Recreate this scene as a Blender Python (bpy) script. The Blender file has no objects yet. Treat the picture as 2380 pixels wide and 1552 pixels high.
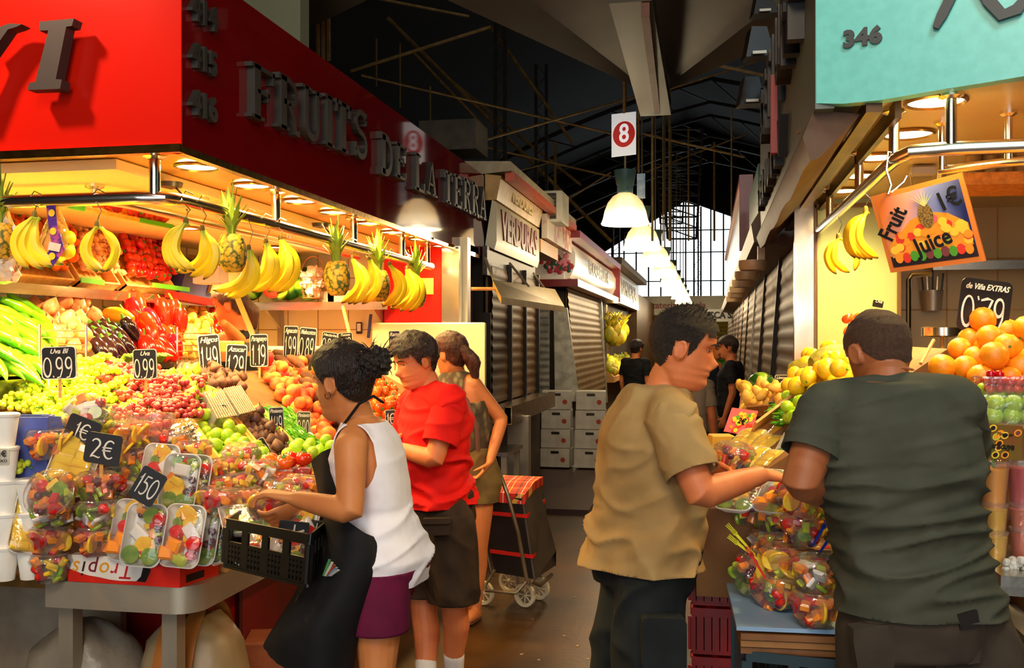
import bpy, bmesh, math, random
from mathutils import Vector, Matrix, Euler, noise
V=Vector; PI=math.pi; R=math.radians
random.seed(7)
S=bpy.context.scene; COL=S.collection
# ---------------------------------------------------------------- camera
F=2300.0; CX=1190.0; HY=790.0; TH=math.atan(460/F); EYE=V((0,0,1.62))
FW=V((-math.sin(TH),math.cos(TH),0)); RT=V((math.cos(TH),math.sin(TH),0)); UP=V((0,0,1))
cd=bpy.data.cameras.new('camera'); cam=bpy.data.objects.new('camera',cd); COL.objects.link(cam)
cam.location=EYE; cam.rotation_euler=(PI/2,0,TH); cd.sensor_width=36; cd.lens=F/2380*36; cd.shift_y=(HY-776)/2380
cd.clip_start=.05; cd.clip_end=300
S.camera=cam
S.view_settings.view_transform='Standard'; S.view_settings.look='None'; S.view_settings.gamma=1; S.view_settings.use_curve_mapping=False
S.view_settings.exposure=0.32
# ---------------------------------------------------------------- sky
w=bpy.data.worlds.new('sky'); S.world=w; w.use_nodes=True
bg=w.node_tree.nodes['Background']; bg.inputs[0].default_value=(.86,.95,1,1); bg.inputs[1].default_value=2.6
# ---------------------------------------------------------------- lights
def light(kind,loc,power,col=(1,1,1),size=.1,to=None,spot=None,blend=.5,sy=None,name='offscreen_light'):
    l=bpy.data.lights.new(name,kind); l.energy=power; l.color=col
    if kind=='AREA':
        l.size=size
        if sy: l.shape='RECTANGLE'; l.size_y=sy
        else: l.shape='DISK'
    elif kind=='SPOT': l.spot_size=R(spot or 60); l.spot_blend=blend; l.shadow_soft_size=size
    else: l.shadow_soft_size=size
    o=bpy.data.objects.new(name,l); COL.objects.link(o); o.location=loc
    if to is not None: o.rotation_euler=(V(to)-V(loc)).to_track_quat('-Z','Y').to_euler()
    return o
WARM=(1,.69,.25); WARM2=(1,.70,.34)
# ---------------------------------------------------------------- pixel -> place helpers
def W(px,py,d): return EYE+(FW+RT*((px-CX)/F)+UP*((HY-py)/F))*d
def ray(px,py): return FW+RT*((px-CX)/F)+UP*((HY-py)/F)
def onX(px,py,X): r=ray(px,py); return EYE+r*(X/r.x)
def onY(px,py,Y): r=ray(px,py); return EYE+r*(Y/r.y)
def onZ(px,py,Z): r=ray(px,py); return EYE+r*((Z-EYE.z)/r.z)
def onP(px,py,p,n): r=ray(px,py); return EYE+r*((p-EYE).dot(n)/r.dot(n))
# added fill for the near people: unseen area lights behind the camera
light('AREA',(-.6,-1.2,4.6),95,(1,.80,.58),1.6,to=(-.4,3,1))
light('AREA',(1.2,-2.2,3.6),42,(1,.74,.45),1.2,to=(.3,3,1.2))
light('SPOT',(-3.25,2.2,4.0),330,(1,.62,.40),.12,to=(-2.65,3.26,2.62),spot=62,blend=.7)      # sign spot over the red stall front
light('AREA',(1.3,1.5,4.2),36,(.75,.95,1),.8,to=(1.2,3.3,2.8))                             # cool area light aimed at the teal stall front
# ---------------------------------------------------------------- materials
def lin(h):
    if isinstance(h,str):
        h=h.lstrip('#'); c=[int(h[i:i+2],16)/255 for i in (0,2,4)]
    else: c=list(h)
    return tuple((x/12.92 if x<=.04045 else ((x+.055)/1.055)**2.4) for x in c)+(1,)
_M={}
def mat(key,a,b=None,rough=.5,metal=0,scale=8,bump=0,bscale=None,coat=0,alpha=1,emit=0,ecol=None,rand=0,trans=0,sss=0,stretch=None,detail=3,lo=.35,hi=.65,spec=.5,kind='noise',sat=0):
    if key in _M: return _M[key]
    m=bpy.data.materials.new(key); _M[key]=m; m.use_nodes=True
    nt=m.node_tree; N=nt.nodes; L=nt.links; p=N['Principled BSDF']
    p.inputs['Roughness'].default_value=rough; p.inputs['Metallic'].default_value=metal
    p.inputs['Specular IOR Level'].default_value=spec
    p.inputs['Coat Weight'].default_value=coat; p.inputs['Coat Roughness'].default_value=.08
    p.inputs['Alpha'].default_value=alpha; p.inputs['Transmission Weight'].default_value=trans
    if sss: p.inputs['Subsurface Weight'].default_value=sss; p.inputs['Subsurface Radius'].default_value=(.02,.01,.005)
    p.inputs['Base Color'].default_value=lin(a)
    if emit: p.inputs['Emission Color'].default_value=lin(ecol or a); p.inputs['Emission Strength'].default_value=emit
    tc=N.new('ShaderNodeTexCoord'); mp=N.new('ShaderNodeMapping'); L.new(tc.outputs['Object'],mp.inputs[0])
    if stretch: mp.inputs['Scale'].default_value=stretch
    src=None
    if b is not None:
        if kind=='voronoi': t=N.new('ShaderNodeTexVoronoi'); t.inputs['Scale'].default_value=scale; out=t.outputs['Distance']
        elif kind=='wave': t=N.new('ShaderNodeTexWave'); t.inputs['Scale'].default_value=scale; t.inputs['Distortion'].default_value=detail; out=t.outputs['Fac']
        else: t=N.new('ShaderNodeTexNoise'); t.inputs['Scale'].default_value=scale; t.inputs['Detail'].default_value=detail; out=t.outputs['Fac']
        L.new(mp.outputs[0],t.inputs['Vector'])
        if rand:
            oi=N.new('ShaderNodeObjectInfo'); ad=N.new('ShaderNodeVectorMath'); ad.operation='ADD'
            sc=N.new('ShaderNodeMath'); sc.operation='MULTIPLY'; sc.inputs[1].default_value=37
            L.new(oi.outputs['Random'],sc.inputs[0]); L.new(mp.outputs[0],ad.inputs[0]); L.new(sc.outputs[0],ad.inputs[1]); L.new(ad.outputs[0],t.inputs['Vector'])
        cr=N.new('ShaderNodeValToRGB'); cr.color_ramp.elements[0].position=lo; cr.color_ramp.elements[1].position=hi
        cr.color_ramp.elements[0].color=lin(a); cr.color_ramp.elements[1].color=lin(b)
        L.new(out,cr.inputs[0]); src=cr.outputs[0]
    if rand:
        oi=N.new('ShaderNodeObjectInfo'); hs=N.new('ShaderNodeHueSaturation'); mr=N.new('ShaderNodeMapRange')
        L.new(oi.outputs['Random'],mr.inputs[0]); mr.inputs[3].default_value=1-rand; mr.inputs[4].default_value=1+rand*.6
        L.new(mr.outputs[0],hs.inputs['Value'])
        m2=N.new('ShaderNodeMapRange'); L.new(oi.outputs['Random'],m2.inputs[0]); m2.inputs[3].default_value=.5-rand*.05; m2.inputs[4].default_value=.5+rand*.05
        L.new(m2.outputs[0],hs.inputs['Hue'])
        if src: L.new(src,hs.inputs['Color'])
        else: hs.inputs['Color'].default_value=lin(a)
        src=hs.outputs[0]
    if src: L.new(src,p.inputs['Base Color'])
    if bump:
        t=N.new('ShaderNodeTexNoise'); t.inputs['Scale'].default_value=bscale or scale*4; t.inputs['Detail'].default_value=3
        L.new(mp.outputs[0],t.inputs['Vector'])
        bp=N.new('ShaderNodeBump'); bp.inputs['Strength'].default_value=bump; bp.inputs['Distance'].default_value=.01
        L.new(t.outputs['Fac'],bp.inputs['Height']); L.new(bp.outputs[0],p.inputs['Normal'])
    return m
def clearmat(key,col=(1,1,1),base=.12,rough=.05):
    """thin clear plastic: mostly transparent, fresnel gloss"""
    if key in _M: return _M[key]
    m=bpy.data.materials.new(key); _M[key]=m; m.use_nodes=True; nt=m.node_tree; N=nt.nodes; L=nt.links
    N.remove(N['Principled BSDF']); out=N['Material Output']
    tr=N.new('ShaderNodeBsdfTransparent'); tr.inputs[0].default_value=(*col,1)
    gl=N.new('ShaderNodeBsdfGlossy'); gl.inputs['Roughness'].default_value=rough
    df=N.new('ShaderNodeBsdfDiffuse'); df.inputs[0].default_value=(.9,.9,.9,1)
    fr=N.new('ShaderNodeLayerWeight'); fr.inputs[0].default_value=.35
    nz=N.new('ShaderNodeTexNoise'); nz.inputs['Scale'].default_value=60
    tc=N.new('ShaderNodeTexCoord'); L.new(tc.outputs['Object'],nz.inputs['Vector'])
    bp=N.new('ShaderNodeBump'); bp.inputs['Strength'].default_value=.25; bp.inputs['Distance'].default_value=.01; L.new(nz.outputs[0],bp.inputs['Height']); L.new(bp.outputs[0],gl.inputs['Normal'])
    m1=N.new('ShaderNodeMixShader'); m1.inputs[0].default_value=base*.5; L.new(tr.outputs[0],m1.inputs[1]); L.new(df.outputs[0],m1.inputs[2])
    m2=N.new('ShaderNodeMixShader'); sc=N.new('ShaderNodeMath'); sc.operation='MULTIPLY_ADD'; sc.inputs[1].default_value=.6; sc.inputs[2].default_value=base*.5
    L.new(fr.outputs['Fresnel'],sc.inputs[0]); L.new(sc.outputs[0],m2.inputs[0]); L.new(m1.outputs[0],m2.inputs[1]); L.new(gl.outputs[0],m2.inputs[2])
    L.new(m2.outputs[0],out.inputs[0]); return m
# ---------------------------------------------------------------- mesh accumulator
def frame(d,side=None):
    d=V(d).normalized()
    if side is None: side=V((1,0,0)) if abs(d.x)<.8 else V((0,1,0))
    side=V(side); u=(side-d*side.dot(d)).normalized(); v=d.cross(u); return u,v,d
class MB:
    def __init__(s): s.v=[]; s.f=[]; s.m=[]; s.cur=0
    def add(s,vs,fs):
        b=len(s.v); s.v+= [V(x) for x in vs]; s.f+=[tuple(i+b for i in f) for f in fs]; s.m+=[s.cur]*len(fs); return s
    def box(s,c,d,rot=None,bev=0):
        x,y,z=[k/2 for k in d]
        if bev:
            b=min(bev,x*.9,y*.9,z*.9); P=[]
            for sz in (-1,1):
                for k,(ix,iz) in enumerate(((b,0),(0,b)) if sz<0 else ((0,b),(b,0))):
                    P.append([V((X,Y,sz*(z-iz))) for X,Y in ((-(x-ix),-(y-ix)),((x-ix),-(y-ix)),((x-ix),(y-ix)),(-(x-ix),(y-ix)))])
            vs=[p for r in P for p in r]; fs=[(3,2,1,0),(12,13,14,15)]
            for k in range(3):
                for j in range(4): a=k*4+j; bb=k*4+(j+1)%4; fs.append((a,bb,bb+4,a+4))
        else:
            vs=[V((i,j,k)) for k in(-z,z) for j in(-y,y) for i in(-x,x)]
            fs=[(0,2,3,1),(4,5,7,6),(0,1,5,4),(2,6,7,3),(0,4,6,2),(1,3,7,5)]
        if rot is not None: vs=[rot@p for p in vs]
        c=V(c); return s.add([p+c for p in vs],fs)
    def bar(s,a,b,w,h,side=None):
        a=V(a); b=V(b); u,v,d=frame(b-a,side); rot=Matrix((u,v,d)).transposed()
        return s.box((a+b)/2,(w,h,(b-a).length),rot)
    def loft(s,rings,cap=True,closed=False):
        n=len(rings[0]); vs=[p for r in rings for p in r]; fs=[]; k=len(rings)
        for i in range(k if closed else k-1):
            for j in range(n): a=i*n+j; b=i*n+(j+1)%n; c=((i+1)%k)*n; fs.append((a,b,c+(j+1)%n,c+j))
        if cap and not closed: fs.append(tuple(range(n-1,-1,-1))); fs.append(tuple((k-1)*n+j for j in range(n)))
        return s.add(vs,fs)
    def tube(s,pts,r,n=8,side=None,cap=True,flat=1):
        pts=[V(p) for p in pts]; k=len(pts)
        if not hasattr(r,'__len__'): r=[r]*k
        rings=[]; u=None
        for i,p in enumerate(pts):
            d=pts[min(i+1,k-1)]-pts[max(i-1,0)]
            if u is None: u,v,d=frame(d,side)
            else:
                d=d.normalized(); u=u-d*u.dot(d); u.normalize(); v=d.cross(u)
            rings.append([p+(u*math.cos(2*PI*j/n)+v*math.sin(2*PI*j/n)*flat)*r[i] for j in range(n)])
        return s.loft(rings,cap)
    def ell(s,c,r,rot=None,nu=12,nv=8):
        c=V(c)
        if not hasattr(r,'__len__'): r=(r,r,r)
        vs=[V((0,0,-r[2]))]; fs=[]
        for i in range(1,nv):
            t=PI*i/nv-PI/2
            for j in range(nu): a=2*PI*j/nu; vs.append(V((r[0]*math.cos(t)*math.cos(a),r[1]*math.cos(t)*math.sin(a),r[2]*math.sin(t))))
        vs.append(V((0,0,r[2])))
        for j in range(nu): fs.append((0,1+(j+1)%nu,1+j)); e=len(vs)-1; b=1+(nv-2)*nu; fs.append((b+j,b+(j+1)%nu,e))
        for i in range(nv-2):
            for j in range(nu): a=1+i*nu+j; b=1+i*nu+(j+1)%nu; fs.append((a,b,b+nu,a+nu))
        if rot is not None: vs=[rot@p for p in vs]
        return s.add([p+c for p in vs],fs)
    def lathe(s,prof,n=20,c=(0,0,0),rot=None,ripple=None):
        rings=[]
        for r,z in prof:
            ring=[]
            for j in range(n):
                a=2*PI*j/n; rr=r*(1+(ripple(a,z) if ripple else 0)); p=V((rr*math.cos(a),rr*math.sin(a),z))
                if rot is not None: p=rot@p
                ring.append(p+V(c))
            rings.append(ring)
        return s.loft(rings,cap=False)
    def disc(s,c,r,nrm=(0,0,1),n=24,side=None):
        u,v,d=frame(nrm,side); c=V(c); return s.add([c+(u*math.cos(2*PI*j/n)+v*math.sin(2*PI*j/n))*r for j in range(n)],[tuple(range(n))])
    def quad(s,a,b,c,d): return s.add([a,b,c,d],[(0,1,2,3)])
    def prism(s,poly,o,u,v,t):
        """2-D polygon in frame (o,u,v), thickness vector t"""
        n=len(poly); o=V(o);u=V(u);v=V(v);t=V(t)
        a=[o+u*x+v*y for x,y in poly]; b=[p+t for p in a]
        return s.add(a+b,[tuple(range(n-1,-1,-1)),tuple(range(n,2*n))]+[(i,(i+1)%n,n+(i+1)%n,n+i) for i in range(n)])
    def ribbon(s,pts,w,o,u,v,t):
        """2-D stroke of width w (or list) raised by t"""
        P=[V((x,y)) for x,y in pts]; k=len(P); o=V(o);u=V(u);v=V(v);t=V(t); l=[];r=[]
        ww=w if hasattr(w,'__len__') else [w]*k
        for i in range(k):
            d=(P[min(i+1,k-1)]-P[max(i-1,0)])
            if d.length<1e-9: d=V((1,0))
            d.normalize(); n=V((-d.y,d.x))*ww[i]/2; l.append(P[i]+n); r.append(P[i]-n)
        W3=lambda q:o+u*q.x+v*q.y
        vs=[W3(q) for q in l]+[W3(q) for q in r]; top=[p+t for p in vs]; vs=vs+top; b=2*k; fs=[]
        for i in range(k-1):
            fs+=[(b+i,b+k+i,b+k+i+1,b+i+1),(i,b+i,b+i+1,i+1),(k+i,k+i+1,b+k+i+1,b+k+i)]
        fs+=[(0,k,b+k,b),(k-1,b+k-1,b+2*k-1,2*k-1)]
        return s.add(vs,fs)
    def mesh(s,name,mats,smooth=True):
        me=bpy.data.meshes.new(name); me.from_pydata([tuple(p) for p in s.v],[],s.f)
        for m in (mats if isinstance(mats,(list,tuple)) else [mats]): me.materials.append(m)
        if smooth: me.polygons.foreach_set('use_smooth',[True]*len(me.polygons))
        me.polygons.foreach_set('material_index',s.m); me.update(); 
        if smooth: me.set_sharp_from_angle(angle=R(42))
        return me
def tag(o,label=None,cat=None,group=None,kind=None):
    if label: o['label']=label
    if cat: o['category']=cat
    if group: o['group']=group
    if kind: o['kind']=kind
    return o
def thing(name,label,cat,loc=(0,0,0),rotz=0,group=None,rot=None):
    o=bpy.data.objects.new(name,None); o.empty_display_size=.05; COL.objects.link(o)
    o.location=loc; o.rotation_euler=rot if rot is not None else (0,0,rotz); tag(o,label,cat,group); return o
def rootmat(o):
    M=Matrix.LocRotScale(o.location,o.rotation_euler,o.scale)
    return (rootmat(o.parent)@M) if o.parent else M
def part(name,mb,m,parent,world=True,smooth=True,label=None):
    if world:
        I=rootmat(parent).inverted(); mb.v=[I@p for p in mb.v]
    o=bpy.data.objects.new(name,mb.mesh(name,m,smooth)); COL.objects.link(o); o.parent=parent
    if label: o['label']=label
    return o
def solo(name,mb,m,label,cat,group=None,smooth=True,kind=None):
    """one-mesh thing, origin at the middle of its base"""
    n=len(mb.v); c=V((sum(p.x for p in mb.v)/n,sum(p.y for p in mb.v)/n,min(p.z for p in mb.v)))
    mb.v=[p-c for p in mb.v]; o=bpy.data.objects.new(name,mb.mesh(name,m,smooth)); COL.objects.link(o); o.location=c
    return tag(o,label,cat,group,kind)
def struct(name,mb,m,smooth=False):
    o=bpy.data.objects.new(name,mb.mesh(name,m,smooth)); COL.objects.link(o); o['kind']='structure'; return o
def tree(o,parent=None):
    c=o.copy(); COL.objects.link(c); c.parent=parent
    for ch in list(o.children): tree(ch,c)
    return c
class Proto:
    def __init__(s,root): s.root=root; s.used=False
    def put(s,loc,rot=(0,0,0),scale=1,label=None,cat=None,group=None,kind=None):
        if not s.used: o=s.root; s.used=True
        else: o=tree(s.root)
        o.location=loc; o.rotation_euler=rot; o.scale=(scale,)*3 if not hasattr(scale,'__len__') else scale
        for k in ('label','category','group'):
            if k in o: del o[k]
        tag(o,label,cat,group,kind); return o
def one(name,mb,m,smooth=True):
    o=bpy.data.objects.new(name,mb.mesh(name,m,smooth)); COL.objects.link(o); return Proto(o)
def text_mb(s,size=1,bold=0,shear=0,ext=.01,align='CENTER',res=3,spacing=1):
    c=bpy.data.curves.new('t','FONT'); c.body=s; c.size=size; c.offset=bold; c.shear=shear; c.extrude=ext; c.align_x=align; c.align_y='CENTER'; c.resolution_u=res; c.space_character=spacing
    o=bpy.data.objects.new('t',c); COL.objects.link(o); dg=bpy.context.evaluated_depsgraph_get()
    me=bpy.data.meshes.new_from_object(o.evaluated_get(dg)); b=MB()
    b.v=[p.co.copy() for p in me.vertices]; b.f=[tuple(p.vertices) for p in me.polygons]; b.m=[0]*len(b.f)
    bpy.data.objects.remove(o); bpy.data.curves.remove(c); bpy.data.meshes.remove(me); return b
def place_text(b,o,u,v,sx=1,sy=1,back=0):
    u=V(u).normalized(); v=V(v).normalized(); n=u.cross(v); o=V(o)
    b.v=[o+u*p.x*sx+v*p.y*sy+n*(p.z+back) for p in b.v]; return b
def merge(a,b,mi=None):
    k=len(a.v); a.v+=b.v; a.f+=[tuple(i+k for i in f) for f in b.f]; a.m+=([mi]*len(b.f) if mi is not None else b.m); return a
# ---------------------------------------------------------------- hand lettering strokes (unit box .6 x 1)
def arc(cx,cy,rx,ry,a0,a1,n=12): return [(cx+rx*math.cos(R(a0+(a1-a0)*i/n)),cy+ry*math.sin(R(a0+(a1-a0)*i/n))) for i in range(n+1)]
DIG={'0':[arc(.28,.5,.26,.48,80,440,20)],'1':[[(.12,.72),(.26,1),(.24,.5),(.22,0)]],
'2':[arc(.26,.76,.22,.23,160,-30,10)+[(.1,.1),(.04,.02)]+[(.2,.08),(.5,.0),(.56,.06)]],
'4':[[(.12,.98),(.04,.5),(.1,.42),(.5,.5)],[(.48,.95),(.4,.4),(.38,-.05)]],
'5':[[(.5,.95),(.16,.93),(.1,.58)]+arc(.24,.33,.25,.3,100,-130,10)],
'6':[[(.45,1),(.15,.6)]+arc(.27,.3,.22,.29,160,-200,14)],
'7':[[(.02,.88),(.3,.95),(.55,.92),(.3,.4),(.18,0)],[(.1,.45),(.45,.52)]],
'8':[arc(.28,.76,.18,.22,-90,270,14),arc(.28,.27,.24,.27,90,-270,14)],
'9':[arc(.25,.7,.21,.28,10,370,14)+[(.45,.35),(.3,.0),(.08,-.04)]],
'3':[arc(.22,.75,.22,.23,150,-80,10)+arc(.22,.27,.25,.27,80,-150,10)],
'.':[[(.02,.06),(.08,-.02)]],',':[[(.08,.06),(.02,-.12)]],"'":[[(.04,1),(.1,.88)]],
'€':[arc(.38,.5,.3,.48,50,310,14),[(-.02,.58),(.5,.6)],[(-.02,.42),(.45,.44)]],
'E':[arc(.36,.75,.28,.24,40,260,8)+arc(.34,.27,.32,.27,100,320,8)]}
ADV={'1':.36,'.':.2,',':.2,"'":.18}
def strokes(mb,s,o,u,v,h,w,t,spread=1.12):
    x=0; 
    tot=sum(ADV.get(c,.6)*spread for c in s); x=-tot/2
    for c in s:
        for st in DIG.get(c,[]):
            k=len(st); ww=[w*(.75+.45*math.sin(PI*i/max(1,k-1))) for i in range(k)]
            mb.ribbon([((x+a)*h,(b-.5)*h) for a,b in st],ww,o,u,v,t)
        x+=ADV.get(c,.6)*spread
    return tot*h
# ---------------------------------------------------------------- materials used everywhere
STEEL=mat('steel','#b9b4a8','#d2cdc0',rough=.22,metal=1,scale=3,bump=.03,bscale=40)
CHROME=mat('chrome','#f4eee0','#e6dfcc',rough=.2,metal=1,scale=2)
BRUSHED=mat('brushed_steel','#a89c88','#baae99',rough=.38,metal=.55,scale=4,bump=.05,bscale=60)
BLK=mat('black_board','#120d0c','#1d1614',rough=.45,scale=6)
CHALK=mat('white_paint','#efe9dc','#d9d0bf',rough=.6,scale=20)
WOOD=mat('crate_wood','#d9a35a','#c68a44',rough=.6,scale=5,stretch=(1,8,8),bump=.15)
GREENEDGE=mat('green_paint','#5cc21e','#4aa818',rough=.5,scale=5)
CLEAR=clearmat('clear_plastic',base=.14); CLEAR2=clearmat('cling_film',base=.09,rough=.03)
WHITEP=mat('white_plastic','#f4f2ec','#e8e6de',rough=.35,scale=4)
CARD=mat('cardboard','#b98b52','#a97b45',rough=.8,scale=6,bump=.1)
# ================================================================ STRUCTURE
XL=-1.86; YL0=3.255; YL1=8.1; ZL=2.32; ZT=3.0
FLOOR=mat('wet_floor','#38240c','#553611',rough=.4,scale=2.2,bump=.12,bscale=30,detail=8,spec=.4)
b=MB(); b.box((0,22,-.05),(34,56,.1)); struct('floor',b,FLOOR)
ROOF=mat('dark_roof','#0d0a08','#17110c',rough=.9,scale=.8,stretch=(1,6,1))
# corrugated gable roof on both sides of the ridge
for sg in (-1,1):
    b=MB(); n=60
    x0,x1=-1.0,-1.0+sg*15
    for i in range(n):
        ya=-5+i*53/n; yb=-5+(i+1)*53/n
        pass
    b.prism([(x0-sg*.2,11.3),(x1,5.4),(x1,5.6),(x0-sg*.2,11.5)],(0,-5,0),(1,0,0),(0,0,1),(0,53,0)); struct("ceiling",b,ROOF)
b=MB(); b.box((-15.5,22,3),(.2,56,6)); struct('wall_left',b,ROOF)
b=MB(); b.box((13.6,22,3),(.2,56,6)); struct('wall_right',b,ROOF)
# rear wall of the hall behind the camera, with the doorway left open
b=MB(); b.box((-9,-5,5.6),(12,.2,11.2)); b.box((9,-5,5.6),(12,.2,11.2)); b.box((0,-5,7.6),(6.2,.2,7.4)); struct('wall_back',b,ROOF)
# far wall: dark gable with one great glazed opening
b=MB()
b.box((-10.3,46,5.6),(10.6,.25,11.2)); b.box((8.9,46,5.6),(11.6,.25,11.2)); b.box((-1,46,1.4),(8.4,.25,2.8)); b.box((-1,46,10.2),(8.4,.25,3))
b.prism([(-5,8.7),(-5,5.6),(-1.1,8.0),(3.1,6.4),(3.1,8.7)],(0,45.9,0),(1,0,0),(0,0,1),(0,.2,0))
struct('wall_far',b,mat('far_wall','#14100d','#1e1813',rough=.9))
# glazing bars
IRON=mat('dark_iron','#1a1714','#27211b',rough=.6,metal=.4)
b=MB()
for i in range(15):
    x=-5+i*.56; b.box((x,45.7,5.6),(.07,.07,6))
for z in (4.3,5.6,6.6): b.box((-1,45.65,z),(8.2,.06,.05))
struct('window_1',b,IRON)
# far building silhouettes / stall tops in front of the glass
FARSIGN=mat('far_sign','#cfc6ae','#b6ab90',rough=.5,scale=1)
# ---- roof members
ROD=mat('bronze_rod','#a88a54','#86693a',rough=.5,metal=.3)
def rod(p,q,r,m=ROD,name='tie_rod',label='thin bronze tie rod crossing under the dark market roof',cat='tie rod',group='roof tie rods',n=5,**k):
    b=MB(); b.tube([p,q],r,n=n); return solo(name,b,m,label,cat,group)
for p,q,r in [((815,165,13),(1140,62,13),.022),((870,-5,14),(1090,38,14),.022),((1640,145,12),(1790,178,12),.02),
    ((840,175,15),(1440,315,17),.02),((1110,330,15),(1510,215,17),.02),((1500,225,17),(1800,130,17),.016),((1490,310,18),(1730,365,18),.022),
    ((1110,338,19),(1420,410,20),.022),((1290,375,20),(1140,415,20),.016),((1500,400,22),(1740,310,22),.018),((1310,470,22),(1420,400,22),.018),
    ((900,40,22),(1420,560,26),.05),((960,120,20),(1130,300,22),.035),((1040,180,24),(1350,430,26),.04),((1140,60,20),(1330,330,22),.035),((1320,520,26),(1420,470,28),.03)]:
    rod(W(*p),W(*q),r)
for px,d,r,y0,y1 in [(1516,9.2,.012,245,560),(1541,14,.012,190,560),(1556,16,.02,180,560),(1484,11,.012,190,400),(1700,15,.014,250,520),(1000,15,.012,200,330),(875,14,.012,90,200),(930,16,.012,100,250),(1290,20,.03,330,480),(1600,20,.02,300,560),(1660,24,.03,330,560)]:
    rod(W(px,y0,d),W(px,y1,d),r,name='hanger_rod',label='thin vertical hanger rod dropping from the roof over the aisle',cat='hanger rod',group='vertical hanger rods')
ORD=['nearest','second','third','fourth','fifth','sixth','seventh','farthest']
COLM=mat('column_iron','#241f19','#352d22',rough=.6,metal=.3)
def lattice(px,d,y0,y1,w,label):
    t=thing('lattice_column',label,'column',W(px,y1,d))
    a=W(px,y0,d); z=W(px,y1,d)
    for s in (-1,1):
        b=MB(); b.bar(a+RT*s*w,z+RT*s*w,.07,.07); part('upright',b,COLM,t)
    b=MB(); n=14
    for i in range(n):
        p=a+(z-a)*(i/n); q=a+(z-a)*((i+1)/n); s=1 if i%2 else -1
        b.bar(p+RT*s*w,q-RT*s*w,.02,.02)
    part('lacing',b,COLM,t)
lattice(1163,19,30,520,.09,'dark iron lattice column behind the shop sign with red flowers')
lattice(1258,23,150,520,.12,'dark iron lattice column in the middle of the roof space')
lattice(1432,38,500,700,.12,'thin iron column at the left of the bright glazed gable')
lattice(1621,40,480,720,.14,'thin iron column in the middle of the bright glazed gable')
b=MB(); a=W(750,-60,8.5); z=W(752,140,8.5)
for k in (-.045,0,.045): b.tube([a+RT*k,z+RT*k],.018,n=8)
solo('conduit_bundle',b,mat('cream_pipe','#d8c69c','#b8a473',rough=.5),'bundle of cream pipes rising above the red fascia','pipes')
# glazed lantern over the aisle, dark lattice trusses hanging near the far gable
for k,(px,y0,y1,d,wd) in enumerate([(1585,300,555,24,.5),(1560,380,520,32,.5)]):
    a=W(px,y0,d); z=W(px,y1,d); b=MB()
    for s in (-1,1): b.bar(a+RT*s*wd,z+RT*s*wd*.7,.06,.06)
    n=10
    for i in range(n+1):
        p=a+(z-a)*(i/n); wi=wd*(1-.3*i/n); b.bar(p-RT*wi,p+RT*wi,.04,.04)
        if i<n: q=a+(z-a)*((i+1)/n); b.bar(p-RT*wi,q+RT*wi,.03,.03)
    solo('roof_truss',b,IRON,('dark lattice truss hanging over the row of lamps','smaller dark lattice truss just above the far lamps')[k],'truss')
# the curved roof truss line over the far aisle
for k in range(3):
    b=MB(); P=[V((-8+i*1.0, 30+k*5, 9.4-.022*(i-8)**2-.6*abs(i-8)*.35)) for i in range(17)]
    b.tube(P,.07,n=5); b.tube([p-V((0,0,.7)) for p in P],.05,n=5)
    for i in range(16): b.bar(P[i],P[i+1]-V((0,0,.7)),.035,.035)
    solo('roof_arch',b,IRON,('nearest','middle','farthest')[k]+' dark arched lattice girder spanning the far end of the market roof','girder')
# ---- steel roof valley overhead
VAL=mat('valley_steel','#463c30','#352d23',rough=.5,metal=.2,scale=1.2,spec=.4)
tip=W(1522,222,8.6)
L1=W(985,-25,6.4); R1=W(1905,52,6.2); T1=W(1462,-420,5.2)
def slab(pts,t,name):
    b=MB(); n=len(pts); tt=V((0,0,t)); b.add(list(pts)+[p+tt for p in pts],[tuple(range(n)),tuple(range(2*n-1,n-1,-1))]+[(i,n+i,n+(i+1)%n,(i+1)%n) for i in range(n)]); return struct(name,b,VAL)
L2=W(690,-420,5.0); R2=W(2200,-300,4.8)
slab([tip,T1,L2,L1],.12,'trim_1'); slab([tip,R1,R2,T1],.12,'trim_2')
b=MB(); e=W(1524,250,8.5); b.bar(e,W(1465,-60,6.0)-V((0,0,.1)),.26,.14); struct('trim_3',b,VAL)
b=MB(); b.bar(W(1528,238,8.45),W(1500,-60,6.0)-V((0,0,.16)),.05,.2); struct('trim_4',b,mat('rust_edge','#6b3a24','#54301f',rough=.6))
slab([W(690,80,7.2),W(850,2,6.6),W(860,-200,6.2),W(600,-200,6.6)],.08,'trim_5')
b=MB(); b.box((-3.4,5.1,4.1),(2.44,.12,2.1)); struct('wall_upper',b,mat('olive_wall','#6f7460','#62674f',rough=.7,scale=1))
# ================================================================ RED STALL (left)
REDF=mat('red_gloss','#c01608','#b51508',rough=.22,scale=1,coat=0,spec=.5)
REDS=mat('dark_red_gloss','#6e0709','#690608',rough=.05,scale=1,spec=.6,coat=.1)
GOLD=mat('steel_trim_warm','#d9b060','#a8803a',rough=.2,metal=1,scale=30)
CEIL=mat('orange_ceiling','#f0b048','#e8a23c',rough=.28,scale=2,spec=.5)
CEILW=mat('cream_ceiling','#fff0b8','#f7e6a6',rough=.5,scale=2)
TILE=mat('cream_tile','#fff0c4','#f8e6b2',rough=.3,scale=3)
GROUT=mat('tile_grout','#b98a48','#a67a3c',rough=.8)
st=thing('market_stall','red fruit stall with dark slab lettering, at the left of the aisle','stall',(XL,YL0,0))
b=MB(); b.box((XL-.03,(YL0+YL1)/2,(ZL+ZT)/2),(.06,YL1-YL0,ZT-ZL)); part('side_fascia',b,REDS,st,smooth=False,label='glossy dark red side fascia')
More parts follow.
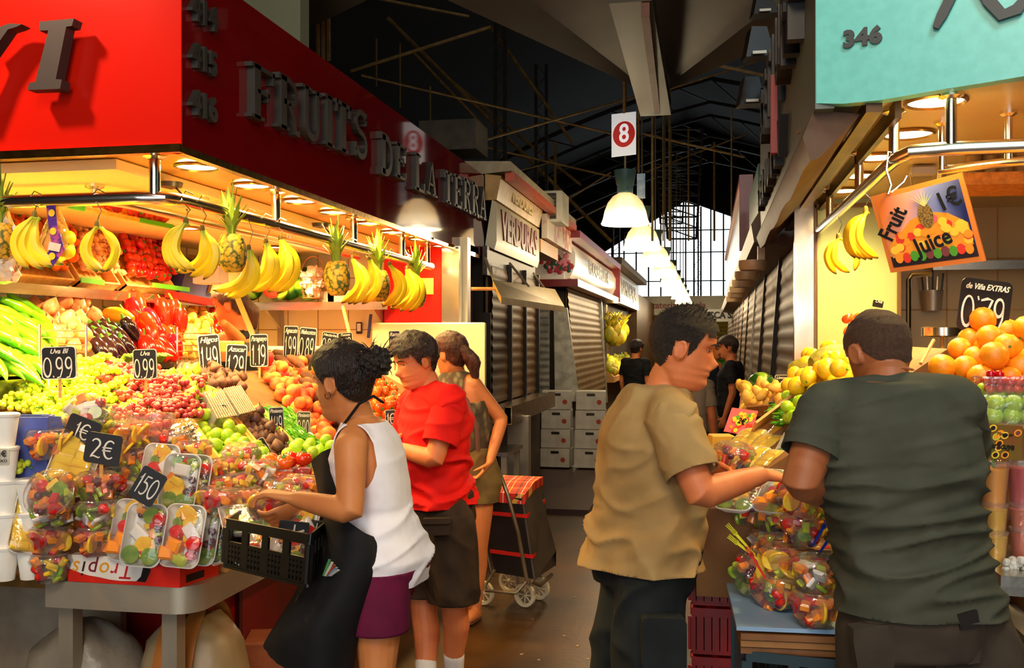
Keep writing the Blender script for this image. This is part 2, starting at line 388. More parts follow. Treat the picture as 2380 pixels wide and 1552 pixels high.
b=MB(); b.prism([(0,0),(0,.85),(-3.2,.85),(-3.2,0)],(XL-.001,YL0-.005,ZL),(1,-.02,0),(0,0,1),(0,.05,0)); part('front_fascia',b,REDF,st,smooth=False,label='bright red front fascia')
b=MB(); b.box((XL-.02,(YL0+YL1)/2,ZL-.012),(.035,YL1-YL0,.03)); b.box((XL-1.6,YL0+.0,ZL-.012),(3.2,.035,.03)); part('edge_trim',b,GOLD,st,smooth=False)
b=MB(); b.box((XL-.9,(YL0+.1+7.3)/2,ZL+.03),(1.76,3.93,.05)); part('ceiling_panel',b,CEIL,st,smooth=False)
b=MB(); b.box((-3.0,5.35,ZL-.02),(1.5,3.8,.04)); part('inner_ceiling',b,CEILW,st,smooth=False)
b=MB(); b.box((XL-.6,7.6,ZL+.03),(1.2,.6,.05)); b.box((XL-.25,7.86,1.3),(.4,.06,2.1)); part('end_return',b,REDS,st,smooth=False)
XB=-3.68; YE=7.28
b=MB(); b.box((XB-.05,5.0,1.2),(.1,4.7,2.4)); part('back_panel',b,TILE,st,smooth=False,label='cream tiled back wall')
b=MB()
for i in range(19): b.box((XB+.001,2.75+i*.25,1.2),(.004,.006,2.3))
for z in (.8,1.25,1.7,2.1): b.box((XB+.001,5.0,z),(.004,4.6,.006))
for i in range(7): b.box((-3.5+i*.25,YE-.001,1.2),(.006,.004,2.3))
for z in (.8,1.25,1.5,1.7,2.1): b.box((-2.75,YE-.001,z),(1.8,.004,.006))
part('tile_joint',b,GROUT,st,smooth=False)
b=MB(); b.box((-2.75,YE+.05,1.2),(1.9,.1,2.4)); part('end_panel',b,TILE,st,smooth=False,label='cream tiled end wall')
REDP=mat('red_panel','#e81408','#dd1207',rough=.25,scale=1)
pa=onY(893,560,7.2); pb=onY(1032,760,7.2)
b=MB(); b.box(((pa.x+pb.x)/2,7.22,1.9),(pb.x-pa.x,.05,.86)); part('red_panel',b,REDP,st,smooth=False,label='bright red panel on the end wall')
b=MB(); b.box((-1.9,7.2,1.25),(.13,.1,2.14)); part('corner_post',b,CHROME,st,smooth=False,label='polished steel corner post')
b=MB(); c=onY(992,665,7.17); b.box(c,(.1,.01,.12)); part('sticker',b,mat('yellow_paper','#f7d23c',rough=.6),st,smooth=False)
# lower body of the stall
DRED=mat('base_red','#9c0f0a','#8a0d09',rough=.4,scale=1)
b=MB(); b.box((-2.75,5.35,.36),(1.55,3.5,.72)); part('base_cabinet',b,DRED,st,smooth=False,label='red base under the counter')
for y in (3.9,4.6,5.4,6.2): b=MB(); b.box((-1.965,y,.36),(.02,.03,.7)); part('base_rib',b,mat('base_rib','#4c0a07',rough=.5),st,smooth=False)
# letters on the red stall
LET=mat('letter_grey','#2b2622','#24201d',rough=.55,scale=4)
LETS={ # slab strokes in unit box  (x 0-.6,y 0-1) : list of (points,width)
'F':[([(.16,0),(.16,1)],.19),([(.02,.95),(.6,.95)],.1),([(.16,.52),(.46,.52)],.09),([(.02,.04),(.34,.04)],.08),([(.58,.99),(.58,.76)],.07),([(.45,.64),(.45,.4)],.06)],
'R':[([(.16,0),(.16,1)],.19),([(.02,.96),(.3,.96)]+arc(.32,.74,.2,.2,80,-90,8)+[(.16,.53)],.13),([(.3,.52),(.44,.3),(.5,.04),(.62,.04)],.15),([(.02,.04),(.32,.04)],.08)],
'U':[([(.14,1),(.14,.3)]+arc(.31,.27,.17,.21,180,270,6)+[(.38,.06)],.18),([(.38,.06)]+arc(.34,.27,.15,.21,300,360,4)+[(.49,1)],.1),([(0,.96),(.3,.96)],.08),([(.38,.96),(.62,.96)],.08)],
'I':[([(.2,0),(.2,1)],.2),([(.02,.96),(.38,.96)],.08),([(.02,.04),(.38,.04)],.08)],
'T':[([(.3,0),(.3,1)],.19),([(.02,.95),(.58,.95)],.1),([(.05,.99),(.05,.74)],.07),([(.55,.99),(.55,.74)],.07),([(.14,.04),(.46,.04)],.08)],
'S':[(arc(.3,.74,.2,.21,20,270,10)+arc(.3,.29,.21,.24,90,-160,10),.15),([(.5,.98),(.5,.72)],.07),([(.08,.02),(.08,.3)],.07)],
'D':[([(.15,0),(.15,1)],.18),([(.02,.95),(.25,.95)]+arc(.25,.5,.26,.45,85,-85,10)+[(.02,.05)],.13)],
'E':[([(.16,0),(.16,1)],.19),([(.02,.95),(.56,.95)],.1),([(.16,.52),(.44,.52)],.09),([(.02,.05),(.56,.05)],.1),([(.55,.99),(.55,.76)],.07),([(.55,.01),(.55,.25)],.07),([(.43,.64),(.43,.4)],.06)],
'L':[([(.16,0),(.16,1)],.19),([(.02,.96),(.34,.96)],.08),([(.02,.05),(.56,.05)],.1),([(.55,.01),(.55,.28)],.07)],
'A':[([(.3,.98),(.08,.04)],.09),([(.3,.98),(.5,.04)],.2),([(.16,.32),(.44,.32)],.08),([(-.02,.04),(.2,.04)],.08),([(.36,.04),(.64,.04)],.08)]}
def slabword(word,px0,px1,ytop0,ybot0,ytop1,ybot1):
    """letters set on the side fascia between two pixel columns of the photograph"""
    P0=onX(px0,(ytop0+ybot0)/2,XL); P1=onX(px1,(ytop1+ybot1)/2,XL)
    h0=onX(px0,ytop0,XL).z-onX(px0,ybot0,XL).z; h1=onX(px1,ytop1,XL).z-onX(px1,ybot1,XL).z
    n=len(word); wl={'I':.42}
    tot=sum(wl.get(c,.7) for c in word); y=P0.y; L=P1.y-P0.y
    for c in word:
        wd=wl.get(c,.7)/tot*L; t=(y-P0.y)/L; h=h0+(h1-h0)*t; zc=P0.z+(P1.z-P0.z)*t
        b=MB(); sx=wd/(wl.get(c,.7))
        for pts,wid in LETS[c]: b.ribbon([(x*sx/h,yy) for x,yy in pts],wid*.8*sx/h if abs(pts[0][0]-pts[-1][0])<.12 else wid*.8,(XL,y,zc-h/2),V((0,h,0)),V((0,0,h)),(.035,0,0))
        part('letter',b,LET,st,smooth=False); y+=wd
slabword('FRUITS',566,848,140,270,262,376)
slabword('DE',872,938,308,400,345,420)
slabword('LA',952,1008,352,440,385,458)
slabword('TERRA',1022,1124,392,468,435,514)
for txt,y in (('414',35),('415',142),('416',250)):
    c=onX(465,y,XL); place_text(m:=text_mb(txt,.125,bold=.004,ext=.012),c+V((.012,0,0)),(0,1,0),(0,0,1)); part('stall_number',m,LET,st,smooth=False)
# big italic letters on the front
f0=YL0-.03
def frontpoly(pts,name='letter'):
    b=MB(); P=[onY(x,y,f0) for x,y in pts]; b.prism([(p.x,p.z) for p in P],(0,f0,0),(1,0,0),(0,0,1),(0,-.05,0)); part(name,b,LET,st,smooth=False)
frontpoly([(113,60),(192,53),(187,70),(174,72),(150,192),(164,193),(160,214),(85,217),(89,200),(103,198),(133,80),(112,81)])
frontpoly([(72,66),(60,72),(40,78),(0,135),(-40,240),(-60,235),(-20,160),(0,112),(-20,110),(0,92),(25,70),(45,64)])
# downlights in the red stall ceiling
GLOW=mat('lamp_glow','#fff6dc',emit=14,ecol='#ffe6a8')
RIM=mat('lamp_rim','#8a6a34','#6e5226',rough=.3,metal=.8)
def downlight(p,r,label,group,power,z):
    t=thing('recessed_downlight',label,'ceiling lamp',(p.x,p.y,z),group=group)
    b=MB(); b.lathe([(r,0),(r*1.16,0),(r*1.18,-.008),(r*1.08,-.014),(r,-.006)],28,c=(p.x,p.y,z)); part('rim',b,RIM,t)
    b=MB(); b.disc((p.x,p.y,z-.006),r,(0,0,-1),28); part('diffuser',b,GLOW,t,smooth=False)
    light('SPOT',(p.x,p.y,z-.03),power,WARM,.07,to=(p.x,p.y,0),spot=150,blend=.8,name='downlight_beam')
for ki,(x,y,r) in enumerate([(458,384,.07),(585,428,.07),(697,464,.07),(778,490,.07),(860,516,.07),(915,537,.07),(978,553,.07),(1030,569,.07)]):
    downlight(onZ(x,y,ZL),.078,ORD[ki]+' round recessed lamp of the row in the orange ceiling of the red stall',None,62,ZL)
for ki,(x,y) in enumerate([(-3.2,3.6),(-2.7,4.1),(-3.0,5.3),(-3.0,6.5)]):
    downlight(V((x,y,0)),.07,ORD[ki]+' round recessed lamp in the inner cream ceiling of the red stall',None,170,ZL-.04)
# cameras / smoke detectors
for x,y in ((397,424),(745,519)):
    c=onZ(x,y,ZL-.04); b=MB(); b.lathe([(0,0),(.05,0),(.045,-.02),(.0,-.03)],14,c=c); b.tube([c+V((.02,0,-.02)),c+V((.06,0,-.06)),c+V((.07,.01,-.12))],.004,n=5)
    solo('ceiling_fitting',b,mat('dark_fitting','#2e2016',rough=.4),('small black fitting under the orange ceiling, nearer the corner','small black fitting under the orange ceiling, by the second pineapple')[x>500],'fitting')
# chrome hanging rails
def rail(name,pts,r,posts,label,sub='post'):
    t=thing(name,label,'rail',pts[0])
    b=MB(); b.tube(pts,r,n=14); part('bar',b,CHROME,t)
    for p,z in posts: b=MB(); b.tube([p,(p.x,p.y,z)],r*.82,n=12); b.lathe([(r*1.8,0),(r*1.8,-.012),(r,-.02)],14,c=(p.x,p.y,z)); part(sub,b,CHROME,t)
XR=-1.99; ZR=2.155; YR=3.37
rail('hanging_rail',[V((-3.6,YR,ZR)),V((XR-.12,YR,ZR)),V((XR-.03,YR+.03,ZR)),V((XR,YR+.12,ZR)),V((XR,6.95,ZR))],.026,[(V((XR-.06,YR+.02,ZR)),ZL)]+[(V((XR,y,ZR)),ZL) for y in (4.32,5.35,6.25,6.85)],'outer polished steel rail hung under the red fascia, carrying bananas and pineapples')
rail('hanging_rail',[V((-3.7,3.75,ZR+.06)),V((-2.62,3.75,ZR+.06)),V((-2.53,3.78,ZR+.06)),V((-2.5,3.88,ZR+.06)),V((-2.5,6.8,ZR+.06))],.022,[(V((-2.56,3.77,ZR+.06)),ZL-.04),(V((-2.5,5.6,ZR+.06)),ZL-.04)],'inner polished steel rail behind the outer one in the red stall')
# counters
tb=thing('steel_counter','steel counter with rounded corner carrying the red fruit display','counter',(-1.7,3,0))
def rim_strip(path,z0,z1,th,m,name,par):
    b=MB(); k=len(path); 
    rings=[]
    for i,p in enumerate(path):
        d=V(path[min(i+1,k-1)])-V(path[max(i-1,0)]); d.normalize(); n=V((-d.y,d.x)); p=V(p); q=p+n*th
        rings.append([V((p.x,p.y,z0)),V((p.x,p.y,z1)),V((q.x,q.y,z1)),V((q.x,q.y,z0))])
    b.loft(rings); part(name,b,m,par)
cor=[(-1.66+.0-.09+.09*math.sin(a),3.07-.09*math.cos(a)) for a in [R(x) for x in range(0,91,15)]]
rim_strip([(-2.21,2.98)]+cor+[(-1.66,7.0)],.715,.805,.04,BRUSHED,'rim',tb)
b=MB(); b.prism([(-2.21,3.0),(-1.75,3.0),(-1.68,3.07),(-1.68,7.0),(-3.3,7.0),(-3.3,3.3),(-2.21,3.3)],(0,0,.77),(1,0,0),(0,1,0),(0,0,.03)); part('top',b,BRUSHED,tb,smooth=False)
for x,y in ((-2.17,3.06),(-1.78,3.06),(-1.72,4.4),(-1.72,6.2)):
    b=MB(); b.box((x,y,.36),(.055,.055,.72)); part('leg',b,BRUSHED,tb,smooth=False)
tb2=thing('side_counter','low brown steel shelf left of the rimmed counter, under the white cups','counter',(-2.9,3.1,0))
b=MB(); b.box((-2.85,3.28,.79),(1.28,.55,.04)); part('top',b,mat('warm_shelf','#a9824a','#8f6c3a',rough=.3,metal=.7),tb2,smooth=False)
b=MB(); b.box((-2.8,3.5,.38),(1.1,.04,.72)); part('back_board',b,mat('grey_board','#8a7f70','#776c5e',rough=.6),tb2,smooth=False)
b=MB(); b.box((-2.85,3.3,.18),(1.2,.5,.03)); part('lower_shelf',b,BRUSHED,tb2,smooth=False)
for x in (-2.7,-3.3): b=MB(); b.box((x,3.1,.38),(.05,.05,.76)); part('leg',b,BRUSHED,tb2,smooth=False)
# ---- shelves on the back and end wall
sh=thing('wall_shelf','long polished steel shelf on the back wall of the red stall, under the tomato crates','shelf',(-3.5,5,1.85))
b=MB(); b.box((-3.5,4.9,1.885),(.34,4.4,.02)); b.box((-3.34,4.9,1.875),(.012,4.4,.055)); part('board',b,STEEL,sh,smooth=False)
for y in (4.7,5.75,6.7):
    b=MB(); b.box((-3.64,y,1.6),(.03,.04,.55)); b.prism([(0,0),(.3,0),(0,-.16)],(-3.64,y-.01,1.865),(1,0,0),(0,0,1),(0,.02,0)); part('bracket',b,BRUSHED,sh,smooth=False)
sh=thing('wall_shelf','short steel shelf on the end wall of the red stall, under the watermelons','shelf',(-2.9,7.1,1.85))
b=MB(); b.box((-2.88,7.08,1.885),(1.15,.36,.02)); b.box((-2.88,6.9,1.872),(1.15,.012,.06)); part('board',b,STEEL,sh,smooth=False)
for x in (-3.3,-2.45):
    b=MB(); b.box((x,7.25,1.6),(.04,.03,.55)); b.prism([(0,0),(-.3,0),(0,-.16)],(x-.01,7.25,1.865),(0,1,0),(0,0,1),(.02,0,0)); part('bracket',b,BRUSHED,sh,smooth=False)
# white end screen
b=MB(); q0=onY(866,750,7.05); q1=onY(1127,750,7.05); b.box(((q0.x+q1.x)/2,7.07,(q0.z+.85)/2),(q1.x-q0.x,.05,q0.z-.85),bev=.01)
solo('end_screen',b,mat('cream_board','#efe0b2','#e6d5a2',rough=.4,scale=2),'plain cream screen standing at the far end of the red stall display','screen',smooth=False)
# ================================================================ STALLS BEYOND, LEFT
SHUT=mat('brown_shutter','#6b4b22','#593d1a',rough=.55,metal=.15,scale=3)
SHD=mat('dark_stile','#1d140c','#2a1d10',rough=.5,metal=.3)
def shutter(o,u,L,z0,z1,m,par,pitch=.085,amp=.0055,out=None,name='shutter',lean=0):
    """corrugated roll shutter: o start point, u direction, L length"""
    u=V(u).normalized(); n=out; b=MB(); k=int((z1-z0)/pitch); rings=[]
    for i in range(k*4+1):
        z=z0+(z1-z0)*i/(k*4); ph=(i%4)/4; off=amp*(math.sin(ph*2*PI)) ; off+=lean*(z1-z)/(z1-z0)
        p=V((o[0],o[1],z))+n*off; rings.append([p,p+u*L])
    vs=[q for r in rings for q in r]; b.add(vs,[(2*i,2*i+1,2*i+3,2*i+2) for i in range(len(rings)-1)])
    # backing so the shutter has a thickness
    b.box(V((o[0],o[1],(z0+z1)/2))+u*L/2-n*.05+n*lean*.2,(max(.02,abs(u.x)*L),max(.02,abs(u.y)*L),z1-z0))
    return part(name,b,m,par,smooth=True)
XO=V((1,0,0))
vs=thing('market_stall','closed vegetable stall with brown shutters, behind the red stall','stall',(-1.75,8,0))
b=MB(); b.box((-3.02,9.35,1.5),(2.28,2.4,3.0)); part('body',b,mat('stall_body','#2a2018','#1f1812',rough=.8),vs,smooth=False)
b=MB(); b.box((-1.98,8.13,.9),(.35,.04,1.9)); part('end_board',b,SHD,vs,smooth=False)
for k,(y0,y1) in enumerate(((8.16,8.82),(8.85,9.55),(9.58,10.28))):
    shutter((-1.8,y0),(0,1,0),y1-y0,1.08,2.25,SHUT,vs,out=XO)
    b=MB(); b.box((-1.79,y1+.015,1.68),(.05,.035,1.25)); part('stile',b,SHD,vs,smooth=False)
b=MB(); b.box((-1.83,9.15,2.28),(.04,2.3,.24)); part('header',b,mat('perforated_header','#4a3a22','#2a1f12',rough=.5,scale=60,kind='voronoi'),vs,smooth=False)
# curved sign box
VSG=mat('verduras_sign','#cbbf9e','#b8aa84',rough=.25,scale=1)
b=MB(); pr=[(-1.80,2.42),(-1.72,2.38),(-1.70,2.45),(-1.70,2.78),(-1.74,2.80)]
b.prism([(x+1.8,z) for x,z in pr],(-1.86,8.14,0),(1,0,0),(0,0,1),(0,2.12,0)); part('sign_board',b,VSG,vs,smooth=False)
b=MB(); b.prism([(0,2.8),(.1,2.8),(.14,3.0),(.0,3.02)],(-1.86,8.14,0),(1,0,0),(0,0,1),(0,2.12,0)); part('upper_board',b,mat('amber_board','#b58b48','#9c7437',rough=.4),vs,smooth=False)
b=MB(); b.prism([(-.3,3.0),(.22,3.04),(.22,3.12),(-.3,3.14)],(-1.86,8.14,0),(1,0,0),(0,0,1),(0,4.15,0)); part('cornice',b,mat('pale_cornice','#a49678','#8a7c5f',rough=.6),vs,smooth=False)
b=MB(); b.prism([(.1,2.97),(.18,2.97),(.18,3.04),(.1,3.04)],(-1.8,8.2,0),(1,0,0),(0,0,1),(0,4.0,0)); part('red_band',b,mat('orange_band','#c4502a','#b04422',rough=.4),vs,smooth=False)
m=text_mb('VERDURAS',.34,bold=.012,ext=.006); place_text(m,(-1.755,9.2,2.6),(0,1,0),(0,0,1),sx=1.05,sy=1); part('lettering',m,mat('sign_maroon','#6d1f12',rough=.4),vs,smooth=False)
m=text_mb('VERDURES',.16,bold=.006,ext=.005); place_text(m,(-1.735,9.2,2.91),(0,1,0),(0,0,1),sx=1.4); part('lettering',m,mat('sign_cream','#d6c08a',rough=.4),vs,smooth=False)
b=MB(); b.box((-1.72,11.3,2.83),(.06,1.9,.26)); part('flower_board',b,mat('flower_board','#c9b7a0','#b05a4a',rough=.4,scale=6,lo=.5,hi=.6),vs,smooth=False)
b=MB(); b.box((-2.05,10.9,2.62),(.6,1.2,.14)); part('amber_box',b,mat('amber_box','#c8862c',rough=.5),vs,smooth=False)
b=MB(); b.box((-2.6,11.9,2.95),(1.2,.1,.2)); part('back_beam',b,SHD,vs,smooth=False)
b=MB(); b.bar((-1.62,7.95,1.0),(-1.62,10.25,1.0),.06,.15); b.box((-1.8,9.1,1.0),(.4,2.3,.13)); part('ledge',b,mat('ledge_foil','#b3a184','#8d6f4c',rough=.25,metal=.8,scale=12,bump=.3),vs,smooth=False)
b=MB(); b.box((-1.9,9.2,.45),(.3,2.1,.9)); part('lower_panel',b,mat('dark_panel','#3a2616','#2c1c10',rough=.6),vs,smooth=False)
b=MB(); b.bar((-1.66,8.6,.95),(-1.66,8.6,0),.2,.12); part('support',b,BRUSHED,vs,smooth=False)
# swing-out flap with stays
fl=thing('awning_flap','tan folding flap propped out in front of the brown shutters','awning',(-1.5,9,2.1))
b=MB(); A=[W(1145,650,7.3),W(1165,690,7.0),W(1312,712,9.0),W(1290,672,9.3)]
n4=V((0,0,-.05)); b.add(A+[p+n4 for p in A],[(0,1,2,3),(7,6,5,4),(0,4,5,1),(1,5,6,2),(2,6,7,3),(3,7,4,0)]); part('panel',b,mat('tan_flap','#a58a4c','#94793d',rough=.4,metal=.3),fl,smooth=False)
for p,q in (((1128,600),(1150,655)),((1185,612),(1228,665)),((1240,635),(1280,690))):
    b=MB(); b.tube([onX(*p,-1.72),W(q[0],q[1],7.4+(q[0]-1150)/90)],.012,n=6); part('stay',b,BRUSHED,fl)
b=MB(); b.tube([W(1095,671,7.2),W(1158,671,7.2)],.014,n=6); part('handle_bar',b,WOOD,fl)
# air conditioner on the roof
ac=thing('air_conditioner','pale air conditioner standing on the roof behind the vegetable stall','air conditioner',W(1275,490,10.9))
c=W(1277,486,10.9)+V((0,0,0)); b=MB(); b.box(c,(.36,.5,.34),bev=.01); part('casing',b,mat('ac_casing','#c9c4ad','#b5b09a',rough=.5),ac,smooth=False)
b=MB(); 
for i in range(7): b.box(c+V((-.02,-.255,-.12+i*.04)),(.26,.01,.012))
part('grille',b,SHD,ac,smooth=False)
b=MB(); b.box(c+V((-.02,-.252,0)),(.27,.004,.28)); part('fan_guard',b,mat('ac_dark','#4a4a3c',rough=.7),ac,smooth=False)
b=MB(); b.box((-2.3,10.9,3.1),(1.0,1.2,.02)); b.v=[p for p in b.v]; solo('roof_board',b,SHD,'dark board roof carrying the air conditioner','roof board',smooth=False)
# sign tray and blue cap over the red stall
b=MB(); c=W(1055,325,9.5); b.box(c,(.55,.5,.28)); solo('roof_box',b,mat('drab_box','#4d4435','#3c3429',rough=.7),'drab box standing above the end of the red fascia','box',smooth=False)
b=MB(); b.ell(W(1000,300,7.0)+V((-.25,0,-.02)),(.1,.1,.06)); solo('blue_bundle',b,mat('blue_cloth','#1d3f78',rough=.7),'rounded blue bundle peeping over the top edge of the red fascia','bundle')
# steel side table
t2=thing('steel_table','narrow steel side table beside the tartan shopping trolley','table',(-1.75,8.2,0))
b=MB(); b.box((-1.78,7.75,.74),(.52,.6,.03)); part('top',b,STEEL,t2,smooth=False)
for x in (-2.0,-1.56):
    for y in (7.5,8.0): b=MB(); b.box((x,y,.365),(.045,.045,.73)); part('leg',b,BRUSHED,t2,smooth=False)
# rose stall
rs=thing('market_stall','cream and red stall with a painted spray of roses on its end','stall',(-1.75,12.4,0))
MAR=mat('maroon_trim','#8e1c14','#7c1811',rough=.35); CRM=mat('cream_enamel','#efe8dc','#e6dfd2',rough=.25)
b=MB(); b.box((-3.2,15,1.3),(2.8,5.0,2.6)); part('body',b,mat('stall_body2','#20160f','#2b1d13',rough=.8),rs,smooth=False)
pr=[(0,2.36),(.1,2.40),(.17,2.55),(.17,2.72),(.1,2.85),(0,2.88)]
b=MB(); b.prism(pr,(-1.83,12.35,0),(1,0,0),(0,0,1),(0,5.5,0)); b.box((-2.35,12.4,2.62),(1.1,.12,.5)); part('sign_board',b,CRM,rs,smooth=True)
b=MB(); b.box((-2.1,15.0,2.93),(1.05,5.7,.09)); b.box((-2.1,15.0,2.33),(1.0,5.7,.09)); b.prism([(0,2.3),(.25,2.3),(.25,2.95),(.0,2.95)],(-1.83,17.8,0),(1,0,0),(0,0,1),(0,.08,0)); part('trim_band',b,MAR,rs,smooth=False)
FL=[mat('rose_pink','#d9808a',rough=.5),mat('rose_red','#a01f2c',rough=.5),mat('leaf_dark','#1e4a34',rough=.5)]
b=MB(); random.seed(3)
for i in range(60):
    px=1292+random.gauss(0,14); py=614+random.gauss(0,9); c=onY(px,py,12.33); b.cur=random.choice((0,0,1,1,2,2)); k=random.uniform(.022,.045); b.ell(c,(k,.0025,k),nu=10,nv=6)
b.cur=0; part('rose_painting',b,FL,rs,label='painted pink and red roses with dark leaves')
m=text_mb('FLORS FRUITA',.26,bold=.006,ext=.004); place_text(m,(-1.655,15.1,2.63),(0,1,0),(0,0,1),sx=1.6); part('lettering',m,mat('silver_letter','#8d8676',rough=.3,metal=.5),rs,smooth=False)
GALV=mat('galvanised','#8f8a7a','#b4ae9c',rough=.4,metal=.6,scale=9)
shutter((-2.2,12.38),(1,0,0),.2,.85,2.25,GALV,rs,out=V((0,-1,0)))
b=MB(); P=[onY(1287,715,12.3),onY(1318,715,12.3),onY(1347,932,12.1),onY(1290,936,12.1)]; b.add(P+[p+V((0,.05,0)) for p in P],[(3,2,1,0),(4,5,6,7),(0,1,5,4),(1,2,6,5),(2,3,7,6),(3,0,4,7)]); part('galvanised_sheet',b,GALV,rs,smooth=False)
shutter((-1.78,12.5),(0,1,0),3.6,.85,2.28,mat('gold_shutter','#8a6a34','#76592a',rough=.5,metal=.1),rs,out=XO,lean=.12)
b=MB(); b.bar((-1.66,16.15,.6),(-1.76,16.15,2.3),.05,.08); part('stile',b,GALV,rs,smooth=False)
b=MB(); b.box((-2.0,14,.3),(.5,3.6,.6)); b.box((-1.85,10.9,.02),(1.5,3.6,.06)); part('plinth',b,mat('dark_red_plinth','#3d130c','#2c0e09',rough=.35),rs,smooth=False)
BX=mat('white_carton','#d8d2c2','#c4bca8',rough=.6)
cb=MB(); cb.box((0,0,.12),(.36,.3,.23),bev=.006); cr=bpy.data.objects.new('produce_carton',cb.mesh('produce_carton',BX,False)); COL.objects.link(cr)
hb=MB(); hb.box((0,-.152,.19),(.1,.006,.03)); part('hand_hole',hb,SHD,cr,world=False,smooth=False)
hb=MB(); hb.disc((.1,-.153,.1),.03,(0,-1,0),12); part('round_mark',hb,mat('mark_red','#b33a22',rough=.6),cr,world=False,smooth=False)
PC=Proto(cr)
for x,wd in ((-1.5,0),(-1.08,0)):
    for z in range(4): PC.put((x-.35,12.0+.1,.06+z*.235),(0,0,.05*z-.05),label='white produce carton below the roses stall, %s of the %s stack'%(('lowest','second','third','topmost')[z],'left' if x<-1.3 else 'right'),cat='carton')
# far open fruit stall on the left
fs=thing('market_stall','distant lit fruit stall hung with yellow fruit, past the roses stall','stall',(-1.75,18,0))
b=MB(); b.box((-3.2,21.4,1.3),(2.4,6.8,2.6)); part('body',b,mat('stall_body3','#4a3418','#3a2812',rough=.7),fs,smooth=False)
b=MB(); b.box((-1.8,21.4,2.66),(.12,6.8,.62)); part('sign_board',b,mat('silver_sign','#a79f8c','#8d8471',rough=.3,metal=.3),fs,smooth=False)
b=MB(); b.box((-1.9,21.4,3.05),(.7,7.2,.12)); part('cornice',b,mat('brown_cornice','#5c4630','#4a3826',rough=.6),fs,smooth=False)
m=text_mb('AVIRAM I CAÇA',.42,bold=.012,ext=.004); place_text(m,(-1.735,21.2,2.68),(0,1,0),(0,0,1),sx=1.7); part('lettering',m,mat('letter_pale','#6b6252',rough=.4),fs,smooth=False)
b=MB(); b.prism([(0,.85),(.75,.85),(.75,.95),(0,1.55)],(-2.45,17.9,0),(1,0,0),(0,0,1),(0,6.5,0)); part('display_slope',b,WOOD,fs,smooth=False)
light('AREA',(-1.9,19.5,2.3),70,WARM2,.4,to=(-2.1,19.5,1),sy=3,name='far_stall_lamp')
light('POINT',(-1.72,18.6,2.15),6,WARM2,.05,name='far_bulb')
fb=one('distant_fruit',(lambda b:(b.ell((0,0,0),(.08,.08,.07),nu=8,nv=5),b)[1])(MB()),mat('far_fruit','#e8c81e','#b8d024',rough=.5,rand=.35,scale=3))
random.seed(5)
for i in range(110):
    y=18+random.random()*6; s=random.random(); fb.put((-2.4+.72*s,y,1.58-.58*s),(0,0,i),1,'small bright fruit on the distant lit stall','fruit','distant display fruit')
pf=MB(); pf.ell((0,0,-.12),(.09,.09,.13),nu=9,nv=6)
for i in range(9): a=i*.7; pf.tube([(0,0,0),(math.cos(a)*.05,math.sin(a)*.05,.1),(math.cos(a)*.12,math.sin(a)*.12,.17)],[.02,.015,.002],n=4)
pf=one('hanging_pineapple',pf,mat('far_pine','#e6c628','#a8a81e',rough=.5,scale=12,rand=.2))
for i in range(12): pf.put((-1.72-.1*(i%2),17.2+i*.32,1.86+.1*math.sin(i*2)),(0,0,i),1.15,'yellow pineapple hanging at the distant lit stall','pineapple','distant hanging pineapples')
# closed stalls farther left and the far end of the aisle
b=MB(); b.box((-2.9,29,1.4),(2.2,8,2.8)); solo('closed_stall',b,SHUT,'dark closed stall block far down the left side of the aisle','stall',smooth=False)
es=thing('market_stall','far fish stall with a long cream sign closing the end of the aisle','stall',(-.5,33,0))
b=MB(); b.box((-1,33.5,1.5),(8,1,3.0)); part('body',b,mat('end_body','#5a4722','#43341a',rough=.6,scale=2),es,smooth=False)
b=MB(); b.box((-1.2,32.9,2.75),(7,.15,.62)); part('sign_board',b,FARSIGN,es,smooth=False)
m=text_mb('Peixateria Rafaela',.3,bold=.006,ext=.01); place_text(m,(-1.2,32.8,2.75),(1,0,0),(0,0,1)); part('lettering',m,mat('sign_brown','#8a3c30',rough=.5),es,smooth=False)
shutter((-4,32.9),(1,0,0),7,.8,2.4,mat('olive_shutter','#7d6a2a','#6b5a22',rough=.5),es,out=V((0,-1,0)),pitch=.12,amp=.03)
ps=thing('hanging_sign','white box sign with black capitals hanging at the far end of the aisle','sign',W(1672,733,24))
b=MB(); c=W(1672,733,24); b.box(c,(.9,.12,.3)); part('box',b,mat('sign_white','#d5d6cf',rough=.4),ps,smooth=False)
m=text_mb('PESCA SALADA',.22,bold=.008,ext=.006); place_text(m,c+V((.25,-.07,0)),(1,0,0),(0,0,1),sx=.9); part('lettering',m,BLK,ps,smooth=False)
# ================================================================ AISLE LAMPS
HOUS=mat('lamp_housing','#2e5254','#284a4c',rough=.5)
DOME=bpy.data.materials.new('ribbed_dome'); DOME.use_nodes=True
def _dome():
    nt=DOME.node_tree; N=nt.nodes; L=nt.links; p=N['Principled BSDF']; p.inputs['Base Color'].default_value=lin('#d9c9a8'); p.inputs['Roughness'].default_value=.2
    p.inputs['Transmission Weight'].default_value=.2
    tc=N.new('ShaderNodeTexCoord'); g=N.new('ShaderNodeSeparateXYZ'); L.new(tc.outputs['Generated'],g.inputs[0])
    cr=N.new('ShaderNodeValToRGB'); e=cr.color_ramp.elements; e[0].position=0; e[0].color=(1,.93,.75,1); e[1].position=.9; e[1].color=(.10,.075,.045,1)
    k=cr.color_ramp.elements.new(.32); k.color=(.8,.68,.46,1); k=cr.color_ramp.elements.new(.55); k.color=(.26,.19,.11,1)
    L.new(g.outputs['Z'],cr.inputs[0]); L.new(cr.outputs[0],p.inputs['Emission Color']); p.inputs['Emission Strength'].default_value=1.15
_dome()
BULB=mat('bulb','#ffffff',emit=3,ecol='#fff3d0')
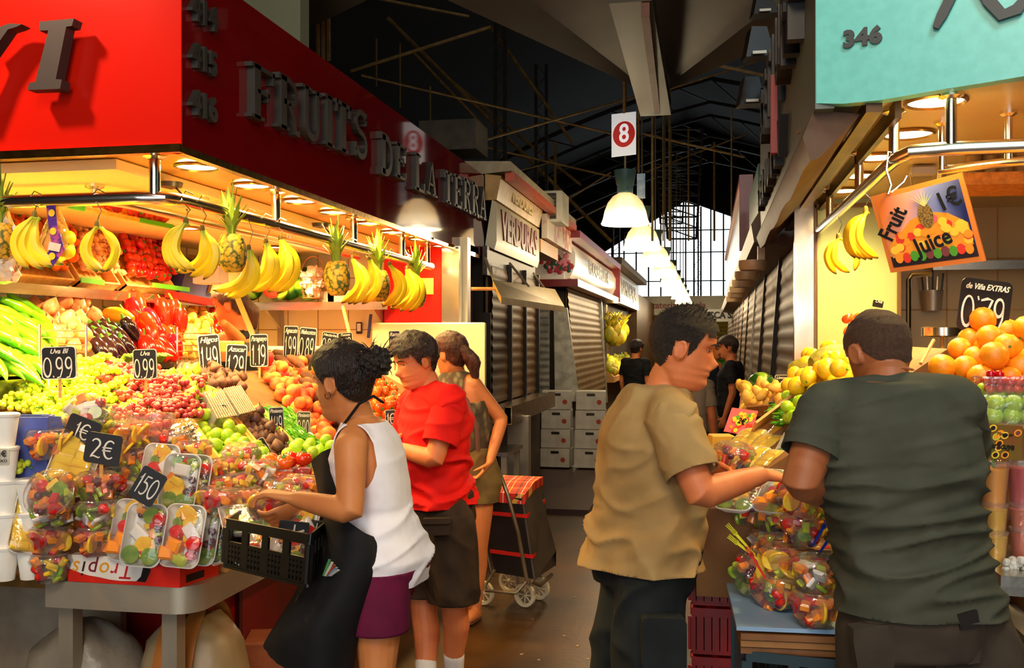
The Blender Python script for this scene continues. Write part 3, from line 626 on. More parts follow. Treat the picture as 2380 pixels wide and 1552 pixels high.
def dome_lamp(c,label,first=False):
    t=thing('pendant_lamp',label,'lamp',c,group=None)
    b=MB(); pr=[(.235,-.02),(.225,.0),(.215,.03),(.2,.1),(.17,.18),(.12,.245),(.07,.275)]
    b.lathe(pr,48,c=c,ripple=lambda a,z:.012*math.cos(a*24)); part('dome',b,DOME,t,label='ribbed glowing glass dome')
    b=MB(); b.lathe([(.235,-.02),(.228,-.03),(.22,-.02)],36,c=c); part('rim',b,mat('glow_rim','#fff0c0',emit=1.3,ecol='#fff0c8'),t)
    b=MB(); b.lathe([(.05,.27),(.055,.33),(.085,.36),(.105,.47),(.11,.5),(.0,.51)],24,c=c)
    for i in range(8): a=i*PI/4; b.box(c+V((.07*math.cos(a),.07*math.sin(a),.33)),(.015,.015,.1))
    part('housing',b,HOUS,t)
    b=MB(); b.ell(c+V((0,0,.1)),(.07,.07,.1)); part('bulb',b,BULB,t)
    b=MB(); b.tube([c+V((0,0,.5)),c+V((0,0,3.2))],.012,n=6); part('stem',b,mat('stem','#6b5a3a',rough=.5),t)
LX=[(1453,515),(1492,575),(1523,613),(1545,641),(1560,662),(1572,679),(1581,692),(1588,703),(1594,712)]
for i,(x,y) in enumerate(LX):
    d=[9.65,12.1,14.7,17.4,20,22.6,25.2,27.8,30.2][i]; c=W(x,y,d)
    nm=['nearest','second','third','fourth','fifth','sixth','seventh','eighth','farthest'][i]
    dome_lamp(c,f'{nm} pendant lamp with ribbed dome in the row over the aisle' if i else 'nearest and largest ribbed dome pendant lamp, below the number sign')
    light('POINT',c-V((0,0,.12)),34,(1,.80,.5),.1,name='pendant_glow')
sg=thing('number_sign','white hanging sign with a red disc and white figure above the nearest lamp','sign',W(1450,312,9.5))
c=W(1450,312,9.5); sk=V((1,.12,.11)).normalized(); 
b=MB(); hw=.118; hh=.205
u=(RT*1+UP*.12).normalized(); P=[c-u*hw-UP*hh,c+u*hw-UP*hh,c+u*hw+UP*hh,c-u*hw+UP*hh]; tt=FW*.012
b.add(P+[p+tt for p in P],[(0,1,2,3),(7,6,5,4),(0,4,5,1),(1,5,6,2),(2,6,7,3),(3,7,4,0)]); part('board',b,mat('sign_lit','#fbfaf4',rough=.4,emit=.35),sg,smooth=False)
b=MB(); b.prism([(.107*math.cos(a),.124*math.sin(a)) for a in [R(i*10) for i in range(36)]],c-FW*.004,u,UP,-FW*.002); part('disc',b,mat('sign_red','#d8261c',rough=.4,emit=.2),sg,smooth=False)
m=text_mb('8',.25,bold=.004,ext=.001); place_text(m,c-FW*.009+UP*.0,u,UP,sx=.8); part('numeral',m,mat('sign_white2','#ffffff',rough=.4,emit=.4),sg,smooth=False)
b=MB(); b.tube([c+UP*.2,c+UP*.75],.012,n=6); part('hanger',b,WOOD,sg)
b=MB(); c2=W(1490,432,9.6); b.box(c2,(.08,.01,.24)); solo('hanging_label',b,mat('pale_label','#c9dbe6','#7fa9cc',rough=.4,scale=14),'pale blue slip hanging beside the nearest lamp housing','label',smooth=False)
# ================================================================ RIGHT SIDE: teal stall
XT=.34; ZC=2.40
TEAL=mat('teal_gloss','#74c9be','#6cc0b5',rough=.35,scale=30,detail=8)
TEALD=mat('grey_side','#4f5f5e','#46524f',rough=.45,scale=2)
CEIR=mat('pale_ceiling','#d8c48c','#cfba80',rough=.35,scale=2)
tl=thing('market_stall','teal fascia fruit stall at the right of the aisle, numbered 346','stall',(XT,3.39,0))
fu=V((1,-.36,0)).normalized()
b=MB()
pts=[]; n=14
low=[(1897,240),(1960,241),(2050,232),(2120,220),(2200,206),(2290,192),(2380,177),(2500,160)]
LP=[]
for x,y in low:
    t=V((XT,3.39,0)); r=ray(x,y); # intersect with vertical plane through t along fu
    nn=V((-fu.y,fu.x,0)); s=(t-V((0,0,0))).dot(nn)/V((r.x,r.y,0)).dot(nn); p=EYE+r*s; LP.append(((p-t).dot(fu),p.z))
poly=[(a,z) for a,z in LP]+[(3.0,LP[-1][1]),(3.0,3.4),(0,3.4)]
b.prism(poly,(XT,3.39,0),fu,(0,0,1),V((.36,1,0)).normalized()*.05); part('front_fascia',b,TEAL,tl,smooth=False,label='teal front fascia')
b=MB(); b.prism([(3.39,2.38),(3.39,3.1),(7.0,3.1),(7.0,2.3)],(XT,0,0),(0,1,0),(0,0,1),(.06,0,0)); part('side_fascia',b,TEALD,tl,smooth=False,label='dark grey side fascia')
b=MB(); b.prism([(0,0),(2.6,-.94),(2.6,3.3),(0,3.3)],(XT+.05,3.42,ZC),(1,0,0),(0,1,0),(0,0,.05)); part('ceiling_panel',b,CEIR,tl,smooth=False)
b=MB(); b.bar((XT+.18,3.36,ZC-.02),(XT+.18,6.9,ZC-.02),.05,.05); b.bar((XT+.26,3.4,ZC-.03),(XT+.26,6.9,ZC-.03),.02,.06); part('ceiling_track',b,mat('dark_bronze','#5a3c1a','#3e2a12',rough=.4,metal=.5),tl,smooth=False)
# curved hood under the side fascia
b=MB(); rings=[]
for i in range(13):
    y=3.45+i*.28; k=.012*math.sin(i*1.7); rings.append([V((XT+.0,y,2.39)),V((XT-.035,y,2.3+k*.3)),V((XT-.01,y,2.22+k)),V((XT+.02,y,2.23+k)),V((XT+.15,y,2.37))])
b.loft(rings); part('hood',b,mat('hood_brown','#54310f','#47290d',rough=.6,metal=0),tl,smooth=True)
pn=onY(1850,800,5.75); 
b=MB(); a0=onY(1846,600,5.72).x; a1=onY(1892,600,5.72).x; b.box(((a0+a1)/2,5.74,1.5),(a1-a0,.06,1.75)); part('corner_post',b,CHROME,tl,smooth=False,label='polished steel corner post')
a2=onY(2086,600,5.72).x; b=MB(); b.box(((a1+a2)/2+.01,5.76,1.55),(a2-a1-.02,.05,1.7)); part('green_panel',b,mat('pale_green','#b9c48a','#b2bd82',rough=.35,scale=1),tl,smooth=False,label='plain pale green panel')
b=MB(); b.box((a1+.005,5.7,1.55),(.012,.03,1.7)); b.box((a2+.005,5.7,1.55),(.015,.03,1.7)); b.box(((a1+a2)/2,5.7,2.36),(a2-a1,.03,.02)); part('panel_edge',b,mat('brown_edge','#6b4a22',rough=.5),tl,smooth=False)
WT=mat('warm_tile','#b8995c','#ad8e52',rough=.35,scale=2)
b=MB(); b.box((2.2,6.3,1.3),(2.6,.06,2.3)); part('back_panel',b,WT,tl,smooth=False,label='beige tiled wall')
b=MB()
for i in range(9): b.box((1.1+i*.28,6.265,1.3),(.007,.006,2.3))
for z in (1.2,1.5,1.8,2.1): b.box((2.2,6.265,z),(2.6,.006,.007))
part('tile_joint',b,GROUT,tl,smooth=False)
b=MB(); b.box((1.8,6.15,2.05),(1.1,.25,.02)); b.box((1.8,6.02,2.045),(1.1,.01,.05)); part('wall_ledge',b,STEEL,tl,smooth=False)
b=MB(); b.box((1.35,4.9,.42),(1.6,2.6,.84)); part('base_cabinet',b,mat('dark_base','#2e2114','#221910',rough=.7),tl,smooth=False)
# numbers and big script on the fascia
def tealp(x,y):
    t=V((XT,3.39,0)); r=ray(x,y); nn=V((-fu.y,fu.x,0)); s=t.dot(nn)/V((r.x,r.y,0)).dot(nn); p=EYE+r*s; return ((p-t).dot(fu),p.z)
nf=V((-.36,-1,0)).normalized()
a,z=tealp(2005,89); m=text_mb('346',.072,bold=.004,ext=.004,spacing=1.08); place_text(m,V((XT,3.39,z))+fu*a+nf*.006,fu,(0,0,1),sx=1.05); part('stall_number',m,mat('number_dark','#3a3c3c',rough=.5),tl,smooth=False)
for st_,w0 in (([(2225,-40),(2205,10),(2190,40),(2176,68)],.03),([(2150,-60),(2225,-50)],.03),([(2282,-40),(2300,5),(2330,38),(2365,25),(2400,-20)],.035)):
    P=[tealp(*q) for q in st_]; b=MB(); b.ribbon(P,[w0*1.3]+[w0]*(len(P)-2)+[w0*.6],V((XT,3.39,0)),fu,(0,0,1),nf*.02); part('script_letter',b,mat('number_dark','#3a3c3c'),tl,smooth=False)
# raised letters on the side fascia (seen nearly edge-on)
random.seed(11)
y=3.75
for i,ch in enumerate('FRUITES'):
    m=text_mb(ch,.42,bold=.01,ext=.03); place_text(m,(XT-.03,y,2.86),(0,-1,0),(0,0,1),sx=.9); part('letter',m,BLK,tl,smooth=False); y+=.33
for i,ch in enumerate('VERDURES'):
    m=text_mb(ch,.24,bold=.006,ext=.02); place_text(m,(XT-.02,4.6+i*.27,2.52),(0,-1,0),(0,0,1)); part('letter',m,BLK,tl,smooth=False)
b=MB(); b.box((XT-.05,4.72,2.66),(.03,.05,.36)); part('red_bar',b,mat('red_bar','#a3201c',rough=.4),tl,smooth=False)
# downlights and track spots
for ki,(x,y) in enumerate([(2175,232),(2110,308),(2040,362),(2000,405),(1960,440)]):
    downlight(onZ(x,y,ZC),.085,ORD[ki]+' round recessed lamp of the row in the pale ceiling of the teal stall',None,58,ZC)
for ki,(x,y) in enumerate(((1.9,3.6),(1.5,4.6))): downlight(V((x,y,0)),.085,('round recessed lamp at the far right of the pale ceiling','round recessed lamp deep inside the teal stall ceiling')[ki],None,66,ZC)
for k,(x,y) in enumerate([(1905,311),(1868,367),(1845,414)]):
    c=onX(x,y,XT+.07); t=thing('track_spotlight',('nearest','middle','farthest')[k]+' square spotlight tucked under the grey side fascia','spotlight',c)
    u=(RT*1+UP*.28).normalized(); v=(UP-FW*.2).normalized()
    b=MB(); b.prism([(-.045,-.012),(.045,-.012),(.045,.014),(-.045,.014)],c,u,v,FW*.01-UP*0); part('lens',b,GLOW,t,smooth=False)
    b=MB(); b.prism([(-.07,.03),(.06,.03),(.075,.045),(-.075,.045)],c-FW*.03,u,v,FW*.1); b.prism([(-.07,.04),(-.05,-.02),(-.045,.03)],c-FW*.03,u,v,FW*.08); part('hood',b,mat('lamp_hood','#4a3520','#3a2918',rough=.4),t,smooth=False)
    light('SPOT',c+V((.03,-.03,-.03)),14,WARM,.04,to=(.8,c.y,.9),spot=120,name='track_beam')
for k,(x,y) in enumerate([(1765,105),(1748,218),(1778,10)]):
    c=W(x,y,5.2+k*.5); t=thing('floodlight',('upper dark floodlight beside the grey side fascia','lower dark floodlight beside the grey side fascia','dark framed floodlight at the top edge of the view')[k],'floodlight',c)
    b=MB(); b.prism([(-.07,-.06),(.08,-.05),(.04,.1),(-.04,.1)],c,RT,UP,FW*.12); part('housing',b,BLK,t,smooth=False)
    b=MB(); b.box(c+V((0,-.03,-.045)),(.07,.01,.015)); part('lens',b,mat('dim_lens','#c9c9bc',rough=.4),t,smooth=False)
    b=MB(); b.bar(c+V((0,.08,.05)),V((XT,c.y+.1,c.z+.05)),.02,.02); part('arm',b,BLK,t,smooth=False)
# rail
Z2=2.225
rp=[V((2.6,2.75,Z2)),onZ(2380,338,Z2),onZ(2210,345,Z2),onZ(2120,352,Z2),onZ(2085,368,Z2),onZ(2055,393,Z2)]
e=onZ(1893,545,Z2); rp.append(e)
rail('hanging_rail',rp,.022,[(onZ(2210,345,Z2),ZC),(rp[4]+(e-rp[4])*0.02,ZC),(rp[4]+(e-rp[4])*.33,ZC),(rp[4]+(e-rp[4])*.72,ZC)],'polished steel rail hung under the teal stall, carrying the fruit juice board')
rail('hanging_rail',[V((2.6,3.25,Z2+.01)),onZ(2330,340,Z2)+V((.1,.3,0)),onZ(2190,395,Z2),onZ(2150,470,Z2)+V((.1,.2,0))],.016,[(onZ(2330,340,Z2)+V((.1,.3,0)),ZC),(onZ(2190,395,Z2),ZC)],'thinner inner steel rail above the fruit juice board')
# stacks of cups in a basket shelf
bs=thing('basket_shelf','orange wicker shelf full of stacked cup sleeves near the teal stall ceiling','shelf',W(2320,430,4.2))
b=MB(); b.bar(W(2235,430,4.2),W(2480,425,4.0),.3,.05,side=FW); b.bar(W(2235,412,4.1),W(2480,405,3.9),.02,.02,side=FW); part('wicker_tray',b,mat('wicker','#d98a2a','#b86c1c',rough=.6,scale=40,bump=.5),bs,smooth=False)
for i in range(6):
    c=W(2262+i*37,410-i*1,4.2); b=MB(); b.lathe([(.03,0),(.036,.12),(.034,.125),(0,.125)],12,c=c,ripple=lambda a,z:.0); part('cup_stack',b,mat('cup_sleeve','#b58f4c','#94713a',rough=.5,stretch=(1,1,30),scale=6),bs)
c=onZ(2143,383,ZC); b=MB(); b.box(c-V((0,0,.03)),(.1,.08,.05),bev=.01); b.tube([c-V((.05,0,.04)),c+V((-.04,.02,-.09)),c+V((0,.02,-.12))],.004,n=5); solo('ceiling_fitting',b,BRUSHED,'small grey box fitting under the pale ceiling of the teal stall','fitting')
# shutters along the right
sr=thing('market_stall','long closed stalls with brown slatted shutters down the right of the aisle','stall',(.6,6,0))
b=MB(); b.box((2.3,19,1.3),(3.2,25.4,2.6)); part('body',b,SHUT,sr,smooth=False)
yy=6.05
for k in range(11):
    L=2.1; shutter((.56-.004*k,yy+L),(0,-1,0),L-.04,.5,2.25,SHUT,sr,out=V((-1,0,0)),lean=.1,pitch=.10,amp=.0055)
    b=MB(); b.bar((.43,yy,.5),(.56,yy,2.3),.04,.05); part('stile',b,GALV if k==3 else SHD,sr,smooth=False); yy+=L
b=MB(); b.prism([(.62,2.25),(.3,2.3),(.28,2.42),(.4,2.62),(.62,2.62)],(0,7.05,0),(1,0,0),(0,0,1),(0,24,0)); part('canopy',b,mat('canopy_brown','#5f3e1c','#4a3016',rough=.5),sr,smooth=False)
b=MB(); b.prism([(.34,2.45),(.3,2.5),(.27,2.8),(.3,3.05),(.36,3.05)],(0,9.2,0),(1,0,0),(0,0,1),(0,9,0)); part('sign_board',b,CRM,sr,smooth=False)
b=MB(); b.box((.32,13.7,3.08),(.12,9.1,.06)); b.box((.32,9.17,2.75),(.12,.06,.65)); part('sign_trim',b,MAR,sr,smooth=False)
b=MB(); b.box((.36,7.9,2.6),(.06,1.6,.5)); part('teal_board',b,mat('teal_dark','#1f6a60',rough=.4),sr,smooth=False)
lb=MB(); lb.lathe([(0,0),(.09,0),(.1,.03),(.1,.07),(.0,.07)],16); lb.box((.06,0,.12),(.05,.05,.1)); PW=one('wall_lamp',lb,mat('wall_lamp','#c9a57c','#b39068',rough=.4))
for k in range(6): PW.put((.3,7.3+k*1.1,2.12-.004*k),(0,0,0),1,'round tan lamp projecting above the right-hand shutters','lamp','round lamps over the shutters')
light('POINT',(.22,17,2.2),8,WARM2,.08,name='shutter_bulb')
# ================================================================ PRODUCE PROTOTYPES
def sphere(r,sq=1,nu=14,nv=9,dent=0,lob=0,nl=4):
    b=MB(); b.ell((0,0,0),(r,r,r*sq),nu=nu,nv=nv)
    for p in b.v:
        a=math.atan2(p.y,p.x); h=p.z/(r*sq)
        if lob: k=1+lob*abs(math.cos(a*nl/2)); p.x*=k; p.y*=k
        if dent and abs(h)>.8: p.z*=1-dent*(abs(h)-.8)*5*(1-min(1,math.hypot(p.x,p.y)/r))
    return b
def calyx(par,r,z,m,n=5):
    b=MB()
    for i in range(n): a=2*PI*i/n; b.tube([(0,0,z),(math.cos(a)*r*.6,math.sin(a)*r*.6,z+.002),(math.cos(a+.2)*r,math.sin(a+.2)*r,z-.003)],[.003,.004,.0008],n=4,flat=.5)
    b.tube([(0,0,z-.002),(0,.002,z+.012)],.002,n=5); return part('calyx',b,m,par,world=False)
GREENS=mat('stem_green','#3f7a1c','#57942a',rough=.6,scale=20)
BROWNS=mat('stem_brown','#6b4a1c','#52380f',rough=.8,scale=20)
def fruit(name,b,m,cal=None,stem=None):
    P=one(name,b,m)
    if cal: calyx(P.root,*cal)
    if stem: s=MB(); s.tube(stem[0],stem[1],n=5); part('stem',s,stem[2],P.root,world=False)
    return P
PEACHM=mat('peach_skin','#f0983a','#cc301c',rough=.6,scale=11,rand=.14,lo=.38,hi=.62,sss=.05)
PEACH=fruit('peach',sphere(.036,.94,dent=.3),PEACHM)
TOM=fruit('tomato',sphere(.034,.86,lob=.05,nl=5,dent=.3),mat('tomato_skin','#e0200c','#c91608',rough=.2,scale=6,rand=.15,coat=.4),cal=(.014,.026,GREENS))
VTOM=fruit('orange_tomato',sphere(.034,.86,lob=.05,nl=5,dent=.3),mat('tomato_skin2','#e8400e','#f0801c',rough=.22,scale=6,rand=.15,coat=.4),cal=(.014,.026,GREENS))
ORG=fruit('orange',sphere(.04,.96),mat('orange_skin','#f79a12','#f08a0c',rough=.42,scale=60,bump=.12,bscale=120,rand=.06),cal=(.005,.036,GREENS))
YEL=fruit('yellow_fruit',sphere(.036,.95),mat('lemon_skin','#f3c81e','#e9b414',rough=.4,scale=30,bump=.1,rand=.1),cal=(.004,.033,GREENS))
LIM=fruit('lime',sphere(.025,1.08),mat('lime_skin','#b7d62a','#9cc41e',rough=.35,scale=30,bump=.1,rand=.12))
CHE=fruit('cherry_tomato',sphere(.014,.95,nu=10,nv=7),mat('cherry_skin','#d0180c','#b8120a',rough=.15,rand=.15,scale=8,coat=.4))
def teardrop(r,h,n=12,e=1.6):
    b=MB(); pr=[]
    for i in range(10):
        t=i/9; z=-r+t*(h); w=r*math.sin(PI*min(1,t**.75))**.9 if 0<t<1 else .0005
        pr.append((max(w,.0008),z))
    b.lathe(pr,n); return b
PEAR=fruit('pear',teardrop(.032,.085),mat('pear_skin','#c3cc30','#a9bd26',rough=.4,scale=20,rand=.1),stem=([(0,0,.048),(.004,0,.066)],.0018,BROWNS))
FIG=fruit('fig',teardrop(.027,.06),mat('fig_skin','#4a2c26','#7a4a34',rough=.6,scale=10,rand=.25,stretch=(4,4,.6)),stem=([(0,0,.028),(.003,0,.04)],.003,BROWNS))
ONI=fruit('onion',teardrop(.042,.10),mat('onion_skin','#d97a3a','#f0b48a',rough=.3,scale=5,stretch=(5,5,.5),rand=.15),stem=([(0,0,.05),(.006,0,.072)],[.004,.0015],BROWNS))
PEARLO=fruit('small_onion',teardrop(.02,.046,10),mat('shallot_skin','#f0a868','#ffd9a8',rough=.35,scale=10,rand=.15),stem=([(0,0,.024),(.003,0,.036)],.002,BROWNS))
def blob(l,r,bend=0,n=9,k=10,am=.06,seed=0,tip=.35,twist=0):
    """long vegetable along x"""
    rnd=random.Random(seed); b=MB(); pts=[];rr=[]
    for i in range(k+1):
        t=i/k; x=(t-.5)*l; pts.append(V((x,bend*(1-(2*t-1)**2),0))); q=math.sin(PI*(.04+.92*t))**.5*(1-(1-tip)*t**1.5); rr.append(max(.0015,r*q*(1+rnd.uniform(-am,am))))
    b.tube(pts,rr,n=n); return b
YAM=fruit('sweet_potato',blob(.15,.032,.012,n=11,k=12,tip=.7,am=.08,seed=3),mat('yam_skin','#553017','#6e3e1d',rough=.7,scale=14,bump=.25,rand=.18,stretch=(1,3,3)))
POT=fruit('potato',blob(.085,.027,.004,n=11,tip=.9,am=.04,seed=9),mat('potato_skin','#e4a838','#f0c25a',rough=.55,scale=12,rand=.1))
PAD=fruit('small_green_pepper',blob(.065,.0095,.008,n=7,k=6,tip=.3,seed=1),mat('padron_skin','#3c8a12','#62b01c',rough=.22,scale=20,rand=.25,coat=.3),stem=([(-.03,0,0),(-.045,.004,0)],.0018,GREENS))
GPE=fruit('long_green_pepper',blob(.19,.024,.022,n=9,k=12,tip=.25,seed=2,am=.1),mat('gpepper_skin','#4f9a12','#79bc1e',rough=.2,scale=12,rand=.15,coat=.4),stem=([(-.09,0,0),(-.115,.004,.006)],[.006,.003],GREENS))
BEA=fruit('green_bean',blob(.13,.0055,.012,n=6,k=7,tip=.6,seed=4),mat('bean_skin','#8aa82a','#6f941e',rough=.4,scale=12,rand=.2))
def bell(l=.12,r=.042):
    b=MB(); rings=[]
    for i in range(11):
        t=i/10; q=(math.sin(PI*(.1+.82*t))**.5)*(1-.35*t); ring=[]
        for j in range(20):
            a=2*PI*j/20; k=1+.13*abs(math.cos(a*1.5))-.06; ring.append(V((t*l-l/2,math.cos(a)*r*q*k,math.sin(a)*r*q*k)))
        rings.append(ring)
    b.loft(rings); return b
RPE=fruit('red_pepper',bell(.14,.042),mat('rpepper_skin','#d8120a','#b80c08',rough=.16,scale=6,rand=.12,coat=.5),stem=([(-.065,0,0),(-.08,.003,.003),(-.1,.01,.012)],[.008,.005,.004],GREENS))
EGG=fruit('eggplant',bell(.16,.046),mat('aubergine_skin','#1c0a18','#2a1020',rough=.12,scale=6,coat=.6),stem=([(-.078,0,0),(-.09,0,0),(-.11,.006,.008)],[.022,.012,.006],GREENS))
MAN=fruit('yellow_melon',blob(.24,.062,0,n=20,k=16,tip=.8,am=0),mat('melon_yellow','#f0a51a','#e88e14',rough=.3,scale=4))
MEL=fruit('green_melon',blob(.25,.078,0,n=22,k=16,tip=.85,am=0),mat('melon_green','#6d7a20','#a8912a',rough=.55,scale=26,bump=.4,stretch=(1,3,3)))
WMM=mat('watermelon_skin','#1e4a12','#7fa32c',rough=.25,scale=2.4,kind='wave',detail=3,lo=.3,hi=.8,stretch=(1,1,.15))
WM=fruit('watermelon',sphere(.13,.92,24,14),WMM,stem=([(0,0,.115),(.01,0,.13)],.004,BROWNS))
def garlicb(): 
    b=MB(); b.lathe([(.001,-.02),(.02,-.016),(.027,0),(.02,.014),(.006,.024),(.004,.04),(.001,.042)],18,ripple=lambda a,z:.08*math.cos(a*6)); return b
GAR=fruit('garlic_bulb',garlicb(),mat('garlic_skin','#fff6ea','#f2d8cc',rough=.5,scale=12,stretch=(6,6,1),rand=.06))
# ---- grape bunches with individual grapes
def grape_bunch(name,m,n,r,L,Wd,seed):
    rnd=random.Random(seed); t=bpy.data.objects.new(name,None); t.empty_display_size=.03; COL.objects.link(t)
    g=MB(); g.ell((0,0,0),(r,r,r*1.12),nu=10,nv=7); me=g.mesh('grape',m); P=[]
    tries=0
    while len(P)<n and tries<9000:
        tries+=1; x=rnd.random(); a=rnd.uniform(0,PI*1.0); w=Wd*(1-.75*x)**.8; rad=w*rnd.uniform(.55,1)
        p=V(((x-.5)*L,math.cos(a)*rad,math.sin(a)*rad*.75+r))
        if all((p-q).length>r*1.55 for q in P): P.append(p)
    for p in P:
        o=bpy.data.objects.new('grape',me); COL.objects.link(o); o.parent=t; o.location=p; o.rotation_euler=(rnd.random()*3,rnd.random()*3,0)
    s=MB(); s.tube([(-L/2-.02,0,.03),(-L*.2,0,.02),(L*.4,0,.012)],[.003,.0025,.001],n=5)
    for i in range(6): a=i*1.1; s.tube([(-L*.4+i*L*.13,0,.018),(-L*.36+i*L*.13,math.cos(a)*Wd*.6,.03)],.0012,n=4)
    part('stem',s,GREENS,t,world=False); return Proto(t)
GRG=mat('green_grape','#d9e03a','#b4cc24',rough=.18,scale=30,rand=.16,sss=.15,coat=.3)
GRR=mat('red_grape','#a8323a','#c8503e',rough=.28,scale=30,rand=.25,sss=.1)
GB=[grape_bunch('green_grape_bunch',GRG,46,.0125,.19,.058,s) for s in (1,2)]
RB=[grape_bunch('red_grape_bunch',GRR,44,.013,.17,.058,s) for s in (3,4)]
# ---- bananas
BANM=bpy.data.materials.new('banana_skin'); BANM.use_nodes=True
def _ban():
    nt=BANM.node_tree; N=nt.nodes; L=nt.links; p=N['Principled BSDF']; p.inputs['Roughness'].default_value=.42
    tc=N.new('ShaderNodeTexCoord'); g=N.new('ShaderNodeSeparateXYZ'); L.new(tc.outputs['Generated'],g.inputs[0])
    cr=N.new('ShaderNodeValToRGB'); e=cr.color_ramp.elements; e[0].position=0; e[0].color=lin('#4a3a14'); e[1].position=1; e[1].color=lin('#93a81f')
    for q,c in ((.03,'#5a4a1c'),(.07,'#e0b818'),(.15,'#fbd51e'),(.8,'#fbd822'),(.93,'#c8c824')): k=cr.color_ramp.elements.new(q); k.color=lin(c)
    L.new(g.outputs['Z'],cr.inputs[0])
    nz=N.new('ShaderNodeTexNoise'); nz.inputs['Scale'].default_value=50; L.new(tc.outputs['Object'],nz.inputs['Vector'])
    c2=N.new('ShaderNodeValToRGB'); c2.color_ramp.elements[0].position=.70; c2.color_ramp.elements[0].color=(1,1,1,1); c2.color_ramp.elements[1].position=.78; c2.color_ramp.elements[1].color=(.35,.22,.08,1)
    L.new(nz.outputs[0],c2.inputs[0]); mx=N.new('ShaderNodeMix'); mx.data_type='RGBA'; mx.blend_type='MULTIPLY'; mx.inputs[0].default_value=.8
    L.new(cr.outputs[0],mx.inputs[6]); L.new(c2.outputs[0],mx.inputs[7]); L.new(mx.outputs[2],p.inputs['Base Color'])
_ban()
def banana_mesh(L=.2,r=.0185,curve=.055):
    b=MB(); k=14; pts=[];rr=[]
    for i in range(k+1):
        t=i/k; pts.append(V((curve*(math.sin(PI*t*.95)*1.1)-curve*.9*t*t*.3,0,-L*t)))
        q=.38 if t<.08 else (.38+.62*min(1,(t-.08)/.16) if t<.24 else (1 if t<.82 else max(.18,1-((t-.82)/.18)**1.8*.85))); rr.append(r*q)
    rings=[]
    for i,p in enumerate(pts):
        d=(pts[min(i+1,k)]-pts[max(i-1,0)]).normalized(); u=V((0,1,0)); v=d.cross(u)
        rings.append([p+(u*math.cos(2*PI*j/10)+v*math.sin(2*PI*j/10))*rr[i]*(1+(.07 if j%2 else -.03)) for j in range(10)])
    b.loft(rings); return b
BME=banana_mesh().mesh('banana',BANM)
def banana_bunch(loc,angs,rz,sc,label,hook=None,tilt=0,group=None):
    """angs: list of (swing about view axis, yaw) for each banana"""
    t=thing('banana_bunch',label,'bananas',loc,group=group); t.rotation_euler=(0,tilt,rz)
    for i,(sw,yw) in enumerate(angs):
        o=bpy.data.objects.new('banana',BME); COL.objects.link(o); o.parent=t; o.rotation_euler=(0,R(sw),R(yw)); o.scale=(sc,)*3
        o.location=V((0,.006*(i-len(angs)/2),0))+V((.004*i,0,-.012))
    b=MB(); b.lathe([(.001,.014),(.008,.011),(.011,-.004),(.009,-.016)],10); part('crown',b,mat('banana_crown','#8c7c26','#6e5c1c',rough=.7,scale=30),t,world=False)
    if hook is not None:
        h=MB(); p=V(loc); q=V(hook); h.tube([p+V((0,0,.008)),p+V((.008,0,.03)),p.lerp(q,.5)+V((.018,0,0)),q+V((.0,0,-.02)),q+V((-.02,.0,.01)),q+V((0,0,.034)),q+V((.03,0,.02))],.0022,n=5)
        solo('wire_hook',h,CHROME,'bent wire hook holding the '+label,'hook')
    return t
# ---- pineapple
PINM=mat('pineapple_skin','#d8a62e','#4c5a18',rough=.55,scale=55,kind='voronoi',lo=.42,hi=.7,bump=.3,bscale=90)
LEAFM=mat('pineapple_leaf','#7f9a2c','#a4b840',rough=.45,scale=10,stretch=(1,1,.3))
def pineapple(r=.055,h=.15,crown=.2,seed=1):
    rnd=random.Random(seed); t=bpy.data.objects.new('pineapple',None); COL.objects.link(t)
    b=MB(); n=26; k=22; rings=[]
    for i in range(k+1):
        f=i/k; z=-h*f; q=max(.08,math.sin(PI*(.12+.8*f))**.42); rings.append([])
        for j in range(n):
            a=2*PI*(j+(i%2)*.5)/n; bump=1+.07*((i+j)%2)
            rings[-1].append(V((r*q*math.cos(a)*bump,r*q*math.sin(a)*bump,z)))
    b.loft(rings[::-1]); part('fruit_body',b,PINM,t,world=False)
    for i in range(26):
        a=i*2.4; f=i/26; L=crown*(.45+.55*f)*rnd.uniform(.85,1.1); out=.75-.68*f; l=MB(); dx,dy=math.cos(a),math.sin(a)
        P=[V((dx*.012,dy*.012,-.004+.03*f))]; 
        for s in (.35,.7,1): P.append(V((dx*L*out*s**1.3,dy*L*out*s**1.3,L*s*(1-.25*out*s)+.02*f)))
        w=[.011,.013,.009,.001]; u=V((-dy,dx,0)); nrm=V((dx,dy,.3)).normalized(); rings=[[p-u*w[q],p+nrm*-.003,p+u*w[q],p+nrm*.002] for q,p in enumerate(P)]
        l.loft(rings); part('leaf',l,LEAFM,t,world=False)
    return Proto(t)
PINE=pineapple(seed=2)
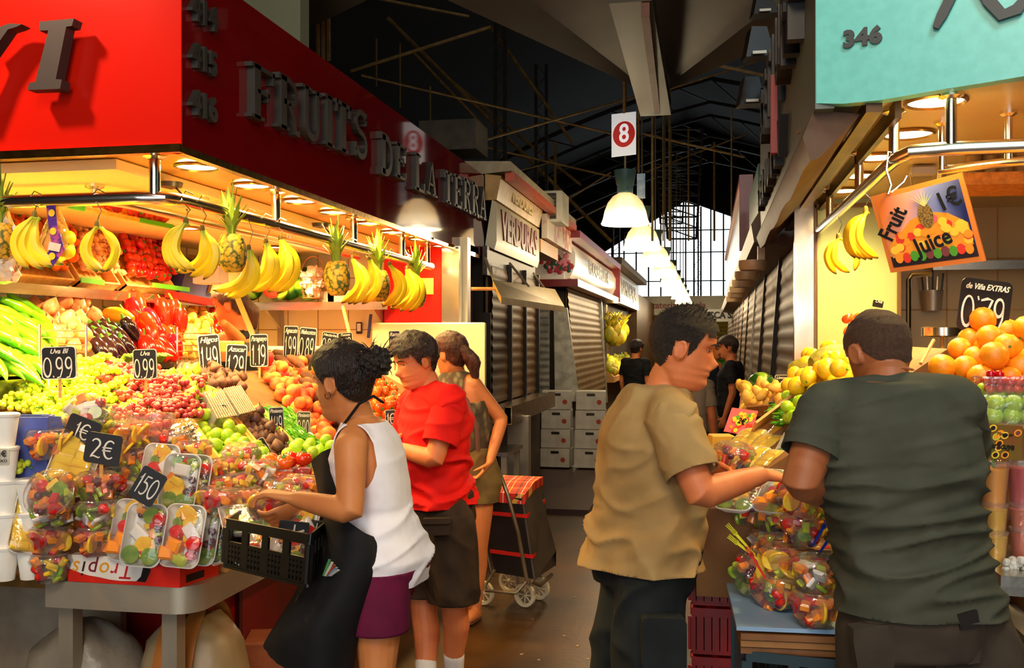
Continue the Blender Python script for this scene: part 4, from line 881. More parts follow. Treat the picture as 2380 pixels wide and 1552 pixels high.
# ---- cut fruit pieces
CH={}
def chunkmesh(k,b,m): CH[k]=b.mesh(k,m)
b=MB(); b.box((0,0,0),(.028,.024,.022),bev=.004); chunkmesh('melon_cube',b,mat('cut_melon','#f59a3a','#f0842a',rough=.18,scale=20,coat=.4))
b=MB(); b.box((0,0,0),(.03,.022,.02),bev=.004); chunkmesh('watermelon_cube',b,mat('cut_watermelon','#d82a26','#c01c1e',rough=.18,scale=20,coat=.4))
b=MB(); b.box((0,0,0),(.03,.022,.016),bev=.004); chunkmesh('green_melon_cube',b,mat('cut_greenmelon','#cfd24a','#b2c432',rough=.18,scale=20,coat=.4))
b=MB(); b.box((0,0,0),(.036,.02,.014),bev=.003); chunkmesh('pineapple_piece',b,mat('cut_pine','#f7d238','#f2c022',rough=.2,scale=20,coat=.4))
b=MB(); b.lathe([(.001,-.005),(.02,-.005),(.022,0),(.02,.005),(.001,.005)],14); chunkmesh('kiwi_slice',b,mat('cut_kiwi','#5f8a1e','#94a836',rough=.2,scale=30,coat=.4))
b=MB(); b.lathe([(.001,-.004),(.029,-.004),(.031,0),(.029,.004),(.001,.004)],18); chunkmesh('orange_slice',b,mat('cut_orange','#fbb41e','#ffd84a',rough=.2,scale=26,coat=.4))
b=MB(); b.lathe([(.001,-.022),(.01,-.016),(.018,0),(.014,.012),(.001,.014)],10); chunkmesh('strawberry',b,mat('strawberry_red','#c8141a','#e03222',rough=.25,scale=60,coat=.4))
b=MB(); b.box((0,0,0),(.045,.03,.012),bev=.004); chunkmesh('coconut_piece',b,mat('coconut_white','#f6f1ea','#e6e0da',rough=.4,scale=10))
b=MB(); b.ell((0,0,0),.012,nu=8,nv=6); chunkmesh('dark_grape',b,mat('dark_grape','#4a1428','#6b1c34',rough=.2,scale=20,coat=.4))
CK=list(CH)
def piece(par,k,loc,rot,sc=1):
    o=bpy.data.objects.new(k,CH[k]); COL.objects.link(o); o.parent=par; o.location=loc; o.rotation_euler=rot; o.scale=(sc,)*3; return o
# ---- salad tub
def tub(seed,keys,lid=True,r=.068,h=.062,n=22):
    rnd=random.Random(seed); t=bpy.data.objects.new('fruit_salad_tub',None); COL.objects.link(t)
    b=MB(); b.lathe([(.001,0),(r*.62,0),(r*.66,.004),(r*.9,h*.8),(r*.94,h),(r*1.05,h+.002),(r*1.06,h+.006)],26); part('bowl',b,CLEAR,t,world=False)
    if lid:
        b=MB(); b.lathe([(r*1.06,h+.007),(r*1.0,h+.01),(r*.96,h+.02),(r*.8,h+.03),(r*.78,h+.027),(.001,h+.027)],26); part('lid',b,CLEAR,t,world=False)
    for i in range(n):
        f=i/n; z=.010+f*(h+.0); rr=(r*.50+(r*.30)*(z/h)); a=i*2.4+rnd.random()
        piece(t,rnd.choice(keys),(math.cos(a)*rr,math.sin(a)*rr,z),(rnd.random()*3,rnd.random()*3,rnd.random()*6),1.0)
    for i in range(6): a=i*1.05; q=rnd.random()*.35*r+.01; piece(t,rnd.choice(keys),(math.cos(a)*q,math.sin(a)*q,h+.006),(rnd.uniform(-.4,.4),rnd.uniform(-.4,.4),rnd.random()*6),1.05)
    return Proto(t)
MIX1=['melon_cube','watermelon_cube','green_melon_cube','kiwi_slice','pineapple_piece','strawberry','dark_grape']
MIX2=['melon_cube','melon_cube','watermelon_cube','green_melon_cube','orange_slice']
MIX3=['pineapple_piece','green_melon_cube','melon_cube','coconut_piece','kiwi_slice','strawberry']
TUBS=[tub(1,MIX1),tub(2,MIX2),tub(3,MIX3)]
# ---- white tray with fruit under film  (stands in xz plane, faces -y)
def rrect(w,h,r,n=5):
    P=[]
    for cx,cy,a0 in ((w/2-r,h/2-r,0),(-w/2+r,h/2-r,90),(-w/2+r,-h/2+r,180),(w/2-r,-h/2+r,270)):
        for i in range(n+1): a=R(a0+90*i/n); P.append((cx+r*math.cos(a),cy+r*math.sin(a)))
    return P
def tray(seed,lay,w=.13,h=.19,d=.022):
    rnd=random.Random(seed); t=bpy.data.objects.new('fruit_tray',None); COL.objects.link(t)
    def ring(k,y): return [V((x,y,z)) for x,z in rrect(w*k,h*k if k<1 else h,.03*k)]
    b=MB(); b.loft([[V((x,y,z)) for x,z in rrect(w-q,h-q,.03)] for q,y in ((.0,-.004),(0,0),(.03,d),(.036,d),(.036,d-.003),(.006,-.001),(.006,-.004),(0,-.004))],cap=False)
    b.prism(rrect(w-.032,h-.032,.024),(0,d-.002,0),(1,0,0),(0,0,1),(0,.002,0)); part('tray_shell',b,WHITEP,t,world=False,label='white foam tray')
    for k,x,z,rz,s in lay: piece(t,k,(x,.0+rnd.uniform(-.004,.004),z),(PI/2+rnd.uniform(-.3,.3),rz,rnd.uniform(-.2,.2)),s)
    for i in range(16): piece(t,rnd.choice(MIX1),(rnd.uniform(-.04,.04),.009,rnd.uniform(-.07,.07)),(rnd.random()*3,rnd.random()*3,0),.95)
    f=MB(); f.loft([[V((x,y,z)) for x,z in rrect(w-q,h-q,.03)] for q,y in ((0,-.005),(.02,-.014),(.06,-.018))],cap=False); f.add([V((x,-.018,z)) for x,z in rrect(w-.06,h-.06,.03)],[tuple(range(24))]); part('film',f,CLEAR2,t,world=False)
    return Proto(t)
TRAYS=[tray(1,[('kiwi_slice',-.03,-.06,0,1.3),('kiwi_slice',.03,-.06,0,1.3),('coconut_piece',-.015,.0,.6,1.4),('orange_slice',.01,-.035,0,1.1),('kiwi_slice',.01,.06,0,1.2),('dark_grape',.04,.02,0,1),('dark_grape',.045,-.01,0,1),('strawberry',.04,.05,0,1.2)]),
 tray(2,[('orange_slice',0,.055,0,1.25),('coconut_piece',.025,.01,.9,1.3),('strawberry',.04,-.02,.5,1.5),('melon_cube',-.02,-.03,.3,1.8),('melon_cube',-.04,-.055,0,1.7),('green_melon_cube',0,-.07,.4,1.6),('strawberry',-.02,.01,1,1.3)]),
 tray(3,[('orange_slice',-.015,-.02,0,1.2),('coconut_piece',0,.04,.1,1.35),('kiwi_slice',-.025,-.06,0,1.3),('kiwi_slice',.02,-.065,0,1.3),('dark_grape',.04,.01,0,1.1),('dark_grape',.03,-.03,0,1.1),('dark_grape',.045,-.02,0,1.1),('pineapple_piece',-.01,0,.5,1.2)])]
PTRAY=tray(4,[('pineapple_piece',x,z,0,1.5) for x in (-.03,.02) for z in (-.07,-.045,-.02,.005,.03,.055,.075)])
# ---- cups
cup=MB(); cup.lathe([(.001,0),(.03,0),(.043,.10),(.043,.105)],20); c0=bpy.data.objects.new('white_cup',cup.mesh('white_cup',mat('cup_white','#fdfaf2','#f3eee2',rough=.4,sss=.1))); COL.objects.link(c0)
l=MB(); l.lathe([(.046,.103),(.047,.112),(.04,.116),(.001,.114)],20); part('lid',l,WHITEP,c0,world=False); CUP=Proto(c0)
def juice(colr,key,straw=None,h=.13,r=.042):
    j=MB(); j.lathe([(.001,.002),(r*.68,.002),(r*.95,h*.93),(.001,h*.93)],20); o=bpy.data.objects.new('juice_cup',j.mesh('juice_cup',mat(key,colr,rough=.35,sss=.1))); COL.objects.link(o)
    s=MB(); s.lathe([(.001,0),(r*.72,0),(r,h),(r*1.04,h+.003)],20); part('cup_wall',s,CLEAR,o,world=False)
    s=MB(); s.lathe([(r*1.05,h),(r*1.06,h+.008),(r*.9,h+.012),(.001,h+.012)],20); part('lid',s,CLEAR,o,world=False)
    if straw: s=MB(); s.tube([(0,0,.02),(.005,0,h+.07)],.0035,n=6); part('straw',s,straw,o,world=False)
    return Proto(o)
STG=mat('straw_green','#3fae1e','#39a01a',rough=.4); STY=mat('straw_yellow','#e0dc1e','#d2cc18',rough=.4); STB=mat('straw_blue','#2748c8','#2240b0',rough=.4)
# ================================================================ helpers to lay out produce
def inpoly(x,y,P):
    c=False; n=len(P)
    for i in range(n):
        a=P[i]; b_=P[(i+1)%n]
        if (a[1]>y)!=(b_[1]>y) and x<(b_[0]-a[0])*(y-a[1])/(b_[1]-a[1])+a[0]: c=not c
    return c
def pile(protos,poly,pl,sp,lift,label,cat,group,rot='any',seed=0,extra=.25,rowf=.87,mound=.0,scale=1,jit=.15,limit=300,top=.8):
    p0,n=pl; rnd=random.Random(seed); P3=[onP(x,y,p0,n) for x,y in poly]; u=V((0,0,1)).cross(n); u=u.normalized() if u.length>.01 else V((1,0,0)); v=n.cross(u); o=P3[0]
    P2=[((p-o).dot(u),(p-o).dot(v)) for p in P3]; xs=[p[0] for p in P2]; ys=[p[1] for p in P2]; pts=[]; row=0; y=min(ys)+sp*.3
    cx=sum(xs)/len(xs); cy=sum(ys)/len(ys)
    while y<max(ys):
        x=min(xs)+(sp/2 if row%2 else 0)
        while x<max(xs):
            if inpoly(x,y,P2): pts.append((x,y,0))
            x+=sp
        y+=sp*rowf; row+=1
    if extra: pts+=[(x+sp/2,y+sp*.3,sp*top) for x,y,_ in pts if rnd.random()<extra and inpoly(x+sp/2,y+sp*.3,P2)]
    if not hasattr(protos,'__len__'): protos=[protos]
    mr=max(max(xs)-min(xs),max(ys)-min(ys))/2
    out=[]
    for x,y,h in pts[:limit]:
        m=mound*max(0,1-((x-cx)**2+(y-cy)**2)/mr**2)
        q=o+u*(x+rnd.uniform(-jit,jit)*sp)+v*(y+rnd.uniform(-jit,jit)*sp)+n*(lift+h+m)
        if rot=='any': r_=(rnd.uniform(0,6),rnd.uniform(0,6),rnd.uniform(0,6))
        elif rot=='up': r_=(rnd.uniform(-.5,.5),rnd.uniform(-.5,.5),rnd.uniform(0,6))
        elif rot=='flat': r_=(rnd.uniform(-.3,.3),rnd.uniform(-.3,.3),rnd.uniform(0,6))
        elif callable(rot): r_=rot(rnd)
        k=scale*rnd.uniform(.9,1.1)
        out.append(rnd.choice(protos).put(q,r_,k,label,cat,group))
    return out
def planeof(a,b_,c):
    n=(b_-a).cross(c-a).normalized()
    if n.dot(EYE-a)<0: n=-n
    return (a,n)
def board(cx,cy,w,h,d,main,top,tilt,label,skew=0,stick=None,mc=None,strokew=.085,border=True,small=None,yaw=0,mh=.6,cat='price sign',name='price_sign',toph=.16,keep=None):
    """hand painted price board: pixel centre and size at depth d"""
    s=d/F; c=W(cx,cy,d); W_=w*s; H_=h*s; a=R(tilt)
    r0=Matrix.Rotation(R(yaw),3,'Z')@RT; u=(r0*math.cos(a)+UP*math.sin(a)).normalized(); v=(UP*math.cos(a)-r0*math.sin(a)).normalized(); n=u.cross(v)
    t=thing(name,label,cat,c); b=MB(); b.prism(rrect(W_,H_,min(W_,H_)*.12,3),c,u,v,-n*.004); part('board',b,mc or BLK,t,smooth=False)
    if border:
        b=MB(); o=rrect(W_,H_,min(W_,H_)*.12,3); i_=rrect(W_*.94,H_*.95,min(W_,H_)*.1,3); k=len(o); A=[c+u*x+v*y+n*.001 for x,y in o]+[c+u*x+v*y+n*.001 for x,y in i_]
        b.add(A,[(j,(j+1)%k,k+(j+1)%k,k+j) for j in range(k)]); part('painted_edge',b,CHALK,t,smooth=False)
    b=MB(); tot=sum(ADV.get(ch,.6)*1.08 for ch in main); hh=min(H_*mh,W_*.88/tot) if tot else 1; hv=H_*mh
    if main: strokes(b,main,c-v*H_*(.13 if top else 0)+n*.0012,u*1.0,v*(hv/hh),hh,strokew*hh,n*.0012,1.08)
    if main: part('painted_price',b,CHALK,t,smooth=False)
    if top:
        m=text_mb(top,H_*toph*1.3,bold=H_*.003,shear=.35,ext=.0008); wd=max(p.x for p in m.v)-min(p.x for p in m.v); k=min(1,W_*.85/max(wd,1e-4)); place_text(m,c+v*H_*.35+n*.0016,u,v,sx=k,sy=1); part('painted_word',m,CHALK,t,smooth=False)
    if stick: b=MB(); b.bar(c-v*H_*.45-n*.006,c-v*H_*.45-UP*stick-n*.006,.012,.004,side=u); part('stake',b,WOOD,t,smooth=False)
    return t
# ================================================================ LEFT DISPLAY
DW=mat('display_wood','#8a5a26','#6e451b',rough=.7,scale=4)
ds=thing('display_stand','stepped wooden stand under the fruit piles of the red stall','display stand',(-2.4,4.9,.805))
b=MB(); _f=[(-1.74,.805),(-1.74,1.04),(-2.46,1.44),(-2.7,1.44),(-2.7,.805)]; _g=[(-1.74,.805),(-1.74,1.04),(-2.1,1.2),(-2.7,1.2),(-2.7,.805)]; b.loft([[V((x,3.6,z)) for x,z in _g],[V((x,4.3,z)) for x,z in _f],[V((x,6.9,z)) for x,z in _f]]); part('aisle_slope',b,DW,ds,smooth=False)
b=MB(); b.prism([(3.36,.805),(3.36,1.10),(3.55,1.22),(4.15,1.43),(4.75,1.43),(4.75,.805)],(-3.3,0,0),(0,1,0),(0,0,1),(.78,0,0)); b.prism([(3.37,.805),(3.37,1.10),(3.7,1.2),(3.95,1.2),(3.95,.805)],(-2.52,0,0),(0,1,0),(0,0,1),(.42,0,0)); part('front_slope',b,DW,ds,smooth=False)
b=MB(); b.box((-3.32,4.5,1.1),(.6,2.0,.72)); b.box((-3.03,4.5,1.475),(.02,2.0,.06)); part('inner_ledge',b,STEEL,ds,smooth=False)
p0=V((-1.74,5,1.05)); nS=V((.40,0,.72)).normalized(); nS=V((.485,0,.874)); PS=(p0,nS)      # aisle slope
PF=planeof(V((-3,4.15,1.44)),V((-2,4.15,1.44)),V((-2.5,3.55,1.23)))   # front slope
RSL='on the red stall display'
pile(PEACH,[(598,858),(680,858),(735,935),(775,1048),(745,1058),(700,1000),(645,925)],PS,.064,.03,'ripe orange-red peach in the long peach row between green peppers and sweet potatoes','peach','peaches on the red stall',seed=1,extra=.3)
pile(PAD,[(545,885),(600,880),(672,965),(752,1062),(665,1072),(600,985)],PS,.021,.035,'small glossy green pepper in the sloping heap beside the peaches','green pepper','small green peppers on the red stall',rot=lambda r:(r.uniform(-.3,.3),.5+r.uniform(-.3,.3),r.uniform(-.7,.7)),seed=2,extra=.25,limit=290,rowf=1.0)
pile(PAD,[(545,885),(600,880),(672,965),(752,1062),(665,1072),(600,985)],PS,.024,.002,'small glossy green pepper in the sloping heap beside the peaches','green pepper','small green peppers on the red stall',rot='flat',seed=22,extra=0,limit=10)
pile(YAM,[(640,830),(700,835),(745,880),(800,995),(752,990),(690,925)],PS,.072,.03,'dark brown sweet potato stacked lengthwise beside the peaches','sweet potato','sweet potatoes on the red stall',rot=lambda r:(0,.5,r.uniform(-.35,.35)),seed=3,extra=.35)
pile(PEACH,[(700,825),(760,835),(790,925),(752,905)],PS,.066,.03,'orange-red peach in the far heap behind the dark haired woman\'s head','peach','far peaches on the red stall',seed=4)
pile(VTOM,[(800,930),(860,900),(915,930),(945,1000),(880,1010),(850,960)],PS,.064,.03,'orange-red tomato between the white top woman and the red shirt man','tomato','aisle tomatoes on the red stall',seed=5)
pile(BEA,[(868,855),(905,850),(985,960),(950,985),(900,925)],PS,.022,.012,'thin green bean in the heap between two tomato piles','green bean','green beans on the red stall',rot='flat',seed=6,extra=.3,limit=160)
pile(TOM,[(896,825),(945,825),(1010,935),(985,950),(930,880)],PS,.064,.03,'shiny red tomato in the farthest tomato pile by the cream screen','tomato','far red tomatoes on the red stall',seed=7,extra=.4)
pile(FIG,[(405,862),(480,868),(548,900),(560,930),(470,925)],PS,.05,.025,'dark brown fig in the upper fig heap beside the pears','fig','upper figs on the red stall',rot='up',seed=8,extra=.35)
pile(PEAR,[(390,885),(430,882),(478,935),(500,972),(430,985),(395,940)],PS,.058,.025,'yellow-green pear in the upper heap beside the red grapes','pear','pears on the red stall',rot='up',seed=9,extra=.35)
for q,(poly) in enumerate([[(255,862),(330,850),(425,900),(445,960),(395,1010),(300,1000),(280,930)]]):
    pile(RB,poly,PF,.105,.01,'bunch of dusky red grapes in the heap beside the green grapes','grapes','red grape bunches',rot=lambda r:(r.uniform(-.2,.2),r.uniform(-.2,.2),r.uniform(0,6)),seed=10,extra=.3,top=.3)
pile(GB,[(10,905),(110,870),(200,850),(285,900),(300,985),(150,1000),(10,985)],PF,.115,.01,'bunch of yellow-green grapes in the broad upper heap','grapes','upper green grape bunches',rot=lambda r:(r.uniform(-.2,.2),r.uniform(-.2,.2),r.uniform(0,6)),seed=11,extra=.35,top=.3)
pile(PEARLO,[(-40,870),(45,860),(40,920),(0,960),(-60,960)],PF,.042,.02,'small pinkish onion at the left edge beside the green grapes','onion','small onions at the left edge',seed=12)
def liftobj(o,dz): o.location.z+=dz
# divider card between green and red grapes
dv=MB(); A=onP(287,905,*PF); B=onP(352,1065,*PF); dv.add([A+V((0,0,-.05)),A+V((0,0,.05)),B+V((0,0,.07)),B+V((0,0,-.1))]+[p+V((.006,0,0)) for p in (A+V((0,0,-.05)),A+V((0,0,.05)),B+V((0,0,.07)),B+V((0,0,-.1)))],[(0,1,2,3),(7,6,5,4),(0,4,5,1),(1,5,6,2),(2,6,7,3),(3,7,4,0)])
solo('divider_board',dv,WOOD,'thin wooden divider between the green and the red grapes','divider',smooth=False)
# wooden crates with figs and pears
def open_box(name,label,cat,corners,h,m,th=.012,parts='side_board',group=None):
    """box from 4 floor corners (world, ordered) and up vector h"""
    t=thing(name,label,cat,corners[0],group=group); b=MB(); k=len(corners); b.add(list(corners)+[c-h*.06 for c in corners],[tuple(range(k)),tuple(range(2*k-1,k-1,-1))]+[(i,k+i,k+(i+1)%k,(i+1)%k) for i in range(k)]); part('bottom',b,m,t,smooth=False)
    cen=sum(corners,V())/k
    for i in range(k):
        a=corners[i]; c=corners[(i+1)%k]; n=(c-a).cross(h).normalized(); 
        if n.dot(cen-a)<0: n=-n
        n=n*th; b=MB(); b.add([a,c,c+h,a+h,a+n,c+n,c+n+h,a+n+h],[(0,1,2,3),(7,6,5,4),(0,4,5,1),(1,5,6,2),(2,6,7,3),(3,7,4,0)]); part(parts,b,m,t,smooth=False)
    return t
PALEW=mat('pale_wood','#ecc05c','#ddac48',rough=.6,scale=5,stretch=(1,8,8))
def crate_on(poly,pl,h,label,lift=.0):
    C=[onP(x,y,*pl)+pl[1]*lift for x,y in poly]; return open_box('wooden_crate',label,'crate',C,pl[1]*h,PALEW)
crate_on([(528,985),(592,962),(735,1118),(660,1150)],PS,.055,'pale wooden crate of dark figs sloping down beside the small green peppers')
pile(FIG,[(540,990),(585,972),(715,1105),(665,1125)],PS,.05,.03,'dark fig lying in the pale wooden crate','fig','figs in the wooden crate',rot='up',seed=13,extra=.3)
crate_on([(430,1000),(524,985),(650,1150),(560,1190)],PS,.055,'pale wooden crate of green pears left of the fig crate')
pile(LIM,[(445,1000),(515,990),(640,1140),(575,1165)],PS,.05,.03,'round green lime in the pale wooden crate left of the figs','lime','limes in the wooden crate',seed=14,extra=.3)
# clear punnets of figs (ribbed lids)
for k,(poly) in enumerate([[(448,958),(492,948),(528,1012),(478,1022)],[(496,947),(538,938),(572,998),(532,1010)]]):
    C=[onP(x,y,*PS)+nS*.05 for x,y in poly]; t=thing('fig_punnet',('left','right')[k]+' of two ribbed clear punnets of figs lying side by side','punnet',C[0])
    b=MB(); b.add(C+[c+nS*.05 for c in C],[(0,1,2,3),(7,6,5,4),(0,4,5,1),(1,5,6,2),(2,6,7,3),(3,7,4,0)]); part('shell',b,clearmat('brown_clear',(.85,.7,.5),.3),t,smooth=False)
    b=MB()
    for i in range(9): f=(i+.5)/9; a=C[0].lerp(C[1],f)+nS*.052; c=C[3].lerp(C[2],f)+nS*.052; b.bar(a,c,.003,.002)
    part('rib',b,mat('rib_plastic','#cbb48c',rough=.2),t,smooth=False)
    for i in range(8):
        q=C[0].lerp(C[1],(.2+.3*(i%3))).lerp(C[3].lerp(C[2],(.2+.3*(i%3))),.15+.28*(i//3))+nS*.024; o=bpy.data.objects.new('fig',FIG.root.data); COL.objects.link(o); o.parent=t; o.location=q-C[0]; o.rotation_euler=(i,i*2,0)
b=MB(); c=W(525,888,4.9); b.ell(c,(.05,.03,.012),Euler((.5,0,.4)).to_matrix()); solo('white_scoop',b,WHITEP,'glossy white oval scoop lying between the figs and green peppers','scoop')
# lower limes and tubs of tomatoes along the front
PLOW=planeof(W(600,1100,3.95),W(760,1060,4.25),W(620,1040,4.3))
pile(LIM,[(655,1075),(745,1052),(775,1060),(770,1095),(700,1100),(620,1110)],PLOW,.05,.03,'yellow-green lime in the strip below the small green peppers','lime','limes below the green peppers',seed=15,extra=.5)
pile(LIM,[(470,1040),(530,1020),(600,1085),(560,1110),(500,1110)],planeof(W(480,1100,3.8),W(600,1100,3.85),W(520,1020,4.1)),.05,.03,'yellow-green lime in the heap behind the one euro tag','lime','limes behind the one euro tag',seed=16,extra=.5)
def punnet(px,py,d,w,dep,h,label,fill,n,r,seed,m=None,name='punnet',cat='punnet',yaw=0):
    c=W(px,py,d); rm=Matrix.Rotation(yaw,3,'Z'); X=rm@V((1,0,0)); Y=rm@V((0,1,0))
    t=thing(name,label,cat,c); b=MB(); th=.002
    o=[(-w/2*.88,-dep/2*.88,0),(w/2*.88,-dep/2*.88,0),(w/2*.88,dep/2*.88,0),(-w/2*.88,dep/2*.88,0),(-w/2,-dep/2,h),(w/2,-dep/2,h),(w/2,dep/2,h),(-w/2,dep/2,h)]
    P=[c+X*x+Y*y+UP*z for x,y,z in o]; b.add(P,[(3,2,1,0),(0,1,5,4),(1,2,6,5),(2,3,7,6),(3,0,4,7)])
    for i in range(4): b.bar(P[4+i],P[4+(i+1)%4],.006,.006)
    part('tub',b,m or CLEAR,t,smooth=False)
    rnd=random.Random(seed); k=0
    nx=max(2,int(w/(2*r))); ny=max(2,int(dep/(2*r))); L_=0
    while k<n:
        for iy in range(ny):
            for ix in range(nx):
                if k>=n: break
                o=fill.root.copy(); COL.objects.link(o); 
                for ch in fill.root.children: c2=ch.copy(); COL.objects.link(c2); c2.parent=o
                for q in ('label','category','group'):
                    if q in o: del o[q]
                o.location=c+X*((ix+.5)/nx-.5+(.1 if L_%2 else 0)/nx)*w*.85+Y*((iy+.5)/ny-.5)*dep*.85+UP*(r+L_*r*1.6+rnd.uniform(-.003,.003)); o.rotation_euler=(rnd.random(),rnd.random(),rnd.random()*6); o.scale=(r/.034 if fill in (TOM,VTOM) else 1,)*3
                tag(o,'%s held in the %s'%(o.name.split('.')[0].replace('_',' '),label),o.name.split('.')[0].replace('_',' '),'contents of the '+label); k+=1
        L_+=1
    return t
punnet(640,1125,3.75,.14,.12,.06,'clear punnet heaped with red tomatoes in front of the limes',VTOM,7,.034,31,yaw=.3)
punnet(688,1118,3.85,.12,.12,.06,'clear punnet of bright tomatoes beside the woman\'s black apron',TOM,6,.034,32,yaw=.3)
# ---- inner ledge produce
PB=planeof(V((-3.05,4,1.50)),V((-3.05,5,1.50)),V((-3.45,4,1.75)))
pile(GPE,[(-30,745),(60,738),(100,800),(98,862),(60,880),(-30,870)],PB,.062,.03,'long curved green pepper in the heap at the left end of the inner ledge','green pepper','long green peppers',rot=lambda r:(r.uniform(-.3,.3),.5,r.uniform(-.5,.9)),seed=17,extra=.3,scale=1.35)
pile(ONI,[(50,722),(110,720),(190,742),(205,800),(190,845),(95,800)],PB,.078,.04,'brown onion heaped behind the first chrome wire guard','onion','onions on the inner ledge',rot='up',seed=18,extra=.3)
pile(EGG,[(210,775),(290,790),(300,835),(210,838)],PB,.085,.045,'dark shiny eggplant beside the red peppers','eggplant','eggplants on the inner ledge',rot=lambda r:(r.random()*6,1.0,r.uniform(0,1)),seed=19,extra=.2)
MAN.put(onP(252,776,PB[0],PB[1])+PB[1]*.12,(0,.2,-.05),.8,'plump yellow-orange melon lying on top of the eggplants','melon')
pile(RPE,[(255,742),(340,735),(400,790),(410,835),(320,840),(285,800)],PB,.1,.05,'glossy red pepper in the heap between the two chrome wire guards','red pepper','red peppers on the inner ledge',rot=lambda r:(r.random()*6,r.uniform(.6,1.5),r.uniform(-.6,.6)),seed=20,extra=.35,scale=1.25)
pile(POT,[(345,738),(430,728),(485,750),(488,835),(415,840),(405,780)],PB,.055,.03,'golden potato heaped behind the second chrome wire guard','potato','potatoes on the inner ledge',seed=21,extra=.4)
pile(RPE,[(488,745),(512,742),(528,800),(500,810)],PB,.078,.045,'glossy red pepper right of the potatoes','red pepper','red peppers right of the potatoes',rot=lambda r:(r.random()*6,1.2,0),seed=23,extra=.3)
for k,(x0,x1,y0,y1) in enumerate(((92,200,760,850),(412,490,766,846))):
    t=thing('wire_guard',('chrome wire guard holding back the onions','chrome wire guard holding back the potatoes')[k],'wire guard',onX((x0+x1)/2,y1,-3.0))
    for x in (x0,x1): b=MB(); b.tube([onX(x,y0-6,-3.0),onX(x,y1,-3.0)],.006,n=8); part('upright',b,CHROME,t)
    for i in range(6):
        y=y0+8+(y1-y0-10)*i/5; b=MB(); b.tube([onX(x0,y,-3.0),onX(x1,y+1,-3.0)],.004,n=6); part('cross_wire',b,CHROME,t)
for k in range(4):
    pass
b=MB()
for i in range(14): b.tube([V((-3.02,4.66+i*.03,1.5)),V((-2.99,4.67+i*.03,1.54)),V((-2.95,4.66+i*.03+.02*math.sin(i*2),1.53))],[.012,.014,.003],n=5)
solo('leafy_greens',b,mat('leaf_green','#7c9a24','#3f6a1a',rough=.5,scale=20),'frilly green leaves lying below the eggplants','greens')
# ---- crates on the wall shelf, tilted towards the customer
PW2=planeof(V((-3.38,4,1.92)),V((-3.38,5,1.92)),V((-3.62,4,2.26)))
def tcrate(x0,x1,label,m):
    a=onP(x0,650,*PW2); bb=onP(x1,665,*PW2); a.z=bb.z=1.92; a.x=bb.x=-3.38; up=V((-.24,0,.34)); n=PW2[1]*.05
    C=[a-n*.6,bb-n*.6,bb+up-n*.6,a+up-n*.6]; return open_box('tilted_crate',label,'crate',C,n*1.3,m)
tcrate(-60,168,'tilted wooden crate of oranges and tomatoes at the left end of the shelf',WOOD)
tcrate(172,268,'tilted wooden crate of small onions behind the hanging bananas',WOOD)
tcrate(272,392,'tilted wooden crate of red tomatoes on the steel shelf',WOOD)
pile(TOM,[(252,505),(350,520),(368,545),(385,655),(285,645)],PW2,.066,.035,'shiny red tomato in the tilted crate on the steel shelf','tomato','tomatoes in the tilted crate',seed=24,extra=.1)
pile(PEARLO,[(168,480),(240,500),(280,640),(178,628)],PW2,.042,.02,'small pale onion in the tilted crate behind the bananas','onion','small onions in the tilted crate',seed=25,extra=.15)
pile(VTOM,[(-40,500),(55,480),(160,500),(165,628),(-40,615)],PW2,.072,.035,'orange-red tomato in the tilted crate at the left end of the shelf','tomato','tomatoes at the left end of the shelf',seed=26,extra=.1)
# upper small ledge with tomatoes, green-edged
A=W(150,476,4.55); B_=W(400,527,5.15); b=MB(); b.bar(A,B_,.02,.018,side=UP)
us=thing('crate_ledge','thin pale ledge with green painted ends above the tilted crates','ledge',A); part('ledge_strip',b,PALEW,us,smooth=False)
b=MB(); b.bar(A+(B_-A)*.02,A+(B_-A)*.16,.022,.024,side=UP); part('green_end',b,GREENEDGE,us,smooth=False,label='green painted end'); b=MB(); b.bar(A+(B_-A)*.66,B_,.022,.024,side=UP); part('green_end',b,GREENEDGE,us,smooth=False,label='green painted end')
for i in range(13):
    f=.32+i*.052+(.02 if i%3 else 0); q=A+(B_-A)*f+V((-.02,0,.045)); (TOM if i%4 else VTOM).put(q,(.2*i,.3*i,i),1.0,'red tomato lined up on the thin ledge above the tilted crates','tomato','tomatoes on the thin ledge')
b=MB()
for f0,f1 in ((.5,.58),(.83,.94)): 
    p=onX(195+0,655,-3.33); 
for k,(x0,x1) in enumerate(((188,242),(355,440))):
    b=MB(); b.bar(onX(x0,650+k*12,-3.325),onX(x1,657+k*16,-3.325),.006,.028); solo('green_strip',b,GREENEDGE,('green painted crate edge below the middle bananas','green painted crate edge below the red tomatoes')[k],'crate edge',smooth=False)
# blue crates + clutter at the right end of the long shelf
BLUEB=mat('blue_carton','#2c2a5c','#3a3670',rough=.6)
bc=thing('blue_carton','dark blue and brown carton behind the hanging bananas','carton',V((-3.5,6.3,1.9)))
b=MB(); b.box(V((-3.52,6.2,2.04)),(.26,.5,.26),Euler((0,.3,0)).to_matrix()); part('carton_body',b,BLUEB,bc,smooth=False)
b=MB(); b.box(V((-3.47,6.5,2.08)),(.24,.4,.2),Euler((0,.35,0)).to_matrix()); part('brown_flap',b,CARD,bc,smooth=False)
b=MB(); c=onX(470,688,-3.3); b.bar(onX(385,682,-3.3),onX(503,704,-3.3),.01,.045); solo('red_strip',b,REDP,'bright red strip along the right end of the long shelf','strip',smooth=False)
b=MB(); b.box(W(490,640,5.7),(.16,.12,.1),bev=.005); solo('clear_container',b,mat('frosted','#dcd0c4',rough=.3),'frosted plastic container on the shelf below the pineapple','container',smooth=False)
